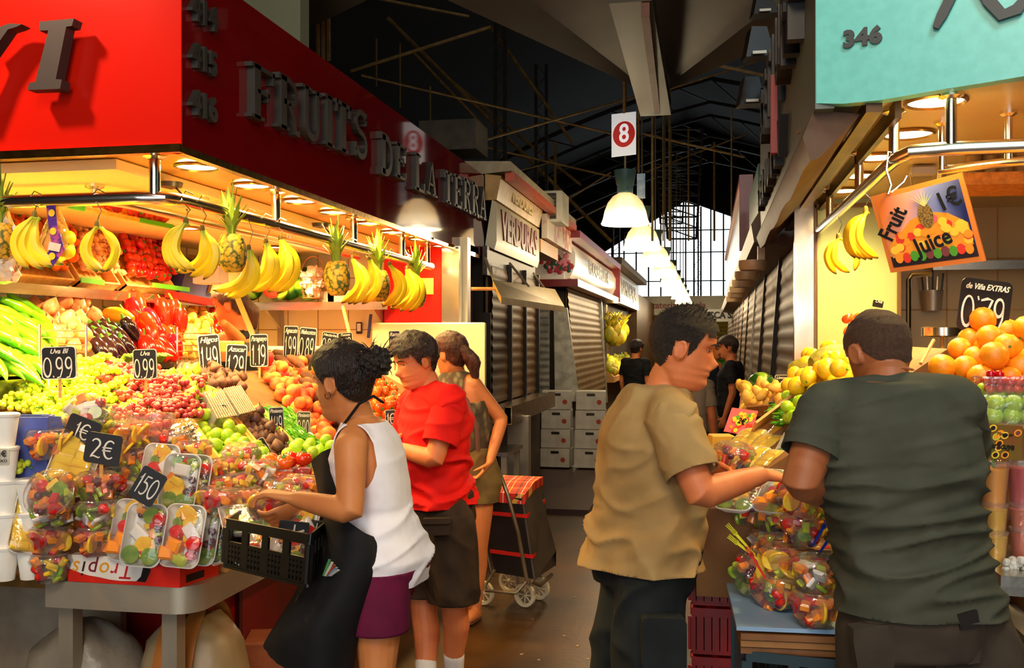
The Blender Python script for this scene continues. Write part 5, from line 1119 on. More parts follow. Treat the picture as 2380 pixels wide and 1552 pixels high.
# watermelons, garlic basket on the short shelf
for k,(x,y,s) in enumerate(((668,655,.95),(716,668,1.0),(668,600,.8),(585,660,.7))):
    c=onY(x,y,7.0); c.z=1.925+.118*s; 
    if k==2: c.z+=.2
    WM.put(c,(.5,.8,k*1.3),s,('striped watermelon with its stem end forward on the short shelf','largest striped watermelon, right of the others on the short shelf','watermelon resting on top of the other two','small dark watermelon at the left end of the short shelf')[k],'watermelon')
t=thing('cut_watermelon','cut watermelon half showing its red flesh on the short shelf','watermelon',onY(640,668,6.85)); c=onY(643,672,6.86)
b=MB(); b.ell(c,(.09,.05,.085)); part('rind',b,WMM,t); b=MB(); b.ell(c+V((-.02,-.032,0)),(.075,.02,.07)); part('flesh',b,mat('melon_flesh','#e0301e','#c82014',rough=.3),t)
gb=onY(728,655,6.9); gb.z=1.93; t=thing('wire_basket','round wire basket of garlic hanging from a hoop handle','basket',gb)
b=MB()
for z,r in ((0,.075),(.05,.085),(.1,.095),(.15,.1)): b.tube([gb+V((r*math.cos(a),r*math.sin(a),z)) for a in [R(i*20) for i in range(19)]],.003,n=5)
for i in range(14): a=i*2*PI/14; b.tube([gb+V((.07*math.cos(a),.07*math.sin(a),0)),gb+V((.1*math.cos(a),.1*math.sin(a),.15))],.002,n=4)
part('wire_cage',b,mat('copper_wire','#c98a5a',rough=.3,metal=.8),t)
b=MB(); b.tube([gb+V((.1*math.cos(a),0,.15+.16*math.sin(a))) for a in [R(i*12) for i in range(16)]],.003,n=5); part('hoop_handle',b,mat('copper_wire','#c98a5a'),t)
random.seed(8)
for i in range(34):
    a=i*2.4; r=.07*math.sqrt(random.random()); z=.03+.19*(i/34); r=min(r,.085*(1-max(0,(z-.16))*6)); GAR.put(gb+V((r*math.cos(a),r*math.sin(a),z)),(random.uniform(-1,1),random.uniform(-1,1),a),1.15,'white garlic bulb in the round wire basket','garlic','garlic in the wire basket')
for k,(x,y,w_) in enumerate(((800,690,.2),(770,690,.1))):
    b=MB(); c=onY(x,y,7.0); b.box((c.x,c.y,1.94),(w_,.15,.09),bev=.004); solo('white_carton',b,BX,('low pale carton at the right of the garlic basket','small pale box squeezed beside the garlic basket')[k],'carton',smooth=False)
# ---- hanging fruit on the outer rail
def onrail(px,py):
    p=onX(px,py,XR); return p
HB=[((110,70,'first from the left')),]
def hangb(px,ytop,angs,sc,label,rz=None,front=False,tilt=0):
    p=onY(px,ytop,YR-.02) if front else onX(px,ytop,XR+.03)
    hk=V((p.x,p.y,ZR)); hk=V((p.x,p.y if front else p.y,ZR+.0)); 
    banana_bunch(p,angs,(TH if rz is None else rz),sc,label,hook=hk if ZR-p.z>.05 else None,tilt=tilt)
hangb(80,498,[(-6,180),(8,180),(18,172),(26,190),(-14,188)],1.0,'big bunch of bananas hanging farthest left on the front rail',front=True)
hangb(226,520,[(8,180),(-2,182),(-10,0),(-2,40)],.85,'bunch of four bananas hanging before the tilted tomato crate',front=True)
hangb(432,512,[(10,185),(-2,180),(-14,180),(-24,178)],.92,'bunch of bananas hanging left of the first pineapple')
hangb(470,530,[(30,0),(14,10),(0,-20)],.95,'lower bananas tucked behind those left of the first pineapple')
hangb(578,575,[(40,0),(30,-14),(24,10)],1.15,'bananas slanting to the left, just right of the first pineapple')
hangb(618,560,[(34,0),(24,-14),(16,10)],1.15,'middle bananas of three slanting bunches')
hangb(652,552,[(28,0),(14,-14),(4,10),(36,5)],1.25,'rightmost bananas of three slanting bunches, with a thick stem')
hangb(818,598,[(12,0),(4,12),(-2,-12)],1.25,'bunch of bananas just right of the second pineapple')
hangb(858,600,[(30,0),(18,12),(10,-12)],1.3,'pale bananas in front of the third pineapple')
hangb(905,612,[(8,0),(-4,12)],1.3,'ripe bananas behind the third pineapple')
hangb(945,622,[(34,0),(22,12),(10,-12),(-2,10)],1.4,'fanned bunch of bananas in front of the fourth pineapple')
for px,y,s,lb,fr in ((538,545,1.0,'first and largest pineapple hanging on the outer rail',0),(782,608,1.15,'second pineapple hanging above the woman with the bun',0),(878,628,1.2,'third pineapple, darker, hanging on the outer rail',0),(966,650,1.2,'fourth and farthest pineapple, hanging before the red panel',0),(-2,520,1.0,'pineapple cut off by the left edge of the view',1)):
    p=onY(px,y,YR) if fr else onX(px,y,XR+.02)
    PINE.put(p,(0,.05,px),s*1.05,lb,'pineapple')
    h=MB(); h.tube([p+V((0,0,.02)),V((p.x,p.y,ZR+.03))],.0018,n=4); solo('string',h,CHROME,'wire tying up the '+lb,'wire')
# net of lemons with purple label, net of garlic
p=onY(130,470,YR+.05); t=thing('lemon_net','net bag of lemons with a purple paper label hanging from the front rail','net bag',p)
NETL=mat('lemon_net','#f7dc28','#f0c818',rough=.35,scale=12,bump=.2)
for i,(x,z,r) in enumerate(((-.005,-.05,.022),(-.012,-.10,.034),(.02,-.12,.032),(-.03,-.155,.036),(.02,-.175,.036),(.055,-.14,.028),(.05,-.19,.03))):
    b=MB(); b.ell(p+V((x,.0,z)),(r,r,r*1.05)); part('lemon',b,NETL,t)
b=MB(); b.lathe([(.004,0),(.02,-.04),(.05,-.11),(.07,-.17),(.055,-.215),(.01,-.235)],18,c=p+V((.0,0,0))); part('net',b,clearmat('net_orange',(1,.8,.4),.15),t)
b=MB(); P=[p+V((x,-.062,z)) for x,z in ((.0,.0),(.04,.0),(.05,-.1),(.082,-.19),(.03,-.255),(-.025,-.235),(.028,-.18),(.012,-.09))]; b.add(P+[q+V((0,.003,0)) for q in P],[tuple(range(8)),tuple(range(15,7,-1))]+[(i,8+i,8+(i+1)%8,(i+1)%8) for i in range(8)]); part('paper_label',b,mat('purple_label','#4b2a86','#b0508c',rough=.4,scale=26,lo=.45,hi=.6),t,smooth=False)
for q in ((.028,-.05),(.034,-.12),(.03,-.215)):
    b=MB(); b.disc(p+V((q[0],-.0645,q[1])),.014,(0,-1,0),14); part('label_emblem',b,mat('label_yellow','#f7c832',rough=.4),t,smooth=False)
b=MB(); b.prism([(.02,-.16),(.07,-.17),(.062,-.20),(.012,-.19)],p+V((0,-.066,0)),(1,0,0),(0,0,1),(0,.001,0)); part('white_slip',b,BX,t,smooth=False)
p=onY(8,482,YR+.03); t=thing('garlic_net','white net of garlic bulbs at the left edge of the view','net bag',p)
random.seed(4)
for i in range(12):
    o=GAR.root.copy(); COL.objects.link(o); o.parent=t; o.location=V((random.uniform(-.04,.05),random.uniform(-.02,.02),-.04-.02*i)); o.rotation_euler=(i,i*2,0); o.scale=(1.3,)*3
    for q in ('label','category','group'):
        if q in o: del o[q]
    o.name='garlic_bulb'
b=MB(); b.lathe([(.004,.03),(.03,-.04),(.06,-.12),(.07,-.22),(.04,-.29),(.004,-.3)],16,c=p); part('net',b,clearmat('net_white',(1,1,1),.3),t)
# ---- price signs on the left
board(137,843,82,76,3.85,'0.99','Uva Bl',2,'black board reading 0.99 standing in the green grapes',stick=.08)
board(337,846,56,70,4.25,'0.99','Uva',2,'black board reading 0.99 standing in the red grapes',stick=.08)
board(487,820,50,86,4.9,'1.49','Higos',5,'tall black board reading 1.49 above the figs',stick=.1)
board(549,840,48,80,5.0,'1.29','Azucar',-3,'black board reading 1.29 between the figs and the peaches',stick=.08)
board(602,814,42,76,5.4,'1.19','Paraguayo',1,'black board reading 1.19 behind the peaches',stick=.1)
board(676,795,33,76,5.9,'1.99','Aguacate',-2,'narrow black board reading 1.99 above the sweet potatoes',stick=.1)
board(714,798,40,74,6.1,'0.89','Melocoton',-5,'black board reading 0.89 above the far peaches',stick=.1)
board(765,794,36,44,6.3,'0.99','Nectarina',-8,'black board half hidden behind the bun of the dark haired woman',stick=.1)
board(803,790,34,34,6.5,'1.49','Tomate',4,'black board peeping out above the hair of the dark haired woman',stick=.1)
board(917,798,26,60,6.5,'1.40','Rama',2,'narrow black board left of the red shirt man\'s hair',stick=.1)
board(505,972,40,68,4.25,'1.49','Higos',-4,'green edged black board reading 1.49 on the pear crate',stick=.05)
board(643,976,34,60,4.55,'1.49','Pimiento',3,'black board reading 1.49 planted in the small green peppers',stick=.08)
board(706,986,32,60,4.75,'0.90','Pimiento',0,'olive board reading 0.90 planted at the edge of the peaches',stick=.08,mc=mat('olive_board','#4e4118','#5e4f20',rough=.5))
board(603,1045,46,46,4.2,'1.40','Ciruela',30,'black board tilted like a diamond over the fig crate',stick=.03)
board(509,1058,29,54,3.95,'1€','',6,'small black tag reading 1 euro above the open fruit tubs',stick=.05,border=False)
board(191,1001,78,62,3.42,'1€','',-22,'black rounded tag reading 1 euro leaning on a round lid',border=False)
board(239,1043,84,72,3.28,'2€','',-9,'black tag reading 2 euro standing above the tubs',border=False,stick=.05)
board(343,1130,62,82,3.12,'150','',-30,'black tag reading 150 propped slantwise between tubs and trays',border=False,stick=.03)
board(908,973,24,42,5.0,'1€','',3,'small dark tag beside the red shirt man\'s arm',stick=.04)
# thermometer, blue brush on the end wall
b=MB(); c=onY(835,762,7.24); b.box(c,(.045,.014,.09),bev=.004); t=thing('wall_thermometer','small white and black gadget hanging on the end wall tiles','gadget',c); part('case',b,BLK,t,smooth=False); b=MB(); b.box(c-V((0,.008,-.005)),(.03,.004,.06)); part('face',b,WHITEP,t,smooth=False)
b=MB(); c=onY(858,750,7.2); b.bar(onY(862,730,7.2),onY(856,785,7.2),.018,.02); solo('blue_brush',b,mat('blue_handle','#2c4aa8',rough=.4),'blue handle hanging beside the white gadget','brush',smooth=False)
m=text_mb('MORTS DE GANA',.11,bold=.001,ext=.002,shear=.3); b=MB(); c=onY(660,826,6.9); t=thing('lettered_board','pale board with brown italic capitals behind the price signs','board',c)
b.box(c+V((0,.03,0)),(.75,.02,.14)); part('board',b,TILE,t,smooth=False); place_text(m,c+V((0,.01,0)),(1,0,0),(0,0,1)); part('lettering',m,mat('brown_ink','#7a4a28',rough=.6),t,smooth=False)
# scale with hanging arm
b=MB(); t=thing('scale_frame','chrome scale post with a slanting arm behind the vendor','scale',W(590,760,5.6)); b.bar(W(552,692,5.6),W(588,778,5.5),.03,.012); part('arm',b,CHROME,t,smooth=False); b=MB(); b.box(W(545,806,5.5),(.18,.12,.07),bev=.01); part('pan',b,CHROME,t,smooth=False)
b=MB(); b.tube([onY(797,712,6.6),onY(812,775,6.4)],.012,n=8); solo('pale_pole',b,WOOD,'pale slanting pole before the end wall tiles','pole')
# blue carton of green grapes at the left edge
C=[W(-60,1105,3.40),W(110,1105,3.40),W(128,1085,3.75),W(-60,1085,3.75)]
open_box('blue_carton','open blue carton of green grapes at the left edge','carton',C,UP*.2,mat('blue_card','#4a5cb0','#3c4a94',rough=.6))
pile(GB,[(-40,1040),(20,1000),(90,1030),(105,1080),(-40,1095)],planeof(W(0,1090,3.45),W(100,1090,3.45),W(0,1010,3.72)),.10,.0,'bunch of green grapes in the open blue carton','grapes','green grape bunches in the blue carton',rot=lambda r:(r.uniform(-.2,.2),r.uniform(-.2,.2),r.uniform(0,6)),seed=27,extra=.4,top=.3)
# flap of the carton
b=MB(); P=[W(95,965,3.42),W(140,968,3.5),W(150,1015,3.5),W(112,1030,3.42)]; b.add(P+[q+V((.0,.006,0)) for q in P],[(0,1,2,3),(7,6,5,4),(0,4,5,1),(1,5,6,2),(2,6,7,3),(3,7,4,0)]); solo('carton_flap',b,mat('blue_card','#4a5cb0'),'folded blue flap beside the green grapes carton','flap',smooth=False)
# white cups at the left edge
for k,(x,y,n) in enumerate(((18,1345,3),(75,1352,1),(40,1210,1),(5,1130,1))):
    pass
zc=.811
for (x,d,n0,zz) in ((12,3.34,5,0),(70,3.36,3,0),(-35,3.36,5,0),(105,3.6,3,0),(40,3.58,4,0)):
    for i in range(n0):
        p=W(x,790,d); CUP.put((p.x,p.y,zc+zz+i*.112),(0,0,i),1.0,'white lidded cup in the stacks at the left edge of the counter','cup','white cups at the left edge')
pcx=W(92,1320,3.42); b=MB(); b.box((pcx.x+.02,pcx.y+.03,.86),(.12,.16,.1)); solo('cream_carton',b,BX,'small cream carton beside the white cups under the pineapple tray','carton',smooth=False)
bd=board(2,1062,38,40,3.1,'','',0,'small white card with a price in euro at the left edge',mc=BX,border=False,mh=0,name='price_card')
m=text_mb('1€',.026,bold=.0006,ext=.0008); place_text(m,W(4,1055,3.09),RT,UP); part('printed_price',m,BLK,bd,smooth=False)
m=text_mb('COCO',.011,bold=.0002,ext=.0008); place_text(m,W(4,1071,3.09),RT,UP); part('printed_word',m,BLK,bd,smooth=False)
# fruit tub columns
random.seed(12); k=0
def tubcol(px,pyb,d,n,label,tilt=(0,0),step=.090,zb=None):
    global k
    c=onZ(px,pyb,zb)
    for i in range(n):
        TUBS[(k)%3].put((c.x+random.uniform(-.004,.004),c.y+random.uniform(-.004,.004),(zb if zb else c.z)+i*step),(tilt[0],tilt[1],random.random()*6),1.06,('lowest ','second ','third ','topmost ')[i]+label,'fruit tub'); k+=1
tubcol(122,1350,3.12,4,'clear tub of cut fruit in the leftmost column of the front stacks',zb=.806)
tubcol(228,1288,3.08,3,'clear tub of cut fruit in the front column standing on the upturned carton',zb=.897)
tubcol(262,1262,3.25,4,'clear tub of cut fruit in the column just behind the front carton tubs',zb=.897)
tubcol(195,1250,3.32,4,'clear tub of cut fruit in the hidden middle column',zb=.9)
tubcol(322,1245,3.32,4,'clear tub of cut fruit in the right rear column',zb=.9)
tubcol(300,1215,3.45,4,'clear tub of cut fruit in the rearmost column',zb=.96)
tubcol(130,1240,3.42,4,'clear tub of cut fruit in the left rear column',zb=.9)
TUBS[0].put(W(140,1165,3.22),(R(58),R(-18),.3),1.15,'round clear tub of fruit tipped on its side with its lid facing out','fruit tub')
TUBS[1].put(W(112,1065,3.4),(0,0,1),1.1,'tall tub of melon cubes behind the tipped tub','fruit tub')
TUBS[2].put(W(210,980,3.55),(R(60),0,.3),1.1,'round tub standing on edge behind the one euro tag','fruit tub')
# red carton, upside down
RC=mat('carton_red','#dc2412','#cf1d0e',rough=.45); WC=mat('carton_white','#efe6dc','#e6dccf',rough=.5)
rc=thing('fruit_carton','red and white fruit carton turned upside down on the steel counter','carton',W(300,1340,3.1))
bl=W(153,1310,3.06); br=W(418,1325,2.98); bk=W(505,1288,3.30)
z0,z1=.806,.892; A=V((-2.06,3.0,0)); B=V((-1.70,3.04,0)); Cc=V((-1.62,3.28,0)); D=V((-1.98,3.24,0))
A=onZ(158,1350,.806); B=onZ(418,1366,.806); Cc=onZ(508,1335,.806); A.z=B.z=Cc.z=0; D=A+Cc-B
q=[A,B,Cc,D]; b=MB(); b.add([p+UP*z0 for p in q]+[p+UP*z1 for p in q],[(0,1,5,4),(1,2,6,5),(2,3,7,6),(3,0,4,7)]); part('red_sides',b,RC,rc,smooth=False)
b=MB(); b.add([p+UP*z1 for p in q]+[p+UP*(z1+.004) for p in q],[(4,5,6,7),(3,2,1,0),(0,1,5,4),(1,2,6,5),(2,3,7,6),(3,0,4,7)]); part('white_base',b,WC,rc,smooth=False)
u1=(B-A).normalized(); n1=V((u1.y,-u1.x,0)); u2=(Cc-B).normalized(); n2=V((u2.y,-u2.x,0)); L1_=(B-A).length; H=z1-z0
b=MB(); b.ribbon([(x,.0) for x in (0,.001)],.001,A+UP*z0+n1*.001,u1,UP,n1*.0005)
blob_=[(0.0,H),(0,.045),(.02,.04),(.05,.03),(.08,.024),(.12,.02),(.16,.014),(.2,.012),(L1_*.62,.014),(L1_*.66,.03),(L1_*.68,.06),(L1_*.66,.09),(L1_*.62,H)]
b=MB(); b.prism(blob_,A+UP*z0+n1*.001,u1,UP,n1*.001); part('white_splash',b,WC,rc,smooth=False)
b=MB(); b.prism([(L1_*.62,H),(L1_*.66,.09),(L1_*.68,.06),(L1_*.66,.03),(L1_*.62,.014),(L1_*.7,.012),(L1_*.745,.05),(L1_*.73,.1),(L1_*.7,H)],A+UP*z0+n1*.001,u1,UP,n1*.0008); part('black_splash',b,BLK,rc,smooth=False)
cols=[('T','#c8202a'),('r','#c8202a'),('o','#e8a018'),('p','#7a1c2c'),('i','#1c1a1a'),('s','#e8a018'),('u','#2a2422'),('r','#c8202a')]
xx=L1_*.60
for ch,cl in cols:
    m=text_mb(ch,.075,bold=.0,ext=.0008,shear=.25); wd=max(p.x for p in m.v)-min(p.x for p in m.v)
    place_text(m,A+UP*(z0+.048)+u1*(xx-wd/2)+n1*.003,-u1,-UP); part('printed_letter',m,mat('ink'+cl,cl,rough=.5),rc,smooth=False); xx-=wd+.006
m=text_mb('Especialidades tropicales',.015,ext=.0008); place_text(m,A+UP*(z0+.075)+u1*L1_*.86+n1*.002,-u1,-UP); part('small_print',m,BLK,rc,smooth=False)
b=MB(); b.prism([(.11,H),(.13,.06),(.17,.035),(.22,.035),(.27,.05),(.30,H)],B+UP*z0+n2*.001,u2,UP,n2*.001); part('white_splash',b,WC,rc,smooth=False)
m=text_mb('Tropisur',.03,ext=.0008,shear=.2); place_text(m,B+UP*(z0+.085)+u2*.2+n2*.003,-u2,-UP); part('printed_letter',m,mat('ink#c8202a','#c8202a'),rc,smooth=False)
b=MB(); b.prism([(.03,.01),(.12,.01),(.12,.035),(.03,.035)],B+UP*z0+n2*.001,u2,UP,n2*.001); part('dark_slot',b,BLK,rc,smooth=False)
b=MB(); 
for i in range(6):
    for j in range(12): b.box(A+(B-A)*(.08+.075*j)+(D-A)*(.12+.12*i)+UP*(z1+.0045),(.008,.004,.001))
part('printed_rows',b,mat('ink_dark','#5a3426',rough=.6),rc,smooth=False)
# trays leaning upright
for px,py,d,ti,sx,lb in ((335,1243,3.2,0,1.07,'fruit tray with kiwi and a white coconut piece at the front of the carton'),(425,1245,3.2,1,1.07,'fruit tray with an orange slice and coconut wedge, right of the first tray'),
  (305,1232,3.3,1,1.08,'fruit tray half hidden behind the left front tray'),(462,1240,3.28,2,1.08,'second tray from the right in the row on the carton'),(487,1235,3.35,0,1.08,'third tray in the row on the carton, showing its rim'),(505,1222,3.4,1,1.08,'last tray in the row on the carton, beside the black crate'),
  (418,1120,3.3,2,1.0,'upper fruit tray with grapes and a square of coconut, standing behind the slanted tag'),(370,1095,3.38,1,1.0,'upper fruit tray half hidden behind the slanted tag'),(445,1120,3.36,0,1.0,'upper fruit tray edge-on behind the one with grapes')):
    TRAYS[ti].put(W(px,py,d),(R(-14),R(3 if px>400 else -3)*0+R(4),TH-.12),sx,lb,'fruit tray')
PTRAY.put(W(82,1215,3.36),(R(-18),R(14),TH+.6),1.15,'tray of pineapple sticks standing on the cream carton by the white cups','fruit tray')
PTRAY.put(W(170,1080,3.38),(R(-30),R(18),TH+.3),1.15,'tray of melon sticks leaning behind the two euro tag','fruit tray')
PTRAY.put(W(295,1045,3.6),(R(-25),0,TH),1.1,'tray of yellow fruit sticks right of the two euro tag','fruit tray')
# open tubs to the right of the trays
for x,y,d,i,lb in ((545,1140,3.45,0,'open tub of fruit behind the trays, below the small one euro tag'),(600,1105,3.6,2,'flat lidded tub below the diamond shaped tag'),(505,1175,3.3,1,'tub of melon and coconut beside the upper tray'),(470,1110,3.5,2,'tub of mixed fruit behind the upper trays'),(570,1175,3.35,1,'tub of orange pieces above the black crate'),(450,1060,3.6,0,'tub of mixed fruit near the stack of lids'),(560,1065,3.8,2,'tub of fruit in front of the lime heap'),(655,1150,3.55,2,'lidded tub half behind the woman\'s hand'),(690,1185,3.4,0,'lidded tub above the far end of the black crate'),(520,1100,3.6,0,'open tub in the middle of the tub cluster'),(625,1180,3.3,1,'tub of fruit just under the woman\'s hand'),(400,1040,3.7,2,'tub of fruit below the stack of lids'),(700,1140,3.6,1,'rear lidded tub nearest the woman\'s apron')):
    TUBS[i].put(W(x,y+25,d),(R(8),0,x),1.05,lb,'fruit tub')
for x,y,d,i,lb in ((560,1205,3.2,2,'flat fruit tray lying above the black crate'),(620,1200,3.25,0,'flat fruit tray lying under the woman\'s hand')):
    TRAYS[i].put(W(x,y,d),(R(-72),0,TH+.4),1.0,lb,'fruit tray')
# base block lifting the tub cluster
b=MB(); b.prism([(-1.66,3.2),(-1.66,3.7),(-2.6,3.7),(-2.6,3.36),(-2.25,3.36),(-2.0,3.3)],(0,0,.806),(1,0,0),(0,1,0),(0,0,.19)); solo('riser_board',b,WOOD,'low wooden riser under the cluster of fruit tubs','riser',smooth=False)
# stack of curved lids
t=thing('lid_stack','leaning stack of clear curved lids beside the red grape tub','lid stack',W(415,1040,3.75))
for i in range(7):
    b=MB(); b.lathe([(.001,.012),(.05,.012),(.062,.006),(.07,0),(.074,.001)],22,c=(0,0,0),rot=Euler((R(20),R(12-3*i),0)).to_matrix()); c=W(420-2*i+6*(i%2),1045-i*9,3.75); b.v=[p+c for p in b.v]; part('lid',b,clearmat('lid_clear',(1,1,1),.5),t)
# cylinder tub below red grapes
t=thing('clear_bucket','clear round bucket of red grapes in front of the grape heap','bucket',W(352,1050,3.7)); c=W(352,1050,3.7); b=MB(); b.lathe([(.001,0),(.075,0),(.088,.14),(.091,.142)],26,c=c); part('bucket_wall',b,clearmat('red_tint',(1,.75,.65),.2),t)
gm=RB[0].root.children[0].data
for i in range(60):
    a=i*2.4; r=.068*math.sqrt((i%20+.5)/20); o=bpy.data.objects.new('grape',gm); COL.objects.link(o); o.parent=t; o.location=(r*math.cos(a),r*math.sin(a),.02+.035*(i//20)+random.uniform(-.006,.006)+.01)
t=thing('clear_bucket','clear rectangular tub of green grapes under the 0.99 board','bucket',W(240,1010,3.6)); c=W(240,1010,3.62); b=MB(); b.box(c+V((0,0,.05)),(.17,.1,.12)); part('bucket_wall',b,CLEAR,t,smooth=False)
gm=GB[0].root.children[0].data
for i in range(60): o=bpy.data.objects.new('grape',gm); COL.objects.link(o); o.parent=t; o.location=c-t.location+V((-.07+.024*(i%7),-.035+.024*((i//7)%4),.01+.026*(i//28)))
# wrapped bundles and boxes under the counter
WR=mat('wrap_plastic','#8f877b','#756d62',rough=.35,scale=6,bump=.6,bscale=14)
def sack(c,r,label,seed,m=WR,tape=False):
    b=MB(); b.ell(c,r,nu=28,nv=18)
    for p in b.v:
        q=p-V(c); k=.12*noise.noise(p*7+V((seed,0,0)))+.05*noise.noise(p*22); p+=q*k
        sq=max(abs(q.x/r[0]),abs(q.y/r[1]),abs(q.z/r[2])); 
        if sq>0: p+=q*(1-sq)*.25
    b.v=[V((p.x,p.y,max(.0,p.z))) for p in b.v]
    t=thing('wrapped_bundle',label,'bundle',(c[0],c[1],0)); part('wrap',b,m,t)
    if tape:
        for dx in (-.045,.045): 
            b=MB(); rr=[(c[0]+dx,c[1]+r[1]*1.17*math.cos(a),c[2]+r[2]*1.14*math.sin(a)) for a in [R(x) for x in range(-30,300,15)]]; b.tube([V(x) for x in rr],.03,n=6,side=(1,0,0),flat=.12); part('tape_band',b,mat('brown_tape','#a8672a',rough=.4),t)
sack((-2.22,3.22,.26),(.24,.19,.34),'grey plastic-wrapped bundle on the floor behind the left counter leg',1)
sack((-1.84,3.32,.27),(.21,.17,.36),'plastic-wrapped bundle with brown tape on the floor under the counter',2,mat('wrap_tan','#a8916f','#8c7656',rough=.4,scale=5,bump=.5,bscale=12),tape=True)
b=MB(); b.box((-1.80,3.85,.2),(.2,.2,.38),Euler((0,0,.3)).to_matrix(),bev=.01); solo('cardboard_box',b,mat('orange_card','#c46a3c','#a8552c',rough=.7),'small orange-brown cardboard box on the floor beside the counter','box',smooth=False)
# ================================================================ PLASTIC CRATES
def lattice_wall(b,a,c,h,th,nh=5,nv=14,bars=.006,posts=4,bandtop=.03,bandbot=.015,hand=False):
    """perforated wall from a to c (bottom points), up vector h"""
    L=(c-a); H=h.length; hu=h.normalized(); nrm=L.cross(h).normalized()
    def hb(z,w,f0=0,f1=1): 
        p=a+L*f0+hu*z; q=a+L*f1+hu*z; b.bar(p,q,w,th,side=hu)
    hb(H-bandtop/2,bandtop); hb(bandbot/2,bandbot); z1=H-bandtop; z0=bandbot
    top=z1
    if hand: top=z1-.045; hb(top,.012)
    for i in range(1,nh): hb(z0+(top-z0)*i/nh,.01)
    for i in range(nv+1):
        f=i/nv; q=a+L*f; wide=(i%max(1,nv//posts)==0); b.bar(q+hu*z0,q+hu*(top if not wide else z1),.03 if wide else bars,th*1.3,side=L)
def plastic_crate(name,label,q,h,m,nv=(18,12),group=None,hand=True,cat='crate'):
    t=thing(name,label,cat,q[0],group=group)
    for i in range(4):
        b=MB(); lattice_wall(b,q[i],q[(i+1)%4],h,.006,nh=4,nv=nv[i%2],hand=hand); part('crate_wall',b,m,t,smooth=False)
    b=MB(); hu=h.normalized()
    for i in range(9): f=i/8; b.bar(q[0].lerp(q[3],f)+hu*.006,q[1].lerp(q[2],f)+hu*.006,.012,.006,side=hu.cross(q[1]-q[0]))
    for i in range(7): f=i/6; b.bar(q[0].lerp(q[1],f)+hu*.005,q[3].lerp(q[2],f)+hu*.005,.012,.006,side=q[1]-q[0])
    part('crate_base',b,m,t,smooth=False); return t
BKP=mat('black_plastic','#151312','#0f0e0d',rough=.4,scale=5)
# the black crate the woman leans over (tilted down to the right)
q=[W(522,1318,3.02),W(712,1365,2.76),W(748,1325,3.05),W(560,1285,3.3)]
hv=(W(528,1212,3.0)-q[0]).normalized()*.155
plastic_crate('black_crate','black slotted plastic crate of fruit trays before the white top woman',q,hv,BKP,nv=(24,14))
for x,y,d,i,rx,lb in ((600,1275,3.03,1,-60,'fruit tray lying in the black crate at its left end'),(655,1285,2.98,0,-50,'fruit tray lying in the middle of the black crate'),(690,1270,3.0,2,-62,'fruit tray lying at the right end of the black crate'),(700,1225,3.05,1,-40,'fruit tray leaning on the far wall of the black crate')):
    TRAYS[i].put(W(x,y,d),(R(rx),0,TH-.2),.8,lb,'fruit tray')
bd=board(683,1228,70,34,2.96,'','',-6,'small black sign with a white curved stroke lying in the black crate',mh=0,border=False)
c=W(683,1228,2.955); b=MB(); b.ribbon([(x*.0012,-.012+.00001*x*x) for x in range(-26,27,4)],.006,c,RT,UP,-FW*.001); b.ribbon([(0,-.01),(.004,.012)],.005,c,RT,UP,-FW*.001); part('painted_price',b,CHALK,bd,smooth=False)
# ================================================================ RIGHT DISPLAY
rt=thing('fruit_table','low trestle with a pale blue board at the right, holding the wrapped fruit tubs','table',(.4,3.1,0))
ZB=.80
bq=[onZ(1688,1350,ZB),onZ(1712,1455,ZB),onZ(1990,1466,ZB),onZ(1960,1350,ZB)]
b=MB(); b.add(bq+[p-UP*.012 for p in bq],[(0,1,2,3),(7,6,5,4),(0,4,5,1),(1,5,6,2),(2,6,7,3),(3,7,4,0)]); part('blue_board',b,mat('pale_blue','#8fb2d6','#86a8cc',rough=.4,scale=2),rt,smooth=False)
for k in range(3):
    b=MB(); o=UP*(.02+.022*k); s=V((.012,0.008*k,0)); w_=[p-o+s for p in bq]; b.add(w_+[p-UP*.018 for p in w_],[(0,1,2,3),(7,6,5,4),(0,4,5,1),(1,5,6,2),(2,6,7,3),(3,7,4,0)]); part('wood_board',b,mat('plank%d'%k,('#7a4a22','#a8763c','#6b3f1c')[k],rough=.6,b='#8a5a2c',scale=6,stretch=(1,10,1)),rt,smooth=False)
DBP=mat('dark_blue_plastic','#16323c','#122a33',rough=.45)
for k in range(3):
    z=.03+.235*k; q=[V((bq[0].x+.03,3.42,z)),V((bq[1].x+.03,2.93,z)),V((.62,2.86,z)),V((.58,3.40,z))]
    plastic_crate('plastic_crate',('lowest','middle','topmost')[k]+' dark blue-green crate of the stack under the pale blue board',q,UP*.225,DBP,nv=(14,20))
for k in range(6):
    RP=mat('red_plastic','#a81610','#8e120d',rough=.4); m_=RP if k>=2 else mat('green_black','#17301a','#12240f',rough=.5)
    z=.02+.17*k; q=[V((-.06,3.95,z)),V((-.06,3.5,z)),V((.1,3.5,z)),V((.1,3.95,z))]
    plastic_crate('red_crate' if k>=2 else 'green_crate',('lowest green','second green','third from the floor, red','fourth from the floor, red','fifth from the floor, red','topmost, red')[k]+' crate in the stack beside the tan shirt man',q,UP*.16,m_,nv=(10,6))
ds2=thing('display_stand','stepped stand under the fruit piles of the teal stall','display stand',(.6,4.3,0))
pa=W(1680,1130,3.5); pb=W(1760,940,4.9); pc=W(1960,880,4.0); PR=planeof(pa,pb,pc)
def zP(x,y,pl): return pl[0].z-((x-pl[0].x)*pl[1].x+(y-pl[0].y)*pl[1].y)/pl[1].z
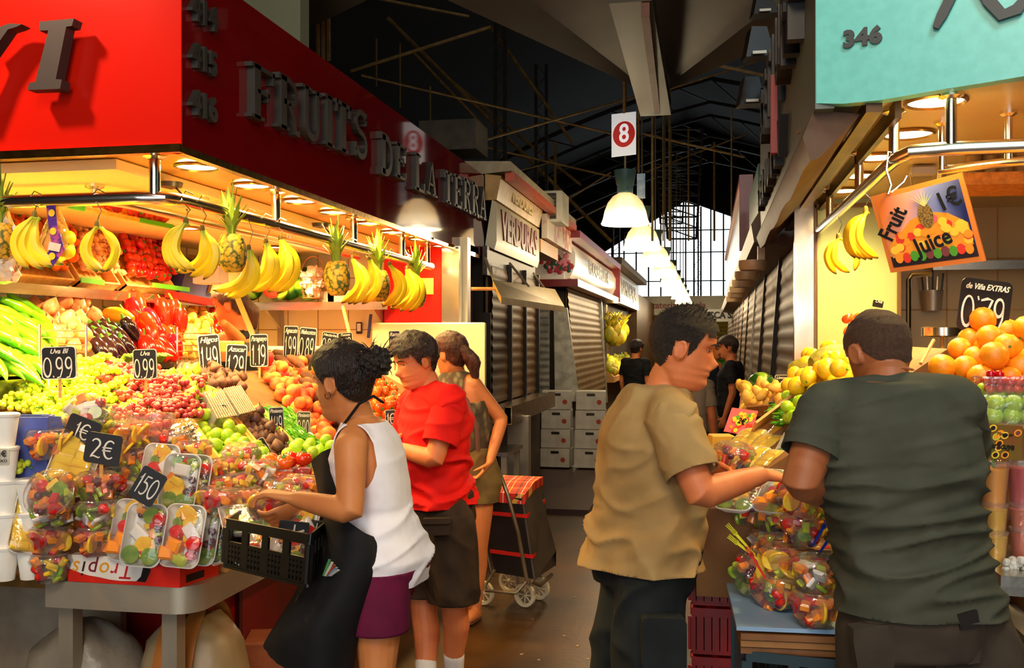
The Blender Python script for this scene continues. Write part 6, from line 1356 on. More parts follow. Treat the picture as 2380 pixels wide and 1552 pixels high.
b=MB(); cs=[V((x,y,min(1.62,zP(x,y,PR))-.03)) for x,y in ((.1,3.52),(.14,5.2),(.55,5.5),(.95,5.5),(.8,3.62))]; fl_=[V((p.x,p.y,.0)) for p in cs]; b.add(cs+fl_,[(0,1,2,3,4)]+[(9,8,7,6,5)]+[(i,(i+1)%5,5+(i+1)%5,5+i) for i in range(5)]); part('slope_block',b,DW,ds2,smooth=False)
b=MB(); b.box((1.45,3.75,1.1),(1.1,1.0,.5)); b.box((1.5,3.35,.98),(1.15,.3,.36)); part('step_block',b,DW,ds2,smooth=False)
b=MB(); b.box((1.35,3.05,.79),(1.0,.5,.03)); b.box((1.35,2.8,.77),(1.0,.02,.06)); part('steel_ledge',b,BRUSHED,ds2,smooth=False)
# right piles
WM.put(onP(1776,905,*PR)+PR[1]*.02,(.6,.4,.5),.62,'striped watermelon at the far corner of the teal stall display','watermelon')
MEL.put(W(1893,868,4.3),(0,.15,-.2),.9,'brown-green ribbed melon, lower of two beside the green panel','melon'); MEL.put(W(1945,838,4.15),(0,-.1,.4),.95,'brown-green ribbed melon, upper of two beside the green panel','melon')
pile(YEL,[(1880,878),(1960,850),(1990,870),(1985,925),(1900,940),(1870,910)],PR,.07,.045,'yellow fruit heaped below the ribbed melons','yellow fruit','yellow fruit below the melons',seed=41,extra=.5)
pile(YEL,[(1840,905),(1880,895),(1890,945),(1850,950)],PR,.07,.035,'yellow fruit beside the potatoes basket at the far end','yellow fruit','yellow fruit by the basket',seed=42)
pile(LIM,[(1850,930),(1900,925),(1890,980),(1840,990)],PR,.05,.03,'green lime below the yellow fruit of the teal stall','lime','limes of the teal stall',seed=43)
pile(POT,[(1738,925),(1830,920),(1838,955),(1740,965)],PR,.06,.04,'light brown root in the wicker basket at the far left corner','root vegetable','roots in the wicker basket',seed=44,extra=.3,scale=.8)
C=[onP(x,y,*PR) for x,y in ((1732,968),(1735,920),(1838,912),(1846,962))]; open_box('wicker_basket','tan wicker basket of roots at the far left corner of the teal stall','basket',C,PR[1]*.05,mat('wicker_tan','#b07a3a','#8a5a26',rough=.7,scale=60,bump=.5))
pile([PAD],[(1800,965),(1870,930),(1880,965),(1815,1000)],PR,.03,.02,'small green pepper in the narrow strip beside the fruit card','green pepper','small green peppers of the teal stall',rot='flat',seed=45)
A=onP(1768,1020,*PR)+PR[1]*.05; B_=onP(1885,930,*PR)+PR[1]*.05; b=MB(); b.bar(A,B_,.01,.1,side=RT); solo('divider_board',b,WOOD,'slanting orange-brown divider board on the teal stall slope','divider',smooth=False)
PTR=[]
rr=random.Random(9)
for i,(x,y,d) in enumerate(((1735,1075,3.6),(1770,1045,3.8),(1815,1010,4.0),(1855,985,4.1),(1730,1030,3.9),(1785,1085,3.5),(1830,1050,3.7))):
    PTRAY.put(W(x,y,d),(R(-58),R(0),TH-.9),1.0,'tray of pineapple sticks on the teal stall slope, '+('nearest the held tub','second along the slope','third along the slope','farthest up the slope','beside the yellow box','lower row, left','lower row, right')[i],'fruit tray')
for i,(x,y,d) in enumerate(((1850,1035,3.6),(1880,1000,3.8),(1775,1130,3.35),(1720,1145,3.3),(1810,1150,3.25))):
    TRAYS[i%3].put(W(x,y,d),(R(-60),0,TH-.6),1.0,'tray of mixed fruit on the teal stall slope, '+('near the grey shirt man\'s sleeve','highest of the mixed trays','just below the touching forearms','below the tan man\'s forearm','under the grey shirt man\'s forearm')[i],'fruit tray')
# stacks of wrapped tubs
lab=iter(['leftmost tub in the row under the tan man\'s arm','second tub in the row under the tan man\'s arm','lidded tub in the middle of the back row','lidded tub at the right of the back row'])
for x,y,d,i in ((1735,1180,3.3,0),(1800,1170,3.3,1),(1850,1165,3.2,2),(1900,1170,3.25,0)): TUBS[i].put(W(x,y+28,d),(R(10),R(-6),x),1.05,next(lab),'fruit tub')
for x,d,i0,z0,n,lb in ((1865,3.0,0,1.0,2,'tub of cut fruit in the two-high stack at the middle of the blue board'),(1790,3.25,1,.815,3,'tub of cut fruit in the left rear column on the blue board'),(1850,3.2,2,.815,3,'tub of cut fruit in the right rear column on the blue board'),(1900,3.05,2,.815,2,'tub of cut fruit in the front right column on the blue board'),(1820,3.0,0,.815,2,'tub of cut fruit in the front left column on the blue board'),(1890,3.3,0,.83,3,'tub of cut fruit in the hindmost column on the blue board')):
    p=W(x,790,d)
    for k in range(n): TUBS[(i0+k)%3].put((p.x,p.y,z0+.092*k),(0,0,x+k),1.02,('lowest ','second ','third ')[k]+lb,'fruit tub',None)
p=W(1895,790,2.82); TUBS[1].put((p.x,p.y,.812),(0,0,1),1.05,'lower of the two tubs at the front corner of the blue board','fruit tub'); TUBS[2].put((p.x,p.y,.908),(0,0,2),1.05,'upper of the two tubs at the front corner of the blue board','fruit tub')
for x,y,d,i,a,lb in ((1725,1345,3.12,0,-62,'wrapped fruit tub tipped on its edge at the left of the blue board'),(1772,1375,3.0,1,-60,'second wrapped fruit tub tipped on its edge, nearer the front'),(1735,1330,3.22,2,-66,'wrapped fruit tub tipped behind the other two tipped tubs')):
    TUBS[i].put(W(x,y+10,d),(R(a),R(28),R(-30)),1.1,lb,'fruit tub')
# stands under upper tubs
b=MB(); p=W(1865,790,3.05); b.box((p.x,p.y+.02,.9),(.16,.14,.17)); solo('wooden_riser',b,DW,'low riser hidden among the fruit tubs on the blue board','riser',smooth=False)
b=MB(); p=W(1830,790,3.45); b.box((p.x,p.y,.9),(.62,.3,.3)); solo('wooden_riser',b,DW,'long riser behind the tubs on the blue board','riser',smooth=False)
# forks
def fork(p,q,m,label):
    t=thing('plastic_fork',label,'fork',p); d=(V(q)-V(p)); u,v,dd=frame(d,RT); b=MB(); b.ribbon([(0,0),(0,d.length*.75)],[.006,.009],p,u,dd,v*.002)
    for k in (-1,0,1): b.ribbon([(k*.004,d.length*.72),(k*.0055,d.length)],.003,p,u,dd,v*.002)
    b.ribbon([(0,d.length*.68),(0,d.length*.8)],.014,p,u,dd,v*.002); part('fork_body',b,m,t,smooth=False)
for a,b_,d,m,lb in (((1755,1290),(1690,1218),3.0,STY,'upper yellow plastic fork sticking out at the left of the tubs'),((1762,1300),(1693,1245),2.98,STY,'lower yellow plastic fork sticking out at the left of the tubs'),((1780,1345),(1735,1270),2.95,mat('fork_red','#d0281c',rough=.4),'red plastic fork lying across the tipped tubs'),
    ((1880,1225),(1912,1175),3.0,STY,'yellow-green fork behind the tub stack'),((1893,1235),(1925,1165),2.98,STG,'green fork standing beside the grey shirt man\'s side'),((1888,1270),(1925,1205),2.94,STB,'upper blue fork beside the grey shirt man\'s side'),((1895,1300),(1935,1240),2.92,STB,'lower blue fork beside the grey shirt man\'s side'),((1930,1310),(1945,1270),2.9,STG,'short green fork beside the front tubs')):
    fork(W(*a,d),W(*b_,d),m,lb)
# yellow box, picture card
b=MB(); t=thing('yellow_box','yellow box with a dark oval and a green flap beside the tan shirt man\'s hand','box',W(1675,1062,4.0)); c=W(1676,1038,4.05); b.box(c,(.09,.09,.1),Euler((0,0,TH)).to_matrix(),bev=.004); part('box_body',b,mat('yellow_card','#dba52c','#c9922a',rough=.5),t,smooth=False)
b=MB(); b.prism([(.007*math.cos(a),.012*math.sin(a)) for a in [R(i*20) for i in range(18)]],c-FW*.0465-UP*.01+RT*.005,RT,UP,-FW*.001); part('dark_oval',b,BLK,t,smooth=False)
b=MB(); b.prism([(-.01,-.05),(.012,-.05),(.012,.045),(-.006,.04)],W(1706,1040,4.0),RT,UP,FW*.02); part('green_flap',b,mat('green_card','#3c8a2c',rough=.5),t,smooth=False)
class Pic:
    """flat printed board given by four pixel corners (tl,tr,br,bl) and a depth each"""
    def __init__(s,name,label,cat,px,ds,th=.012,back=None):
        s.c=[W(x,y,d) for (x,y),d in zip(px,ds)]; s.t=thing(name,label,cat,sum(s.c,V())/4); s.n=(s.c[1]-s.c[0]).cross(s.c[3]-s.c[0]).normalized(); 
        if s.n.dot(EYE-s.c[0])<0: s.n=-s.n
        s.u=(s.c[1]-s.c[0]).normalized(); s.v=(s.c[0]-s.c[3]).normalized(); s.w=(s.c[1]-s.c[0]).length; s.h=(s.c[0]-s.c[3]).length
        b=MB(); A=s.c; b.add(A+[p-s.n*th for p in A],[(0,1,2,3),(7,6,5,4),(0,4,5,1),(1,5,6,2),(2,6,7,3),(3,7,4,0)]); part('board',b,back,s.t,smooth=False)
    def at(s,f,g,o=.001): return (s.c[0].lerp(s.c[1],f)).lerp(s.c[3].lerp(s.c[2],f),g)+s.n*o
    def disc(s,f,g,r,m,name='printed_fruit',o=.0015,ry=None):
        b=MB(); b.prism([(r*math.cos(a),(ry or r)*math.sin(a)) for a in [R(i*24) for i in range(15)]],s.at(f,g,o),s.u,s.v,s.n*.0006); part(name,b,m,s.t,smooth=False)
    def poly(s,pts,m,name='printed_shape',o=.0012):
        b=MB(); P=[s.at(f,g,o) for f,g in pts]; b.add(P+[p+s.n*.0006 for p in P],[tuple(range(len(P)-1,-1,-1)),tuple(range(len(P),2*len(P)))]+[(i,(i+1)%len(P),len(P)+(i+1)%len(P),len(P)+i) for i in range(len(P))]); part(name,b,m,s.t,smooth=False)
    def txt(s,st,f,g,size,m,rot=0,sx=1,bold=0,o=.0035):
        a=R(rot); u=s.u*math.cos(a)+s.v*math.sin(a); v=s.v*math.cos(a)-s.u*math.sin(a); q=text_mb(st,size,bold=bold,ext=.0006); place_text(q,s.at(f,g,o),u,v,sx=sx); part('lettering',q,m,s.t,smooth=False)
FRM=mat('orange_frame','#e8822a','#d87422',rough=.5,scale=4)
pj=Pic('juice_board','framed board with printed fruit advertising juice, hung askew from the rail','board',[(2022,457),(2236,400),(2291,606),(2070,634)],[3.38,3.2,3.2,3.38],.014,FRM)
SKYP=bpy.data.materials.new('printed_sky'); SKYP.use_nodes=True
def _sk():
    nt=SKYP.node_tree;N=nt.nodes;L=nt.links;p=N['Principled BSDF'];p.inputs['Roughness'].default_value=.3
    tc=N.new('ShaderNodeTexCoord'); g=N.new('ShaderNodeSeparateXYZ'); L.new(tc.outputs['Generated'],g.inputs[0]); cr=N.new('ShaderNodeValToRGB'); e=cr.color_ramp.elements
    e[0].position=.05;e[0].color=lin('#ec7a2a');e[1].position=.85;e[1].color=lin('#20245a'); k=cr.color_ramp.elements.new(.3);k.color=lin('#e3a08c');k=cr.color_ramp.elements.new(.5);k.color=lin('#7d8ac8')
    L.new(g.outputs['X'],cr.inputs[0]); L.new(cr.outputs[0],p.inputs['Base Color'])
_sk()
pj.poly([(.05,.06),(.95,.06),(.95,.94),(.05,.94)],SKYP,'printed_picture',.0005)
BLACKINK=mat('black_ink','#0e0c0c',rough=.4)
FC={k:mat('print_'+k,v,rough=.35) for k,v in dict(orange='#ef9426',yellow='#f2c53a',green='#4f9a2c',red='#dc3a2a',pink='#e8606a',lime='#b8c83a',purple='#7a3a3c',dark='#2a1c1c').items()}
rr=random.Random(5)
pj.poly([(.05,.8),(.95,.78),(.95,.94),(.05,.94)],FC['dark'],'printed_shadow',.0012)
pj.poly([(.08,.66),(.2,.55),(.35,.4),(.55,.34),(.75,.4),(.93,.55),(.93,.8),(.07,.82)],FC['orange'],'printed_heap',.0013)
for i in range(46):
    f=rr.uniform(.1,.92); top=.42+.5*abs(f-.55)**1.2; g=rr.uniform(top,.76); pj.disc(f,g,.014,FC[rr.choice(['orange','orange','yellow','yellow','orange','lime' if f>.6 else 'pink','red'])],o=.0016+i*.00002)
for i in range(10): pj.disc(.14+i*.082,.83+.01*(i%2),.013,FC[['orange','red','green','green','purple','green','purple','green','red','orange'][i]],ry=.018,o=.003)
pj.disc(.53,.38,.024,mat('print_pine','#9a7a3a','#5a4420',rough=.4,scale=160,kind='voronoi'),'printed_pineapple',.0028,ry=.044)
for i in range(7): pj.poly([(.53+.0,.27),(.55,.27),(.54+(i-3)*.04,.08+abs(i-3)*.02)],mat('print_leaf','#c8cf86',rough=.4),'printed_leaf',.0029+i*.00005)
pj.txt('Fruit',.17,.40,.075,BLACKINK,rot=50,sx=.8,bold=.002); pj.txt('Juice',.53,.70,.078,BLACKINK,rot=9,sx=.8,bold=.002); pj.txt('1€',.80,.26,.085,BLACKINK,rot=9,sx=.8,bold=.002)
h=MB(); p=pj.at(.24,.0,0); r0=onZ(2065,395,Z2); h.tube([p+V((-.01,0,-.01)),p+V((0,0,.02)),p+V((-.015,0,.07)),V((p.x-.01,p.y,Z2+.03)),V((p.x+.03,p.y,Z2+.02))],.004,n=6); h.tube([p+V((0,0,-.005)),p+V((.04,0,.03)),p+V((.05,0,.05))],.004,n=6); solo('steel_hook',h,CHROME,'steel hook holding up the juice board by its left corner','hook')
pcr=Pic('picture_card','small clear-framed picture card of mixed fruit beside the yellow box','card',[(1702,947),(1762,955),(1745,1014),(1683,1002)],[4.15,4.2,4.15,4.1],.004,FC['pink'])
for i in range(34): pcr.disc(rr.uniform(.08,.92),rr.uniform(.08,.92),rr.uniform(.006,.011),FC[rr.choice(['orange','yellow','red','green','yellow','red','lime'])],o=.001+i*.00003)
pcr.txt('2€',.5,.5,.04,BLACKINK,rot=-8,sx=.8,bold=.001,o=.004)
pm=Pic('fruit_card','printed passion fruit card standing above the juice cups at the right edge','card',[(2282,984),(2378,990),(2374,1070),(2262,1064)],[2.82,2.82,2.8,2.8],.004,mat('card_brown','#7a4218','#5f5a1a',rough=.4,scale=14))
for i in range(12): f,g=rr.uniform(.06,.94),rr.uniform(.1,.9); pm.disc(f,g,.011,FC[rr.choice(['orange','yellow','lime'])],o=.001+i*.0001); pm.disc(f,g,.007,FC[rr.choice(['purple','dark','orange'])],o=.0016+i*.0001)
pm.txt('Maracuya',.5,.62,.026,BLACKINK,rot=-1,sx=.85,bold=.0006); pm.txt('Maracuya',.58,.27,.014,BLACKINK,rot=-1,sx=.85)
# oranges, cherry tomatoes, limes
PO=planeof(W(2280,800,3.32),W(2380,800,3.28),W(2280,905,3.05))
pile(ORG,[(2235,790),(2400,785),(2460,830),(2460,900),(2215,905),(2205,850)],PO,.079,.03,'big bright orange in the pyramid at the right edge','orange','oranges in the pyramid',seed=51,extra=.45,jit=.04)
pile(ORG,[(2155,835),(2215,840),(2225,905),(2165,900)],PO,.079,.03,'bright orange peeping over the grey shirt man\'s shoulder','orange','oranges at the shoulder',seed=52,extra=.3,jit=.04)
punnet(2345,915,2.95,.17,.12,.05,'clear box heaped with cherry tomatoes below the oranges',CHE,50,.014,53)
punnet(2345,985,2.9,.17,.13,.085,'clear box of green limes under the cherry tomatoes',LIM,12,.024,54)
pile(LIM,[(2285,918),(2380,920),(2380,945),(2285,940)],planeof(W(2285,945,2.93),W(2380,945,2.93),W(2285,915,3.0)),.05,.02,'lime heaped on top of the clear lime box','lime','limes on the clear box',seed=55,extra=0)
pile(ORG,[(2255,900),(2285,905),(2285,965),(2262,960)],planeof(W(2255,965,3.0),W(2300,965,3.0),W(2255,900,3.2)),.07,.03,'yellow-orange fruit between the grey shirt and the lime box','orange','fruit beside the lime box',seed=56,extra=0)
JO=juice('#f3a41c','juice_orange',STG); JY=juice('#f0b828','juice_yellow'); JR=juice('#c8323a','juice_red'); JP=juice('#d86a4c','juice_pink'); JG=juice('#c9d060','juice_green')
for pr,x,yb,d,lb in ((JO,2310,1185,2.84,'orange juice cup with a green straw, top row'),(JR,2376,1185,2.84,'red juice cup in the top row at the right edge'),(JY,2272,1178,2.95,'yellow juice cup behind the green straw cup'),
  (JY,2312,1265,2.82,'deep yellow juice cup in the middle row'),(JP,2376,1265,2.82,'pink juice cup in the middle row at the right edge'),(JY,2312,1330,2.80,'yellow juice cup in the bottom row'),(JP,2378,1320,2.82,'pink juice cup in the bottom row'),(JG,2262,1275,2.92,'pale green juice cup half hidden by the grey shirt, lower'),(JY,2262,1205,2.94,'yellow juice cup half hidden by the grey shirt, upper'),(JO,2345,1175,3.0,'orange juice cup standing behind the red one')):
    z=W(x,yb,d); pr.put(z,(0,0,x),.84 if 'bottom' in lb or 'middle' in lb else 1.0,lb,'juice cup')
b=MB(); b.box(W(2330,1195,3.02),(.45,.14,.008)); b.box(W(2330,1278,2.98),(.5,.18,.008)); b.box(W(2330,1338,2.95),(.5,.26,.01)); solo('glass_steps',b,CLEAR,'clear shelf plates under the rows of juice cups','shelf',smooth=False)
b=MB(); b.bar(W(2310,1338,2.72),W(2420,1345,2.7),.03,.12,side=UP); b.bar(W(2312,1360,2.7),W(2425,1368,2.68),.05,.01,side=UP); solo('steel_gutter',b,STEEL,'steel gutter of ice under the juice cups','gutter',smooth=False)
b=MB(); rr=random.Random(3)
for i in range(70): b.ell(W(rr.uniform(2335,2400),rr.uniform(1300,1328),2.73+rr.random()*.05),rr.uniform(.006,.013),nu=6,nv=4)
solo('crushed_ice',b,mat('ice','#e8e6e0','#d8d4cc',rough=.2,trans=.3),'crushed ice heaped at the foot of the juice cups','ice',kind='stuff')
# signs
board(2289,711,120,122,3.3,"0'79",'de Viña EXTRAS',-7,'big black board reading 0.79 above the oranges',stick=.12,toph=.12,border=False)
board(1819,893,36,44,4.6,'1.99','Limones',0,'black board reading 1.99 beside the watermelon of the teal stall',stick=.06)
board(1796,955,22,42,4.35,'1.49','',-4,'narrow black board reading 1.49 above the wicker basket',stick=.06)
board(1990,792,44,84,3.7,'0.99','',-6,'black board half hidden left of the grey shirt man\'s head',stick=.06)
board(2041,706,24,16,4.2,'','Uva',-10,'tiny dark label above the grey shirt man\'s head',mh=0,border=False,toph=.5)
pile(VTOM,[(1962,748),(2000,742),(2005,800),(1968,795)],planeof(W(1962,800,4.2),W(2005,800,4.2),W(1962,745,4.4)),.055,.02,'orange-red tomato on the high heap beside the green panel','tomato','tomatoes beside the green panel',seed=57,scale=.8)
# tin rack, utensil pot, dangling scale cable
t=thing('ring_rack','chrome ring rack of tins above the grey shirt man\'s shoulder','rack',W(2190,775,4.3)); c=W(2190,772,4.3)
b=MB(); b.lathe([(.07,-.02),(.085,-.015),(.085,.02),(.07,.025),(.001,.02)],28,c=c,ripple=lambda a,z:.015*math.cos(a*16)); part('ring_tray',b,CHROME,t)
b=MB(); b.tube([c,c-V((0,0,.25))],.008,n=8); part('stand_rod',b,WOOD,t)
t=thing('utensil_pot','grey pot of utensils fixed on the tiles right of the green panel','pot',onY(2167,722,6.2)); c=onY(2167,722,6.2)
b=MB(); b.lathe([(.001,0),(.05,0),(.062,.12),(.058,.12),(.048,.01)],18,c=c); part('pot',b,BRUSHED,t)
for i in range(5): b=MB(); b.tube([c+V((.02*(i-2),0,.02)),c+V((.03*(i-2),.0,.2+.02*(i%3)))],.006,n=5); part('utensil',b,(BLK,CHROME)[i%2],t)
t=thing('bent_pipe','bent chrome pipe against the tiles right of the green panel','pipe',onY(2125,640,5.9)); b=MB(); b.tube([onY(2112,840,5.9),onY(2112,650,5.9),onY(2120,638,5.9),onY(2165,636,5.9)],.014,n=8); part('pipe',b,CHROME,t)
b=MB(); b.tube([W(2170,790,3.3),W(2140,845,3.2)],.006,n=6); solo('thin_stick',b,WOOD,'thin slanting stick beside the grey shirt man\'s ear','stick')
def hangw(px,py,d,angs,sc,label): 
    p=W(px,py,d); banana_bunch(p,angs,TH,sc,label,hook=V((p.x,p.y,Z2)) if Z2-p.z>.05 else None)
hangw(1948,548,4.7,[(16,180),(-6,180),(-28,10)],.85,'small pair of bananas hanging farthest along the teal stall rail')
hangw(2012,486,3.95,[(12,180),(4,176),(-4,180),(-12,184),(-18,175)],.95,'full bunch of bananas hanging left of the juice board')
# ================================================================ SHOPPING TROLLEY
SB=mat('trolley_black','#14100f','#1d1716',rough=.6,scale=10); GREYF=mat('trolley_grey','#4a4038','#3e352e',rough=.7)
TART=bpy.data.materials.new('tartan'); TART.use_nodes=True
def _tart():
    nt=TART.node_tree;N=nt.nodes;L=nt.links;p=N['Principled BSDF'];p.inputs['Roughness'].default_value=.75
    tc=N.new('ShaderNodeTexCoord'); prev=None
    base=N.new('ShaderNodeRGB'); base.outputs[0].default_value=lin('#c8221a'); prev=base.outputs[0]
    for ax,sc,off,wd,col in (('X',9,.0,.12,'#2a1a1a'),('Y',9,.0,.12,'#2a1a1a'),('X',9,.4,.05,'#d8b84a'),('Y',9,.4,.05,'#d8b84a'),('X',9,.7,.04,'#e8e0d0'),('Y',9,.7,.04,'#2c4a34')):
        g=N.new('ShaderNodeSeparateXYZ'); L.new(tc.outputs['Object'],g.inputs[0]); m=N.new('ShaderNodeMath'); m.operation='MULTIPLY_ADD'; m.inputs[1].default_value=sc; m.inputs[2].default_value=off+50; L.new(g.outputs[ax],m.inputs[0])
        fr=N.new('ShaderNodeMath'); fr.operation='FRACT'; L.new(m.outputs[0],fr.inputs[0]); lt=N.new('ShaderNodeMath'); lt.operation='LESS_THAN'; lt.inputs[1].default_value=wd; L.new(fr.outputs[0],lt.inputs[0])
        ml=N.new('ShaderNodeMath'); ml.operation='MULTIPLY'; ml.inputs[1].default_value=.75; L.new(lt.outputs[0],ml.inputs[0])
        mx=N.new('ShaderNodeMix'); mx.data_type='RGBA'; L.new(ml.outputs[0],mx.inputs[0]); L.new(prev,mx.inputs[6]); mx.inputs[7].default_value=lin(col); prev=mx.outputs[2]
    L.new(prev,p.inputs['Base Color'])
_tart()
tr=thing('shopping_trolley','black two-wheeled shopping trolley with a red tartan lid and red piping','trolley',W(1200,1400,5.906))
# box: near face from pixels
d0=5.35
fb=[W(1150,1330,5.962),W(1240,1345,5.850),W(1285,1315,6.300),W(1185,1305,6.356)]
ft=[W(1112,1150,5.962),W(1212,1158,5.850),W(1255,1120,6.300),W(1140,1115,6.356)]
b=MB(); mid=[a.lerp(c,.5) for a,c in zip(fb,ft)]; b.loft([fb,mid,ft]); part('bag',b,SB,tr,smooth=False)
b=MB(); b.add([fb[1],fb[2],ft[2],ft[1]]+[p+RT*.012 for p in (fb[1],fb[2],ft[2],ft[1])],[(0,1,2,3),(7,6,5,4),(0,4,5,1),(1,5,6,2),(2,6,7,3),(3,7,4,0)]); part('side_panel',b,GREYF,tr,smooth=False)
b=MB(); b.add([fb[2],fb[2]+RT*.02,W(1293,1280,6.244),W(1258,1180,6.300)]+[ft[2]],[(0,1,2,3,4)]); b.add([fb[1]+RT*.014,W(1293,1280,6.188),W(1258,1150,6.131),ft[1]+RT*.014],[(0,1,2,3)]); part('rear_pocket',b,GREYF,tr,smooth=False)
for f in (.28,.78):
    b=MB(); P=[fb[i].lerp(ft[i],f)+ (RT*.014 if i in(1,2) else V()) -FW*(.006 if i in (0,1) else 0) for i in (0,1,2)]; 
    for a,c in zip(P,P[1:]): b.bar(a,c,.022,.008,side=UP)
    part('red_piping',b,mat('red_tape','#d01c14',rough=.5),tr,smooth=False)
top=[p+UP*.004 for p in ft]; b=MB(); hum=(sum(top,V())/4)+UP*.03
lid=[ [top[0]-UP*.03-FW*.008,top[1]-UP*.03-FW*.008],[top[0]+UP*.02,top[1]+UP*.02],[top[0].lerp(top[3],.5)+UP*.045,top[1].lerp(top[2],.5)+UP*.045],[top[3]+UP*.03,top[2]+UP*.03],[top[3]-UP*.02+FW*.01,top[2]-UP*.05+FW*.01]]
vs=[];
for a,c in lid: vs+= [a-RT*.01,a.lerp(c,.5),c+RT*.02]
vs2=[p-UP*.008 for p in vs]; k=len(vs); fs=[]
for i in range(4):
    for j in range(2): a=i*3+j; fs+= [(a,a+1,a+4,a+3),(k+a,k+a+3,k+a+4,k+a+1)]
b.add(vs+vs2,fs); b.add([vs[2],vs[5],vs[8],vs[11],vs[14]]+[p-UP*.05 for p in (vs[2],vs[5],vs[8],vs[11],vs[14])],[(0,1,6,5),(1,2,7,6),(2,3,8,7),(3,4,9,8)]); part('tartan_lid',b,TART,tr,smooth=False,label='red tartan lid')
TUBG=mat('trolley_frame','#8a7c66','#736650',rough=.35,metal=.7)
b=MB(); b.tube([W(1225,1350,5.794),W(1205,1240,5.794),W(1180,1150,5.794),W(1160,1095,5.850),W(1145,1080,5.906),W(1128,1085,6.019),W(1122,1110,6.075)],.012,n=8); part('handle_tube',b,TUBG,tr)
b=MB(); b.tube([W(1145,1345,5.962),W(1128,1270,5.962),W(1110,1180,6.019)],.01,n=8); part('frame_tube',b,TUBG,tr)
b=MB(); b.tube([W(1150,1325,5.962),W(1128,1360,5.850),W(1128,1372,5.827),W(1200,1378,5.760),W(1225,1350,5.794)],.009,n=8); b.tube([W(1235,1350,5.794),W(1255,1360,5.850),W(1282,1335,6.188)],.012,n=8); part('foot_frame',b,TUBG,tr)
b=MB(); b.tube([W(1220,1380,5.737),W(1190,1360,6.300)],.008,n=6); part('axle',b,TUBG,tr)
CRW=mat('wheel_cream','#e0d8bc','#d2c9aa',rough=.5)
for x,y,d in ((1220,1381,6.0),(1253,1366,6.17),(1183,1352,6.35),(1124,1378,6.05)):
    c=W(x,y,d); c.z=.076; b=MB(); ax=(RT*.92-FW*.4).normalized(); ax=(FW*.75+RT*.5).normalized(); u,v,n_=frame(ax,UP)
    rg=[]
    for i in range(28): a=2*PI*i/28; e=u*math.cos(a)+v*math.sin(a); rg.append([c+e*.072+ax*.012,c+e*.075,c+e*.072-ax*.012,c+e*.052-ax*.01,c+e*.052+ax*.01])
    b.loft(rg,closed=True)
    for i in range(8): a=2*PI*i/8; e=u*math.cos(a)+v*math.sin(a); b.bar(c+e*.012,c+e*.055,.006,.006)
    b.ell(c,(.014,.014,.014)); part('wheel',b,CRW,tr)
# litter on the floor
rr=random.Random(77)
lt=MB(); lt.add([(-.012,-.006,.002),(.01,-.008,.003),(.014,.006,.002),(-.008,.009,.003),(-.012,-.006,0),(.01,-.008,0),(.014,.006,0),(-.008,.009,0)],[(0,1,2,3),(7,6,5,4),(0,4,5,1),(1,5,6,2),(2,6,7,3),(3,7,4,0)]); LT=one('paper_scrap',lt,mat('scrap','#b8a07c','#9c8460',rough=.7),smooth=False)
for i in range(60):
    x=rr.uniform(1200,1640); y=rr.uniform(1080,1540); p=onZ(x,y,.001); LT.put(p,(0,0,rr.random()*6),rr.uniform(.3,.9),'tiny pale paper scrap on the dark aisle floor','scrap','scraps on the floor')
for i in range(14): p=onZ(rr.uniform(1480,1680),rr.uniform(1430,1545),.001); LT.put(p,(0,0,rr.random()*6),rr.uniform(.3,.7),'tiny pale paper scrap on the dark aisle floor','scrap','scraps on the floor')
# hide unused prototypes: any prototype never placed is removed
for P_ in [v for v in list(globals().values()) if isinstance(v,Proto)]:
    if not P_.used:
        def _rm(o):
            for c in list(o.children): _rm(c)
            bpy.data.objects.remove(o)
        _rm(P_.root)
# ================================================================ PEOPLE
def remesh(mb,vox,it=3,fac=.5):
    me=bpy.data.meshes.new('tmp'); me.from_pydata([tuple(p) for p in mb.v],[],mb.f); bm_=bmesh.new(); bm_.from_mesh(me); bmesh.ops.recalc_face_normals(bm_,faces=bm_.faces); bm_.to_mesh(me); bm_.free()
    o=bpy.data.objects.new('tmp',me); COL.objects.link(o); m=o.modifiers.new('r','REMESH'); m.mode='VOXEL'; m.voxel_size=vox; m.adaptivity=0
    if it: s=o.modifiers.new('s','SMOOTH'); s.factor=fac; s.iterations=it
    dg=bpy.context.evaluated_depsgraph_get(); e=bpy.data.meshes.new_from_object(o.evaluated_get(dg)); bpy.data.objects.remove(o); bpy.data.meshes.remove(me); return e
def lerpt(T,z):
    if z<=T[0][0]: return T[0][1]
    for (a,b_),(c,d) in zip(T,T[1:]):
        if z<=c: t=(z-a)/(c-a); t=t*t*(3-2*t)*.5+t*.5; return b_+(d-b_)*t
    return T[-1][1]
HF=[(-.012,.062),(.0,.076),(.012,.087),(.026,.083),(.034,.083),(.043,.091),(.0505,.087),(.058,.094),(.067,.088),(.076,.087),(.10,.087),(.118,.085),(.133,.094),(.16,.093),(.185,.083),(.205,.067),(.222,.043),(.232,.018),(.236,.0)]
HB_=[(-.012,-.02),(.02,-.045),(.05,-.068),(.08,-.088),(.12,-.102),(.155,-.101),(.185,-.088),(.21,-.062),(.226,-.032),(.236,.0)]
HW=[(-.012,.032),(.0,.042),(.02,.052),(.05,.060),(.08,.067),(.11,.072),(.14,.076),(.17,.074),(.2,.060),(.22,.039),(.232,.017),(.236,.0)]
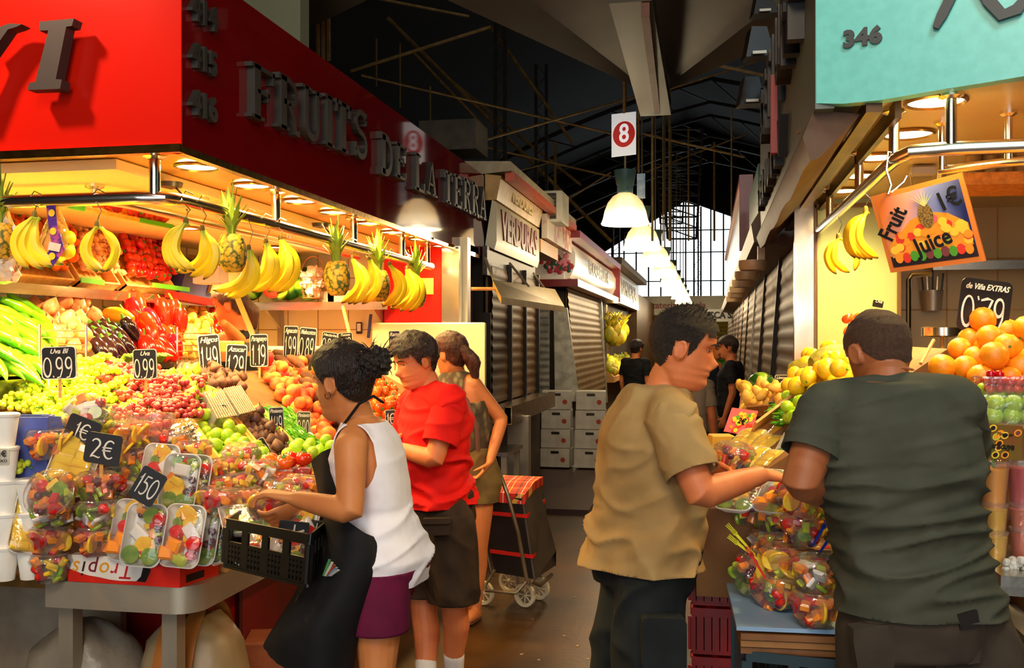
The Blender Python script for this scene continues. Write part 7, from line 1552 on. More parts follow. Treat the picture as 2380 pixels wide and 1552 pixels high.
def headpt(a,z,off=0,nose=1,fat=0):
    """a angle from +x; +y is the face"""
    c,s=math.cos(a),math.sin(a); w=lerpt(HW,z)*(1+fat*max(0,1-z/.14)); f=lerpt(HF,z); k=lerpt(HB_,z); yc=-.01
    e=.88; x=w*abs(c)**e*(1 if c>0 else -1); y=yc+((f-yc) if s>0 else (yc-k))*abs(s)**e*(1 if s>0 else -1)
    if s>0:
        # cheeks flatten toward the front, nose ridge, eye sockets
        g=math.exp(-(x/.0145)**2)
        if .06<z<.125:
            t=(z-.068)/.05; hgt=(.026*math.exp(-((z-.078)/.012)**2)+.016*max(0,min(1,(.125-z)/.045)))*nose if z>.064 else .004
            y+=g*hgt
        y+=-.011*math.exp(-((abs(x)-.031)/.015)**2-((z-.116)/.011)**2)
        y+=.003*math.exp(-((abs(x)-.028)/.02)**2-((z-.134)/.007)**2)
        y-=.006*max(0,(abs(x)-.02)/.05)*(1 if z<.06 else 0)
        # lip part line
        y-=.003*math.exp(-(x/.022)**2-((z-.0505)/.0022)**2)
    p=V((x,y,z)); 
    if off: n=V((x/(w+.02)**1,(y-yc)/.11,(z-.13)/.11)); p+=n.normalized()*off
    return p
def head_grid(off=0,nu=64,nz=58,nose=1,z0=-.012,fat=0):
    R_=[]
    for i in range(nz+1):
        t=i/nz; z=z0+(.2355-z0)*(1-(1-t)**1.25)
        R_.append([headpt(2*PI*j/nu,z,off,nose,fat) for j in range(nu)])
    return R_
def limb(b,pts,rs,n=22,flat=1,side=None):
    """smooth tapered limb with rounded ends"""
    pts=[V(p) for p in pts]; P=[];Q=[]
    d0=(pts[0]-pts[1]).normalized(); d1=(pts[-1]-pts[-2]).normalized()
    for a in (.95,.7,.35): P.append(pts[0]+d0*rs[0]*a); Q.append(rs[0]*math.sqrt(1-a*a))
    for i in range(len(pts)-1):
        for k in range(4):
            t=k/4; P.append(pts[i].lerp(pts[i+1],t)); tt=t; Q.append(rs[i]+(rs[i+1]-rs[i])*tt)
    P.append(pts[-1]); Q.append(rs[-1])
    for a in (.35,.7,.95): P.append(pts[-1]+d1*rs[-1]*a); Q.append(rs[-1]*math.sqrt(1-a*a))
    b.tube(P,Q,n=n,flat=flat,side=side)
def rings_body(b,secs,n=28,e=.8):
    """secs: (centre,ux,uy,rx,ry)"""
    rg=[]
    for c,ux,uy,rx,ry in secs:
        r=[]
        for j in range(n):
            a=2*PI*j/n; ca,sa=math.cos(a),math.sin(a); r.append(c+ux*(rx*abs(ca)**e*(1 if ca>0 else -1))+uy*(ry*abs(sa)**e*(1 if sa>0 else -1)))
        rg.append(r)
    b.loft(rg)
def hand(b,wr,d,pn,thumb_side,curl=(.35,.4,.45,.5),s=1.0,spread=.06,thumb=.6):
    """wr wrist, d finger direction, pn palm normal (the way the palm faces), thumb_side vector"""
    d=V(d).normalized(); pn=V(pn); pn=(pn-d*pn.dot(d)).normalized(); t=d.cross(pn); 
    if t.dot(V(thumb_side))<0: t=-t
    L=.088*s
    secs=[]
    for f,w,h in ((-.15,.026,.02),(.1,.030,.017),(.4,.037,.015),(.75,.041,.0135),(1,.040,.011),(1.06,.034,.007)): secs.append((wr+d*L*f,t,pn,w*s,h*s))
    rings_body(b,secs,n=16,e=.9)
    lens=(.074,.082,.076,.060)
    for i in range(4):
        o=wr+d*L*.98+t*(.029-.0195*i)*s; dd=(d+t*(1.5-i)*spread).normalized(); cu=curl[i]; P=[o-dd*.012];rs=[.0098*s]; ang=0; q=o
        for k,fr in enumerate((.44,.32,.24)):
            ang+=cu*(1,1.25,.8)[k]; v=dd*math.cos(ang)+pn*math.sin(ang); q=q+v*lens[i]*s*fr; P.append(q); rs.append((.0088,.0080,.0068)[k]*s)
        limb(b,P,rs,n=9)
    o=wr+d*L*.22+t*.026*s+pn*.006*s; v=(d*.62+t*.75+pn*thumb*.6).normalized(); q1=o+v*.04*s; v2=(d*.9+t*.3+pn*thumb).normalized(); q2=q1+v2*.032*s; q3=q2+(d*.95+pn*thumb*.9).normalized()*.024*s
    limb(b,[o-v*.012,q1,q2,q3],[.0135*s,.0115*s,.0098*s,.0078*s],n=9)
def mat_skin(key,a,b_): return mat(key,a,b_,rough=.5,scale=9,sss=.12,bump=.06,bscale=160,spec=.4)
def hairmat(key,a,b_): return mat(key,a,b_,rough=.42,scale=40,stretch=(1,1,.12),bump=.9,bscale=260,detail=6,spec=.5)
def orient(f,up=V((0,0,1)),pitch=0,roll=0):
    f=V(f).normalized(); r=f.cross(up).normalized(); u=r.cross(f); M=Matrix((r,f,u)).transposed()
    return M@Euler((pitch,roll,0)).to_matrix()
def clip(me,planes):
    bm_=bmesh.new(); bm_.from_mesh(me)
    for p,n,lim in planes:   # remove geometry on the +n side, within radius lim of p
        fs=[f for f in bm_.faces if lim is None or (f.calc_center_median()-V(p)).length<lim]
        vs=set(v for f in fs for v in f.verts); es=set(e for f in fs for e in f.edges)
        bmesh.ops.bisect_plane(bm_,geom=list(vs)+list(es)+fs,plane_co=p,plane_no=n,clear_outer=False)
        kill=[f for f in bm_.faces if (lim is None or (f.calc_center_median()-V(p)).length<lim) and (f.calc_center_median()-V(p)).dot(V(n))>1e-5]
        bmesh.ops.delete(bm_,geom=kill,context='FACES')
    bmesh.ops.delete(bm_,geom=[v for v in bm_.verts if not v.link_faces],context='VERTS')
    bm_.verts.ensure_lookup_table(); seen=set(); best=[]
    for v0 in bm_.verts:
        if v0 in seen: continue
        st_=[v0]; comp=[]; seen.add(v0)
        while st_:
            q=st_.pop(); comp.append(q)
            for e in q.link_edges:
                w2=e.other_vert(q)
                if w2 not in seen: seen.add(w2); st_.append(w2)
        if len(comp)>len(best): best=comp
    bs=set(best); bmesh.ops.delete(bm_,geom=[v for v in bm_.verts if v not in bs],context='VERTS')
    bm_.to_mesh(me); bm_.free(); return me
def wrinkle(me,amp,freq=(3,3,12),seed=0,fn=None,rot=None):
    n=[v.normal.copy() for v in me.vertices]
    for v,nn in zip(me.vertices,n):
        p=v.co; q=(rot@p) if rot else p
        s=V((q.x*freq[0]+seed,q.y*freq[1]+2*seed,q.z*freq[2]+.6*math.sin(q.x*6+q.y*4+seed)))
        k=noise.noise(s); r=(1-min(1,abs(k)*3.2))**2*1.5-.3; k2=noise.noise(s*2.1+V((5,1,2)))
        m=fn(p) if fn else 1
        v.co=p+nn*amp*m*(r*.75+k2*.45)
    me.update(); return me
def addme(name,me,m,parent,loc,label=None,solid=0):
    """mesh in world coordinates -> child of the person (origin at parent)"""
    for v in me.vertices: v.co-=loc
    me.materials.clear()
    for q in (m if isinstance(m,(list,tuple)) else [m]): me.materials.append(q)
    me.polygons.foreach_set('use_smooth',[True]*len(me.polygons)); me.update()
    o=bpy.data.objects.new(name,me); COL.objects.link(o); o.parent=parent
    if solid: s=o.modifiers.new('thickness','SOLIDIFY'); s.thickness=solid; s.offset=-1
    if label: o['label']=label
    return o
class Human:
    def __init__(s,label,base,f,H=1.72,skin=None,vox=.006,headf=None,pitch=0,roll=0,girth=1.0,shw=.19,headpos=None,torso=None,J=None,head_s=1.0,cat='person',name='person',fat=0,nose=.7):
        s.base=V((base[0],base[1],0)); s.f=V((f[0],f[1],0)).normalized(); s.r=V((s.f.y,-s.f.x,0)); s.k=H/1.72; s.skin=skin; s.vox=vox
        s.t=thing(name,label,cat,s.base); s.J={}; k=s.k
        D=dict(pel=(0,0,.93),waist=(0,.01,1.06),chest=(0,0,1.27),neck=(0,-.015,1.44),shR=(shw,-.01,1.395),shL=(-shw,-.01,1.395),elR=(shw+.05,-.03,1.11),elL=(-shw-.05,-.03,1.11),wrR=(shw+.06,.05,.87),wrL=(-shw-.06,.05,.87),
          hipR=(.09,0,.91),hipL=(-.09,0,.91),knR=(.10,.015,.50),knL=(-.10,.015,.50),anR=(.10,-.025,.085),anL=(-.10,-.025,.085),toeR=(.12,.14,.03),toeL=(-.12,.14,.03))
        for q,v in D.items(): s.J[q]=s.L(*v,k)
        for q,v in (J or {}).items(): s.J[q]=(v if isinstance(v,Vector) else s.L(*v,k))
        hf=V(headf) if headf else s.f; s.hM=orient((hf[0],hf[1],0),pitch=pitch,roll=roll)
        s.hs=k*head_s; s.hp=headpos if headpos is not None else s.J['neck']+s.hM@V((0,.03,.045))*s.hs
        s.g=girth; s.tr=torso or [(.84,0,0,.15,.10),(.93,0,0,.17,.115),(1.02,0,.005,.155,.11),(1.10,0,.005,.145,.105),(1.2,0,0,.158,.112),(1.3,0,0,.172,.115),(1.37,0,-.01,.165,.095),(1.42,0,-.012,.11,.075),(1.45,0,-.012,.065,.06)]
        s.fat=fat; s.nose=nose
    def L(s,x,y,z,k=1): return s.base+s.r*x*k+s.f*y*k+V((0,0,z*k))
    def spine(s,z):
        """offset of the torso centre at relative height z (unscaled)"""
        J=s.J; A=J['pel'];B=J['chest'];C=J['neck']
        if z<.93: o=A; zz=.93; return A+V((0,0,(z-.93)*s.k))
        if z<1.27: t=(z-.93)/.34; return A.lerp(B,t)
        t=(z-1.27)/.17; return B+(C-B)*t
    def secs(s,grow=0,z0=None,z1=None,tr=None):
        out=[]
        sr=(s.J['shR']-s.J['shL']); sr.z=0; sr=sr.normalized() if sr.length>.05 else s.r
        for z,x,y,rx,ry in (tr or s.tr):
            t=max(0,min(1,(z-1.0)/.3)); ux=(s.r*(1-t)+sr*t).normalized(); uy=V((-ux.y,ux.x,0))
            c=s.spine(z)+ux*x*s.k+uy*y*s.k; out.append((c,ux,uy,(rx*s.k*s.g+grow),(ry*s.k*s.g+grow)))
        return out
    def arm(s,b,side,g=0,upto=None,ra=(.052,.046,.040,.038,.032,.025)):
        J=s.J; k=s.k; S_,E,W_=J['sh'+side],J['el'+side],J['wr'+side]
        P=[S_,S_.lerp(E,.45),E,E.lerp(W_,.3),E.lerp(W_,.7),W_]; limb(b,P,[x*k*(s.armg if hasattr(s,'armg') else 1)+g for x in ra])
    def leg(s,b,side,g=0,r=(.088,.075,.055,.056,.042,.036),foot=True):
        J=s.J; k=s.k; H_,K,A=J['hip'+side],J['kn'+side],J['an'+side]; back=-(V(J['toe'+side])-A); back.z=0; back=back.normalized() if back.length else -s.f
        P=[H_,H_.lerp(K,.5),K,K.lerp(A,.3)+back*.012,K.lerp(A,.7),A]; limb(b,P,[x*k*(s.legg if hasattr(s,'legg') else 1)+g for x in r],n=16)
        if foot: T=J['toe'+side]; limb(b,[A+back*.025-V((0,0,.045)),A.lerp(T,.5)-V((0,0,.012)),T],[.034*k,.036*k,.024*k],n=12)
    def build(s,hands=True,lips='#b85a44'):
        b=MB(); rings_body(b,s.secs()); J=s.J; k=s.k
        hc=s.hp+s.hM@V((0,-.02,.05))*s.hs
        limb(b,[J['neck']-V((0,0,.05)),J['neck'].lerp(hc,.5),hc],[.064*k*s.g**.5,.056*k*s.g**.5,.055*k*s.g**.5])
        for sd in 'LR':
            limb(b,[J['neck']-V((0,0,.02*k)),J['sh'+sd]],[.05*k,.052*k])
            s.arm(b,sd); s.leg(b,sd)
            if hands:
                h=s.hands.get(sd) if hasattr(s,'hands') else None
                d=(J['wr'+sd]-J['el'+sd]).normalized(); 
                if h: hand(b,J['wr'+sd]+d*.015,h.get('d',d),h['pn'],h['th'],curl=h.get('curl',(.35,.4,.45,.5)),s=k*h.get('s',.98),thumb=h.get('thumb',.6))
                else: hand(b,J['wr'+sd]+d*.015,d,s.r*(-1 if sd=='R' else 1),s.f,s=k*.95)
        hg=[[s.hp+s.hM@(p*s.hs) for p in r] for r in head_grid(nose=s.nose,fat=s.fat)]; b.loft(hg)
        for sx in (-1,1):
            ec=V((sx*.077,-.012,.103)); rot=Euler((R(-12),0,R(-18)*sx)).to_matrix(); e=MB(); e.ell(ec,(.007,.0185,.031),rot,nu=14,nv=12)
            e.tube([ec+rot@V((sx*.005,.016*math.cos(a),.027*math.sin(a)-.0)) for a in [R(x) for x in range(-60,250,20)]],.0042,n=6); b.v+=[]
            k0=len(b.v); b.v+=[s.hp+s.hM@(p*s.hs) for p in e.v]; b.f+=[tuple(i+k0 for i in f) for f in e.f]; b.m+=e.m
        me=remesh(b,s.vox,2,.45)
        inv=s.hM.inverted(); li=[]
        for p in me.polygons:
            q=inv@(p.center-s.hp)/s.hs
            if abs(q.x)<.024 and .0435<q.z<.0605-abs(q.x)*.18 and q.y>.07 : p.material_index=1
        mi=[p.material_index for p in me.polygons]
        o=addme('body',me,[s.skin,mat('lips'+lips,lips,rough=.45)],s.t,s.base); o.data.polygons.foreach_set('material_index',mi)
        s.face(); return s
    def hl(s,p): return s.hp+s.hM@(V(p)*s.hs)
    def face(s,iris='#2a1a10',brow='#1a1210',eyes=True,open_=.5):
        if not eyes: return
        for sx in (-1,1):
            sf=lambda x,z:headpt(math.acos(max(-1,min(1,(abs(x)/lerpt(HW,z))**(1/.88)))),z,0,s.nose).y
            y0=sf(.031,.1155); yb=sf(.031,.134)
            b=MB(); b.ell(s.hl((sx*.031,y0-.0068,.1155)),.0115*s.hs,nu=14,nv=10); o=part('eye',b,mat('eye_white','#e8e0d4',rough=.2),s.t)
            b=MB(); c=s.hl((sx*.031,y0+.0010,.1145)); b.ell(c,(.0056*s.hs,)*3,nu=10,nv=8); part('iris',b,mat('iris'+iris,iris,rough=.15),o,world=True)
            b=MB(); b.tube([s.hl((sx*(.031+.0145*math.cos(a)),.0042+y0-.0050*abs(math.cos(a))**2,.117+.0035*math.sin(a))) for a in [R(x) for x in range(0,181,20)]],.0028*s.hs,n=6); part('eyelid',b,s.skin,s.t)
            b=MB(); b.tube([s.hl((sx*x,y,z)) for x,y,z in ((.013,sf(.013,.132)+.001,.1315),(.027,sf(.027,.136)+.001,.136),(.040,sf(.04,.1355)+.001,.1355),(.05,sf(.05,.131)+.001,.131))],[.0018,.0032,.0028,.001],n=6); part('eyebrow',b,mat('brow'+brow,brow,rough=.8),s.t)
    def hair(s,m,off=.006,front=.182,side=.12,burn=.085,nape=.05,amp=.003,fr=60,seed=0,extra=None,thick=0):
        n=168 if s.vox<.006 else 96; R_=head_grid(off,nu=n,nz=130 if s.vox<.006 else 70); b=MB()
        def keep(p):
            y,z,x=p.y,p.z,abs(p.x)
            if y>.055: lim=front-(.02 if x>.045 else 0)
            elif y>.03: lim=side+(front-side)*(y-.03)/.025
            elif y>.006: lim=burn+(y-.006)*1.3
            elif y>-.035: lim=.128
            else: lim=nape+max(0,(y+.075)/.04)*.05
            return z>lim
        base=[]
        for r in R_:
            for p in r:
                q=V(p); k=noise.noise(V((q.x*fr,q.y*fr,q.z*fr*.35+seed)))+.5*noise.noise(q*fr*2.2); d=V((q.x,q.y+.01,(q.z-.12))).normalized(); th=thick*max(0,min(1,(q.z-.08)/.1)); base.append(q+d*(amp*k+th))
        fs=[]
        for i in range(len(R_)-1):
            for j in range(n):
                a=i*n+j; bq=i*n+(j+1)%n; c=(i+1)*n+(j+1)%n; d=(i+1)*n+j
                if keep(R_[i][j]) : fs.append((a,bq,c,d))
        b.add([s.hl(p) for p in base],fs); 
        # skirt the rim inward so the shell has an edge
        if extra: extra(b,s)
        return part('hair',b,m,s.t)
    def tee(s,m,grow=.014,zhem=.84,sleeve=.6,amp=.006,freq=(3,3,13),seed=0,name='t_shirt',tr=None,vox=.009,neckz=1.478,sl=(.062,.064,.060,.058),fn=None,sleeves='LR',neckn=None,label=None,hang=0,neckp=None):
        slv=[]; b=MB(); sc=s.secs(grow,tr=tr); z0=zhem-.03
        c=s.spine(z0); ux,uy=sc[0][1],sc[0][2]
        sc=[q for q in sc if q[0].z>zhem*s.k-.02]
        f0=sc[0]; sc.insert(0,(V((f0[0].x,f0[0].y,z0*s.k)),f0[1],f0[2],f0[3]+hang,f0[4]+hang)); rings_body(b,sc)
        J=s.J; cuts=[(V((0,0,zhem*s.k)),V((0,0,-1)),None)]
        for sd in 'LR':
            limb(b,[J['neck']-V((0,0,.045*s.k)),J['sh'+sd]],[.05*s.k+grow,(.054 if sd in sleeves else .050)*s.k+grow])
            if sd in sleeves:
                S_,E=J['sh'+sd],J['el'+sd]; d=(E-S_); e=S_+d*sleeve; q=MB(); limb(q,[J['neck'].lerp(S_,.72)-V((0,0,.02)),S_,S_+d*sleeve*.5,e+d.normalized()*.05],[.05*s.k+grow,sl[0]*s.k*s.g**.5,sl[1]*s.k*s.g**.5,sl[2]*s.k*s.g**.5]); slv.append((q,(e,d.normalized(),None)))
        for sd in 'LR':
            if sd not in sleeves:
                S_=J['sh'+sd]; o_=(S_-(J['sh'+('R' if sd=='L' else 'L')])).normalized(); cuts.append((S_-o_*.022*s.k-V((0,0,.0)),(o_+V((0,0,.12))).normalized(),.13))
        nz=V((0,0,1)) if neckn is None else neckn
        np_=neckp if neckp is not None else J['neck']+V((0,0,(neckz-1.44)*s.k))
        cuts.append((np_,nz.normalized(),.15))
        me=remesh(b,vox,4,.5); wrinkle(me,amp,freq,seed,fn); clip(me,cuts)
        if slv:
            B=bmesh.new(); B.from_mesh(me)
            for q,ct in slv:
                m2=remesh(q,vox*.8,3,.5); wrinkle(m2,amp*.7,(freq[0]*1.4,freq[1]*1.4,freq[2]),seed+3,fn); clip(m2,[ct]); B.from_mesh(m2)
            B.to_mesh(me); B.free()
        return addme(name,me,m,s.t,s.base,label,solid=.004)
    def shorts(s,m,zend,grow=.022,amp=.006,seed=0,name='shorts',ztop=.98,vox=.010,legs=(.1,.098,.088,.075,.07,.068),freq=(5,5,5),label=None,flare=0):
        b=MB(); J=s.J; sc=[q for q in s.secs(grow) if q[0].z<(ztop+.06)*s.k]; rings_body(b,sc); cuts=[(V((0,0,ztop*s.k)),V((0,0,1)),None)]
        for sd in 'LR':
            H_,K,A=J['hip'+sd],J['kn'+sd],J['an'+sd]; P=[H_,H_.lerp(K,.5),K,K.lerp(A,.35),K.lerp(A,.75),A]; rr_=[x*s.k*(s.legg if hasattr(s,'legg') else 1)*1.0+flare*i for i,x in enumerate(legs)]
            # stop a little under the hem
            Q=[];RR=[]
            zc=zend*s.k
            for i,(p,r_) in enumerate(zip(P,rr_)):
                if p.z<zc-.03:
                    if Q and Q[-1].z>zc-.03: t=(Q[-1].z-(zc-.03))/(Q[-1].z-p.z); Q.append(Q[-1].lerp(p,t)); RR.append(RR[-1]+(r_-RR[-1])*t)
                    break
                Q.append(p);RR.append(r_)
            limb(b,Q,RR,n=18)
        cuts.append((V((0,0,zend*s.k)),V((0,0,-1)),None))
        me=remesh(b,vox,3,.5); wrinkle(me,amp,freq,seed); clip(me,cuts); return addme(name,me,m,s.t,s.base,label,solid=.004)
def fabric(key,a,b_=None,sc=9,rough=.8,bump=.15): return mat(key,a,b_,rough=rough,scale=sc,bump=bump,bscale=500,spec=.25)
def dirv(a,b_): q=RT*a+FW*b_; return (q.x,q.y)
SK1=mat_skin('skin_tan','#cd8048','#c0723e'); SK2=mat_skin('skin_fair','#d9804e','#cc7042'); SK3=mat_skin('skin_brown','#9a5832','#a6623c'); SK4=mat_skin('skin_warm','#c8743f','#d27e4a')
def px2(x,y,d): p=W(x,y,d); return p
# ---------------------------------------------------------------- woman in white top and black apron
p=W(885,1300,3.0)
wd=Human('woman in a white sleeveless top and black apron, dark hair in a bun',(p.x,p.y),dirv(-.93,.37),H=1.62,skin=SK1,vox=.0045,headf=dirv(-.86,.5),pitch=-.10,shw=.165,girth=.98,
  torso=[(.84,0,0,.16,.115),(.93,0,-.01,.172,.13),(1.0,0,-.005,.15,.115),(1.10,0,.0,.125,.095),(1.2,0,0,.135,.1),(1.3,0,.005,.148,.105),(1.37,0,-.01,.14,.085),(1.42,0,-.012,.09,.065),(1.45,0,-.012,.055,.05)],
  J=dict(pel=W(888,1290,3.0),chest=W(862,1080,3.02),neck=W(838,975,3.03),shL=W(815,1040,2.88),elL=W(815,1188,2.80),wrL=W(690,1160,2.86),shR=W(880,1020,3.18),elR=W(800,1170,3.3),wrR=W(705,1165,3.1)))
wd.J.update(hipL=W(878,1335,2.93),hipR=W(900,1335,3.1),knL=W(878,1560,2.9),anL=W(900,1790,2.95),toeL=W(850,1825,2.95),knR=W(745,1500,3.05),anR=W(720,1760,3.05),toeR=W(660,1800,3.05))
wd.hands={'L':dict(d=W(600,1140,2.9)-W(690,1160,2.86),pn=(0,0,-1),th=FW,curl=(.25,.35,.45,.55)),'R':dict(d=W(640,1215,3.05)-W(705,1165,3.1),pn=-RT-UP*.3,th=-FW,curl=(.5,.55,.6,.6))}
wd.hp=W(803,968,3.02)
wd.legg=1.02
wd.build(lips='#a05038')
HAIRK=hairmat('black_hair','#0f0907','#2a160e')
def bun(b,s):
    c=s.hl((0,-.135,.165)); k=len(b.v); b.ell(c,(.052,.05,.046),nu=28,nv=20)
    for i in range(k,len(b.v)): q=b.v[i]-c; b.v[i]+=q.normalized()*.008*noise.noise(q*70)+q.normalized()*.004*math.sin(q.z*300+q.x*150)
    rnd=random.Random(2)
    for i in range(60):
        d=V((rnd.uniform(-1,1),rnd.uniform(-1,1),rnd.uniform(-.5,1))).normalized(); q=c+d*.046; e=V((rnd.uniform(-1,1),rnd.uniform(-1,1),rnd.uniform(-1,1)))*.028; b.tube([q,q+d*.015+e*.5,q+d*.022+e],[.0018,.0014,.0004],n=4)
wd.hair(HAIRK,off=.010,front=.175,side=.13,burn=.10,nape=.035,amp=.0025,fr=45,extra=bun,thick=.012)
WHT=fabric('white_cotton','#f3ecf0','#e8dfe4')
# sleeveless top: torso shell, armholes cut
wd.tee(WHT,grow=.013,zhem=.945,sleeves='',amp=.006,seed=3,name='tank_top',neckz=1.435,vox=.008,freq=(3,3,14),fn=lambda p:1.3 if p.z<1.12 else .35)
wd.shorts(fabric('purple_cotton','#6a1038','#5a0c30'),.815,grow=.012,seed=1,ztop=1.0,amp=.004,legs=(.105,.1,.085,.08,.07,.068))
# apron: skirt wrapped around the front + bib
AP=fabric('black_apron','#0f0e10','#17161a')
def sheet(name,rows,m,parent,amp=.006,seed=0,th=.004,sub=6,label=None):
    """smooth cloth through a grid of points"""
    r=len(rows); c=len(rows[0])
    def cr(a,b_,c_,d,t): return ((b_*2)+(c_-a)*t+(a*2-b_*5+c_*4-d)*t*t+(-a+b_*3-c_*3+d)*t*t*t)*.5
    def line(P,sub): 
        o=[]
        for i in range(len(P)-1):
            for k in range(sub): o.append(cr(P[max(i-1,0)],P[i],P[i+1],P[min(i+2,len(P)-1)],k/sub))
        o.append(P[-1]); return o
    R1=[line([V(q) for q in row],sub) for row in rows]; cols=[line([R1[i][j] for i in range(r)],sub) for j in range(len(R1[0]))]
    H_=len(cols[0]); Wn=len(cols); b=MB(); vs=[]
    for i in range(H_):
        for j in range(Wn):
            p=cols[j][i]; vs.append(p+FW*-1*amp*(noise.noise(V((p.x*6+seed,p.z*3,p.y*6)))+.6*noise.noise(V((p.x*16+seed,p.z*5,p.y*16)))))
    k=len(vs); vs+= [p+FW*th for p in vs]; fs=[]
    for i in range(H_-1):
        for j in range(Wn-1): a=i*Wn+j; fs+=[(a,a+Wn,a+Wn+1,a+1),(k+a,k+a+1,k+a+Wn+1,k+a+Wn)]
    for i in range(H_-1): a=i*Wn; fs.append((a,k+a,k+a+Wn,a+Wn)); a=i*Wn+Wn-1; fs.append((a,a+Wn,k+a+Wn,k+a))
    for j in range(Wn-1): fs.append((j,j+1,k+j+1,k+j)); a=(H_-1)*Wn+j; fs.append((a,k+a,k+a+1,a+1))
    b.add(vs,fs); return part(name,b,m,parent,label=label)
sheet('apron_skirt',[[W(742,1215,3.25),W(755,1205,3.0),W(795,1205,2.86),W(850,1240,2.83),W(908,1262,2.92)],
 [W(728,1290,3.2),W(740,1290,2.98),W(790,1290,2.82),W(850,1300,2.8),W(896,1310,2.88)],
 [W(680,1385,3.15),W(700,1380,2.92),W(765,1375,2.78),W(825,1385,2.78),W(862,1390,2.86)],
 [W(618,1485,3.1),W(650,1475,2.86),W(720,1470,2.74),W(790,1475,2.76),W(835,1475,2.86)],
 [W(612,1505,3.1),W(645,1540,2.86),W(710,1585,2.74),W(780,1600,2.76),W(818,1590,2.86)]],AP,wd.t,amp=.012,label='black apron skirt')
sheet('apron_bib',[[W(722,1072,3.15),W(748,1050,3.02),W(775,1040,2.99)],[W(735,1125,3.15),W(752,1120,2.99),W(785,1120,2.93)],[W(744,1215,3.16),W(762,1210,2.98),W(800,1212,2.88)]],AP,wd.t,amp=.004,label='black apron bib')
b=MB(); b.tube([W(775,1052,2.97),W(800,985,2.96),W(835,938,2.94),W(868,920,2.98),W(890,935,3.08)],.0045,n=6); part('apron_strap',b,AP,wd.t)
b=MB(); b.tube([W(905,1258,2.9),W(925,1240,3.05),W(935,1250,3.15)],.006,n=6); b.tube([W(915,1250,2.9),W(935,1300,2.9),W(938,1380,2.92),W(932,1450,2.95)],.005,n=6); part('apron_tie',b,AP,wd.t)
b=MB(); c=wd.hl((-.084,-.006,.073)); u,v,_=frame(wd.hM@V((1,0,0)),UP); b.tube([c+u*.011*math.cos(a)+v*.011*math.sin(a) for a in [R(x) for x in range(0,361,24)]],.0015,n=5); part('earring',b,CHROME,wd.t)
for k,(dx,col) in enumerate(((0,'#4f9a5a'),(9,'#d8d2c0'),(17,'#b0502c'),(24,'#7fa6c8'),(30,'#e8e0cc'))):
    b=MB(); b.bar(W(752+dx*.5,1338,2.79),W(766+dx*.7,1300+k*6,2.76),.007,.0016,side=RT); solo('pen',b,mat('pen%d'%k,col,rough=.4),'%s stick in the black apron pocket'%('green','white','rust red','pale blue','cream')[k],'stick',smooth=False)
# ---------------------------------------------------------------- man in the red t-shirt
p=W(1010,1230,4.55)
J4=lambda x,y,d=4.55:W(x,y,d)
rm=Human('man in a bright red t-shirt and brown cargo shorts looking down at the fruit',(p.x,p.y),dirv(-.93,.30),H=1.70,skin=SK2,vox=.005,headf=dirv(-.86,-.50),pitch=-.25,shw=.2,girth=1.12,
  torso=[(.84,0,0,.15,.12),(.93,0,0,.172,.13),(1.02,0,.02,.172,.14),(1.12,0,.03,.172,.145),(1.2,0,.02,.17,.135),(1.3,0,.005,.175,.12),(1.37,0,-.01,.165,.095),(1.42,0,-.012,.11,.07),(1.45,0,-.012,.065,.06)],fat=.12,
  J=dict(pel=W(1015,1200,4.6),chest=W(1015,985,4.6),neck=W(1000,900,4.6),shL=W(1045,935,4.4),elL=W(1010,1068,4.32),wrL=W(918,1040,4.42),shR=W(965,930,4.8),elR=W(930,1060,4.9),wrR=W(905,1005,4.7)))
rm.hp=W(977,893,4.58); rm.J.update(hipL=W(1040,1220,4.5),hipR=W(985,1220,4.68),knL=W(1055,1400,4.5),anL=W(1055,1570,4.62),toeL=W(1010,1602,4.6),knR=W(985,1420,4.62),anR=W(992,1600,4.5),toeR=W(940,1625,4.45))
rm.hands={'L':dict(d=W(890,1000,4.6)-W(918,1040,4.42),pn=FW,th=UP,curl=(.5,.55,.6,.65)),'R':dict(d=-RT*.6+UP*.3-FW*.4,pn=-FW*.2-UP,th=-RT,curl=(.5,.5,.6,.6))}
rm.legg=1.12; rm.armg=1.1
rm.build()
HAIRB=hairmat('dark_brown_hair','#1a0f0a','#3a2115')
rm.hair(HAIRB,off=.012,front=.166,side=.125,burn=.088,nape=.03,amp=.006,fr=38,thick=.016)
REDT=fabric('red_cotton','#e0100a','#cc0c08')
rm.tee(REDT,grow=.024,zhem=.875,sleeve=.72,amp=.018,seed=5,freq=(4,4,11),sl=(.068,.074,.078,.07),fn=lambda p:1.4 if p.z<1.1 else .6,hang=.02)
BRNS=fabric('brown_cotton','#3a2a1c','#2c1f15')
rm.shorts(BRNS,.44,grow=.02,seed=2,ztop=.95,amp=.009,legs=(.12,.118,.108,.105,.1,.1))
for (x,y,w_,h_,d) in ((1015,1225,60,36,4.33),(985,1325,36,44,4.42)):
    b=MB(); b.prism(rrect(w_/500,h_/500,.01,2),W(x,y,d),(RT*1+FW*.15).normalized(),UP,FW*.05); b.prism(rrect(w_/490,h_/1500,.006,2),W(x,y-h_*.38,d-.012),(RT*1+FW*.15).normalized(),UP,FW*.03); part('cargo_pocket',b,BRNS,rm.t,smooth=False)
SOCK=fabric('white_sock','#e6e0da','#d8d0c8')
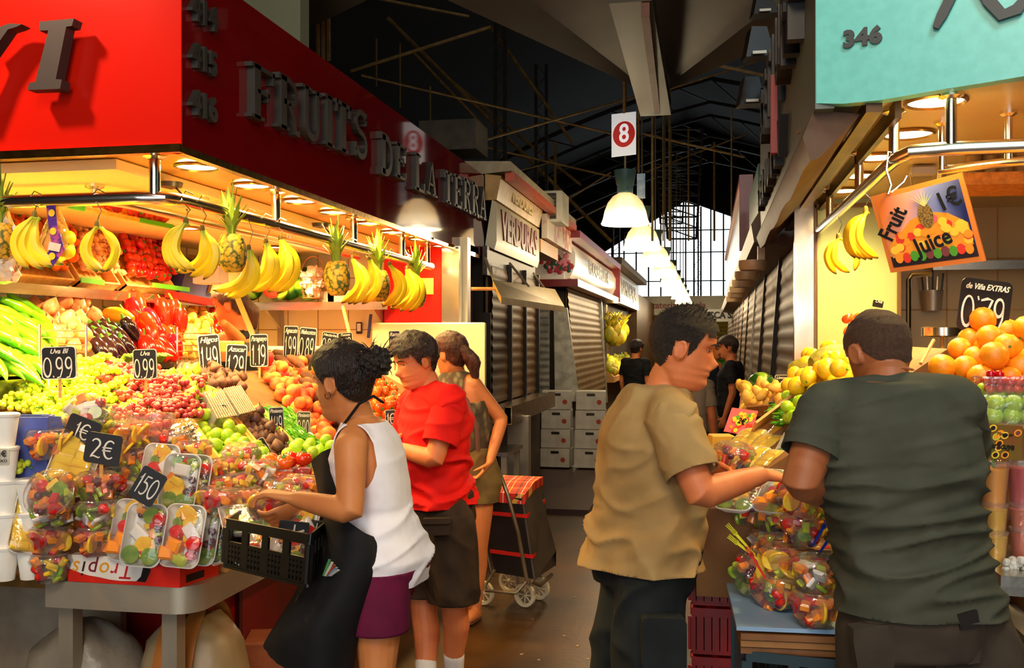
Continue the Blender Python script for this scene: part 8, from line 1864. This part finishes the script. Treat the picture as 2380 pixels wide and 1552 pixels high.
for sd in 'LR':
    A=rm.J['an'+sd]; K=rm.J['kn'+sd]; b=MB(); d=(K-A).normalized(); limb(b,[A-d*.03,A+d*.05,A+d*.11],[.046,.047,.05],n=16); part('sock',b,SOCK,rm.t)
    T=rm.J['toe'+sd]; b=MB(); limb(b,[A-V((0,0,.05))+(A-T)*.15,A.lerp(T,.5)-V((0,0,.02)),T],[.042,.044,.032],n=14); part('shoe',b,mat('shoe_dark','#2c2622','#e0d8cc',rough=.5,scale=14,lo=.6,hi=.62),rm.t)
# ---------------------------------------------------------------- woman behind, hand on hip
p=W(1095,1170,5.75)
bw=Human('woman in a patterned tan vest top with her hand on her hip, seen from behind',(p.x,p.y),dirv(-.35,.93),H=1.68,skin=SK4,vox=.008,headf=dirv(-.75,.65),pitch=-.1,shw=.165,girth=.95,
  J=dict(pel=W(1100,1120,5.75),chest=W(1075,955,5.75),neck=W(1062,868,5.75),shR=W(1100,893,5.68),elR=W(1166,975,5.72),wrR=W(1140,1068,5.6),shL=W(1020,893,5.8),elL=W(1010,990,5.8),wrL=W(985,1060,5.6)))
bw.hp=W(1050,868,5.72); bw.J.update(hipR=W(1118,1125,5.75),hipL=W(1085,1125,5.75),knR=W(1112,1275,5.72),knL=W(1085,1275,5.75),anR=W(1105,1410,5.74),toeR=W(1088,1440,5.6),anL=W(1092,1408,5.85),toeL=W(1075,1425,5.75))
bw.hands={'R':dict(d=-UP*.7-RT*.5,pn=-RT,th=-UP*.2-FW,curl=(.3,.3,.3,.3)),'L':dict(d=-RT*.5-UP*.2,pn=-UP,th=FW,curl=(.4,.4,.4,.4))}
bw.build(hands=True)
HAIRR=hairmat('auburn_hair','#3a1a0e','#5e2c16')
def pony(b,s):
    c=s.hl((0,-.11,.13)); e=s.hl((.03,-.13,-.02)); k=len(b.v); limb(b,[c,c.lerp(e,.4)+RT*.03,e+RT*.02],[.035,.045,.025],n=18)
    for i in range(k,len(b.v)): b.v[i]+=V((noise.noise(b.v[i]*40),noise.noise(b.v[i]*40+V((9,0,0))),0))*.012
    rnd=random.Random(6)
    for i in range(40): q=c.lerp(e,rnd.random())+RT*.03; dd=V((rnd.uniform(-1,1),rnd.uniform(-1,1),rnd.uniform(-1,.2)))*.05; b.tube([q,q+dd*.6,q+dd*.8-V((0,0,.02))],[.003,.002,.0005],n=4)
bw.hair(HAIRR,off=.012,front=.17,side=.12,burn=.09,nape=.03,amp=.005,fr=40,extra=pony,thick=.012)
PATT=mat('patterned_vest','#8a7650','#4a3d2a',rough=.8,scale=26,kind='voronoi',lo=.1,hi=.5,stretch=(1,1,.5))
bw.tee(PATT,grow=.014,zhem=.99,sleeves='',amp=.005,seed=8,name='vest_top',neckz=1.475,vox=.009)
OLV=fabric('olive_shorts','#7a6238','#67522e'); bw.shorts(OLV,.70,grow=.016,seed=9,ztop=1.04,amp=.006,legs=(.105,.105,.095,.08,.07,.07))
b=MB(); b.tube([W(1040,880,5.6),W(1085,930,5.56),W(1108,990,5.56),W(1112,1050,5.58)],.012,n=6,side=RT,flat=.3); part('bag_strap',b,mat('strap_brown','#6b4032',rough=.6),bw.t)
for sd in 'LR':
    A=bw.J['an'+sd];T=bw.J['toe'+sd]; b=MB(); limb(b,[A-V((0,0,.068)),T-V((0,0,.022))],[.03,.03],n=10,flat=.35); b.tube([A+V((-.03,0,-.04)),A+V((0,.02,-.01)),A+V((.03,0,-.04))],.006,n=6); part('sandal',b,mat('sandal','#5a3826',rough=.6),bw.t)
# ---------------------------------------------------------------- man in the tan t-shirt
p=W(1492,1300,3.15)
tm=Human('man in a tan t-shirt and dark trousers in profile, reaching over fruit',(p.x,p.y),dirv(.80,.60),H=1.74,skin=SK2,vox=.0043,headf=dirv(.985,-.10),pitch=-.16,shw=.2,girth=1.03,fat=.16,head_s=1.04,nose=.62,
  torso=[(.84,0,0,.15,.115),(.93,0,0,.168,.125),(1.02,0,.015,.165,.13),(1.10,0,.02,.16,.13),(1.2,0,.01,.165,.125),(1.3,0,.0,.178,.12),(1.37,0,-.01,.17,.1),(1.42,0,-.012,.115,.078),(1.45,0,-.012,.07,.064)],
  J=dict(pel=W(1492,1290,3.2),chest=W(1505,1030,3.2),neck=W(1535,905,3.18),shR=W(1562,975,2.98),elR=W(1628,1148,2.88),wrR=W(1765,1105,3.02),shL=W(1500,955,3.45),elL=W(1600,1120,3.6),wrL=W(1635,1085,3.42)))
tm.hp=W(1575,893,3.15); tm.J.update(hipR=W(1505,1345,3.12),hipL=W(1475,1345,3.26),knR=W(1515,1620,3.08),knL=W(1440,1620,3.3),anR=W(1500,1900,3.05),anL=W(1425,1860,3.35),toeR=W(1560,1930,3.1),toeL=W(1480,1890,3.4))
tm.hands={'R':dict(d=W(1830,1110,3.1)-W(1765,1105,3.02),pn=-UP*.8+FW*.3,th=FW,curl=(.25,.3,.35,.4)),'L':dict(d=RT*.5-FW*.5-UP*.1,pn=-UP*.3+RT*.2-FW*.6,th=UP,curl=(.35,.4,.45,.5))}
tm.legg=1.1; tm.armg=1.15
tm.build(lips='#a84e3c')
HAIRS=mat('cropped_hair','#1d130d','#3a281b',rough=.6,scale=90,bump=1.2,bscale=420,detail=8)
tm.hair(HAIRS,off=.004,front=.17,side=.125,burn=.085,nape=.03,amp=.0012,fr=180,thick=.007)
b=MB(); rnd=random.Random(4)
for i in range(420):
    a=rnd.uniform(0,2*PI); z=rnd.uniform(.19,.233); q=headpt(a,z); 
    if q.y>.075: continue
    q=V(q)+V((0,0,.006)); d=V((q.x*1.5,q.y+.02,.07+rnd.uniform(0,.03))).normalized()*rnd.uniform(.010,.017); b.tube([tm.hl(q),tm.hl(q+d)],[.0016,.0005],n=3)
part('hair_tuft',b,HAIRS,tm.t)
TANT=fabric('tan_cotton','#ab8a58','#9e7d4c')
sh_=tm.tee(TANT,grow=.028,zhem=.885,sleeve=.74,amp=.015,seed=11,freq=(4.5,4.5,9),sl=(.078,.08,.082,.072),fn=lambda p:1.5 if p.z<1.08 else .6,hang=.018)
b=MB(); e=tm.J['shR'].lerp(tm.J['elR'],.60); dd=(tm.J['elR']-tm.J['shR']).normalized(); b.bar(e+RT*.06-dd*.05-FW*.05,e+RT*.065+dd*.0-FW*.05,.025,.006,side=FW); b.ell(e+RT*.066-dd*.02-FW*.06,(.007,.004,.007)); part('sleeve_tab',b,TANT,tm.t,smooth=False)
NAVY=fabric('dark_trousers','#1c2122','#141819')
tm.shorts(NAVY,.12,grow=.014,seed=12,ztop=.97,amp=.012,name='trousers',legs=(.098,.105,.098,.095,.09,.09),freq=(4,4,5),vox=.011)
b=MB(); b.prism(rrect(.13,.16,.015,2),W(1545,1500,2.93),(RT*1-FW*.1).normalized(),UP,FW*.06); part('cargo_pocket',b,NAVY,tm.t,smooth=False)
TUBX=MB()
o=tree([t for t in bpy.data.objects if t.name.startswith('fruit_salad_tub') and t.parent is None][0]); o.location=W(1702,1095,3.42); o.rotation_euler=(R(6),R(4),.4); o.scale=(1.05,)*3
for q in ('label','category','group'):
    if q in o: del o[q]
tag(o,'clear tub of mixed fruit held in the tan shirt man\'s left hand','fruit tub')
# ---------------------------------------------------------------- man in the dark grey t-shirt, back to the viewer
p=W(2135,1430,2.6)
gm_=Human('broad man in a dark grey-green t-shirt, back turned, leaning over the table',(p.x,p.y),dirv(-.12,.99),H=1.74,skin=SK3,vox=.0045,headf=dirv(-.22,.97),pitch=-.35,shw=.205,girth=1.12,head_s=1.03,
  torso=[(.84,0,0,.165,.125),(.93,0,0,.172,.13),(1.02,0,.0,.155,.125),(1.10,0,.01,.150,.12),(1.2,0,.0,.158,.12),(1.3,0,.0,.176,.118),(1.37,0,-.01,.168,.1),(1.42,0,-.012,.12,.08),(1.45,0,-.012,.075,.066)],
  J=dict(pel=W(2140,1425,2.62),chest=W(2078,1075,2.68),neck=W(2062,895,2.70),shL=W(1920,960,2.68),elL=W(1862,1118,2.62),wrL=W(1955,1165,2.85),shR=W(2215,945,2.62),elR=W(2240,1090,2.85),wrR=W(2170,1180,3.0)))
gm_.hp=W(2060,912,2.76); gm_.J.update(hipL=W(2065,1470,2.62),hipR=W(2225,1460,2.62),knL=W(2040,1790,2.62),knR=W(2370,1760,2.6),anL=W(2030,2130,2.66),anR=W(2480,2100,2.62),toeL=W(2010,2150,2.8),toeR=W(2490,2120,2.78))
gm_.hands={'L':dict(d=W(1990,1180,2.95)-W(1955,1165,2.85),pn=-UP,th=FW,curl=(.4,.45,.5,.5)),'R':dict(d=FW-RT*.5,pn=-UP,th=-RT,curl=(.4,.4,.4,.4))}
gm_.armg=1.25; gm_.legg=1.15
gm_.build()
BUZZ=mat('buzz_hair','#5a3a26','#452a1b',rough=.7,scale=120,bump=.8,bscale=500)
gm_.hair(BUZZ,off=.002,front=.165,side=.12,burn=.09,nape=.055,amp=.0006,fr=200)
b=MB()
for k in range(3): b.tube([gm_.hl((x,-.080+.01*k+.1*x*x*8-.01,.035-.022*k+.004*math.cos(x*60))) for x in [-.035+.007*i for i in range(11)]],[.001]+[.004]*9+[.001],n=6)
part('neck_fold',b,SK3,gm_.t)
GRYT=fabric('grey_green_cotton','#3b3d31','#45463a')
gm_.tee(GRYT,grow=.028,zhem=.905,sleeve=.62,amp=.013,seed=21,freq=(2.6,2.6,15),sl=(.075,.076,.078,.07),fn=lambda p:1.35 if p.z<1.3 else .45,vox=.008,hang=.012)
JEAN=fabric('grey_jeans','#443a30','#352d26')
gm_.shorts(JEAN,.1,grow=.012,seed=22,ztop=.93,amp=.007,name='jeans',legs=(.118,.108,.092,.085,.08,.08),freq=(4,4,5),vox=.010)
b=MB()
for px,py,w_ in ((2035,1465,105),(2225,1450,130)):
    c=W(px,py,2.475); uu=(RT+UP*(.05 if px>2100 else -.05)).normalized(); b.prism([(-w_/1900,.0),(w_/1900,.02),(w_/1900,-.02),(w_/2300,-.1),(-w_/2500,-.11),(-w_/1900,-.03)],c,uu,UP,FW*.05)
part('back_pocket',b,JEAN,gm_.t,smooth=False)
b=MB(); b.box(W(2250,1440,2.46),(.05,.012,.04),Euler((0,-.2,.2)).to_matrix()); part('pocket_patch',b,BLK,gm_.t,smooth=False)
# ---------------------------------------------------------------- vendor inside the red stall
p=W(555,900,5.9)
vw=Human('vendor with dark tied hair and bare shoulders behind the price boards of the red stall',(p.x,p.y),dirv(-.95,.3),H=1.70,skin=mat_skin('skin_gold','#cf7a3e','#c06c34'),vox=.008,headf=dirv(-.97,.1),pitch=-.15,shw=.165,girth=.92,
 J=dict(elL=W(560,890,5.8),wrL=W(520,850,5.6)))
dz=W(550,665,5.9).z-1.70; 
vw.base.z=0
for q in vw.J: vw.J[q]=vw.J[q]+V((0,0,dz))
vw.hp=W(541,754,5.88); vw.build(hands=False)
def vb(b,s): limb(b,[s.hl((0,-.10,.12)),s.hl((0,-.14,.06)),s.hl((0,-.13,-.03))],[.03,.038,.02],n=14)
vw.hair(hairmat('brown_hair','#2c170c','#4c2a16'),off=.01,front=.18,side=.13,burn=.1,nape=.035,amp=.004,fr=45,extra=vb,thick=.01)
b=MB(); me=None
vw.tee(AP,grow=.012,zhem=1.0,sleeves='',amp=.003,seed=31,name='camisole',neckz=1.30,vox=.01)
b=MB(); b.tube([W(535,800,5.7),W(552,770,5.72),W(566,768,5.85)],.006,n=5); part('strap',b,AP,vw.t)
b=MB(); b.box((p.x,p.y,.06),(.6,.6,.12)); b.box((p.x,p.y,.06+dz/2),(.5,.5,max(.02,dz-.0))); 
solo('duckboard',b,DW,'raised wooden duckboard the vendor stands on inside the red stall','platform',smooth=False)
# ---------------------------------------------------------------- people farther down the aisle
def farman(label,px,d,f,H,shirt,legm,hairm,skin,female=False,zend=.1,toptr=None,hemz=.86,armJ=None,ph=-.05,hf=None,sleeves='LR',hairkw=None):
    p=W(px,790,d); h=Human(label,(p.x,p.y),f,H=H,skin=skin,vox=.011,headf=hf,pitch=ph,shw=.185 if not female else .16,girth=1.1 if not female else .95,J=armJ)
    h.build(hands=True); h.hair(hairm,off=.012,front=.17,side=.12,burn=.09,nape=.03,amp=.004,fr=35,thick=.01,**(hairkw or {}))
    h.tee(shirt,grow=.018,zhem=hemz,sleeve=.65,amp=.006,seed=px,vox=.013,sleeves=sleeves); h.shorts(legm,zend,grow=.014,seed=px,ztop=.97,vox=.014,name='trousers',legs=(.11,.105,.09,.085,.08,.08))
    for sd in 'LR':
        A=h.J['an'+sd];T=h.J['toe'+sd]; b=MB(); limb(b,[A-V((0,0,.05))+(A-T)*.15,A.lerp(T,.5)-V((0,0,.02)),T],[.042,.044,.032],n=12); part('shoe',b,mat('shoe_black','#1c1815',rough=.5),h.t)
    return h
BLKT=fabric('black_cotton','#141416','#1c1c1f')
fm=farman('man in a black t-shirt standing by the brown shutters down the aisle, turned left',1697,10.4,dirv(-.85,.2),1.66,BLKT,fabric('black_trousers','#121316','#1a1b1e'),HAIRB,SK2)
farman('woman in a dark vest and pale jeans walking down the aisle',1640,11.6,dirv(-.1,.99),1.62,fabric('dark_vest','#1c2432','#222b3a'),fabric('pale_jeans','#8a8578','#78746a'),HAIRK,SK4,female=True,sleeves='',hemz=1.0,armJ=dict(elR=(.24,-.03,1.1),wrR=(.26,.02,.85)))
farman('person in a bright green top half hidden behind the black shirt man',1664,13.2,dirv(.2,-.9),1.60,fabric('green_cotton','#3c8a1c','#327816'),BLKT,HAIRR,SK4,female=True)
farman('man in a pale shirt and grey shorts bending behind the tan shirt man',1598,8.3,dirv(.3,.9),1.52,fabric('pale_cotton','#a89880','#988a72'),fabric('grey_shorts','#3c362e','#332e28'),HAIRB,SK2,hemz=.97,zend=.5)
farman('person in dark clothes standing by the lit stall far down the left side',1478,13.5,dirv(.6,.6),1.62,BLKT,fabric('black_trousers','#121316'),HAIRK,SK4)
# the dark watch on the black shirt man
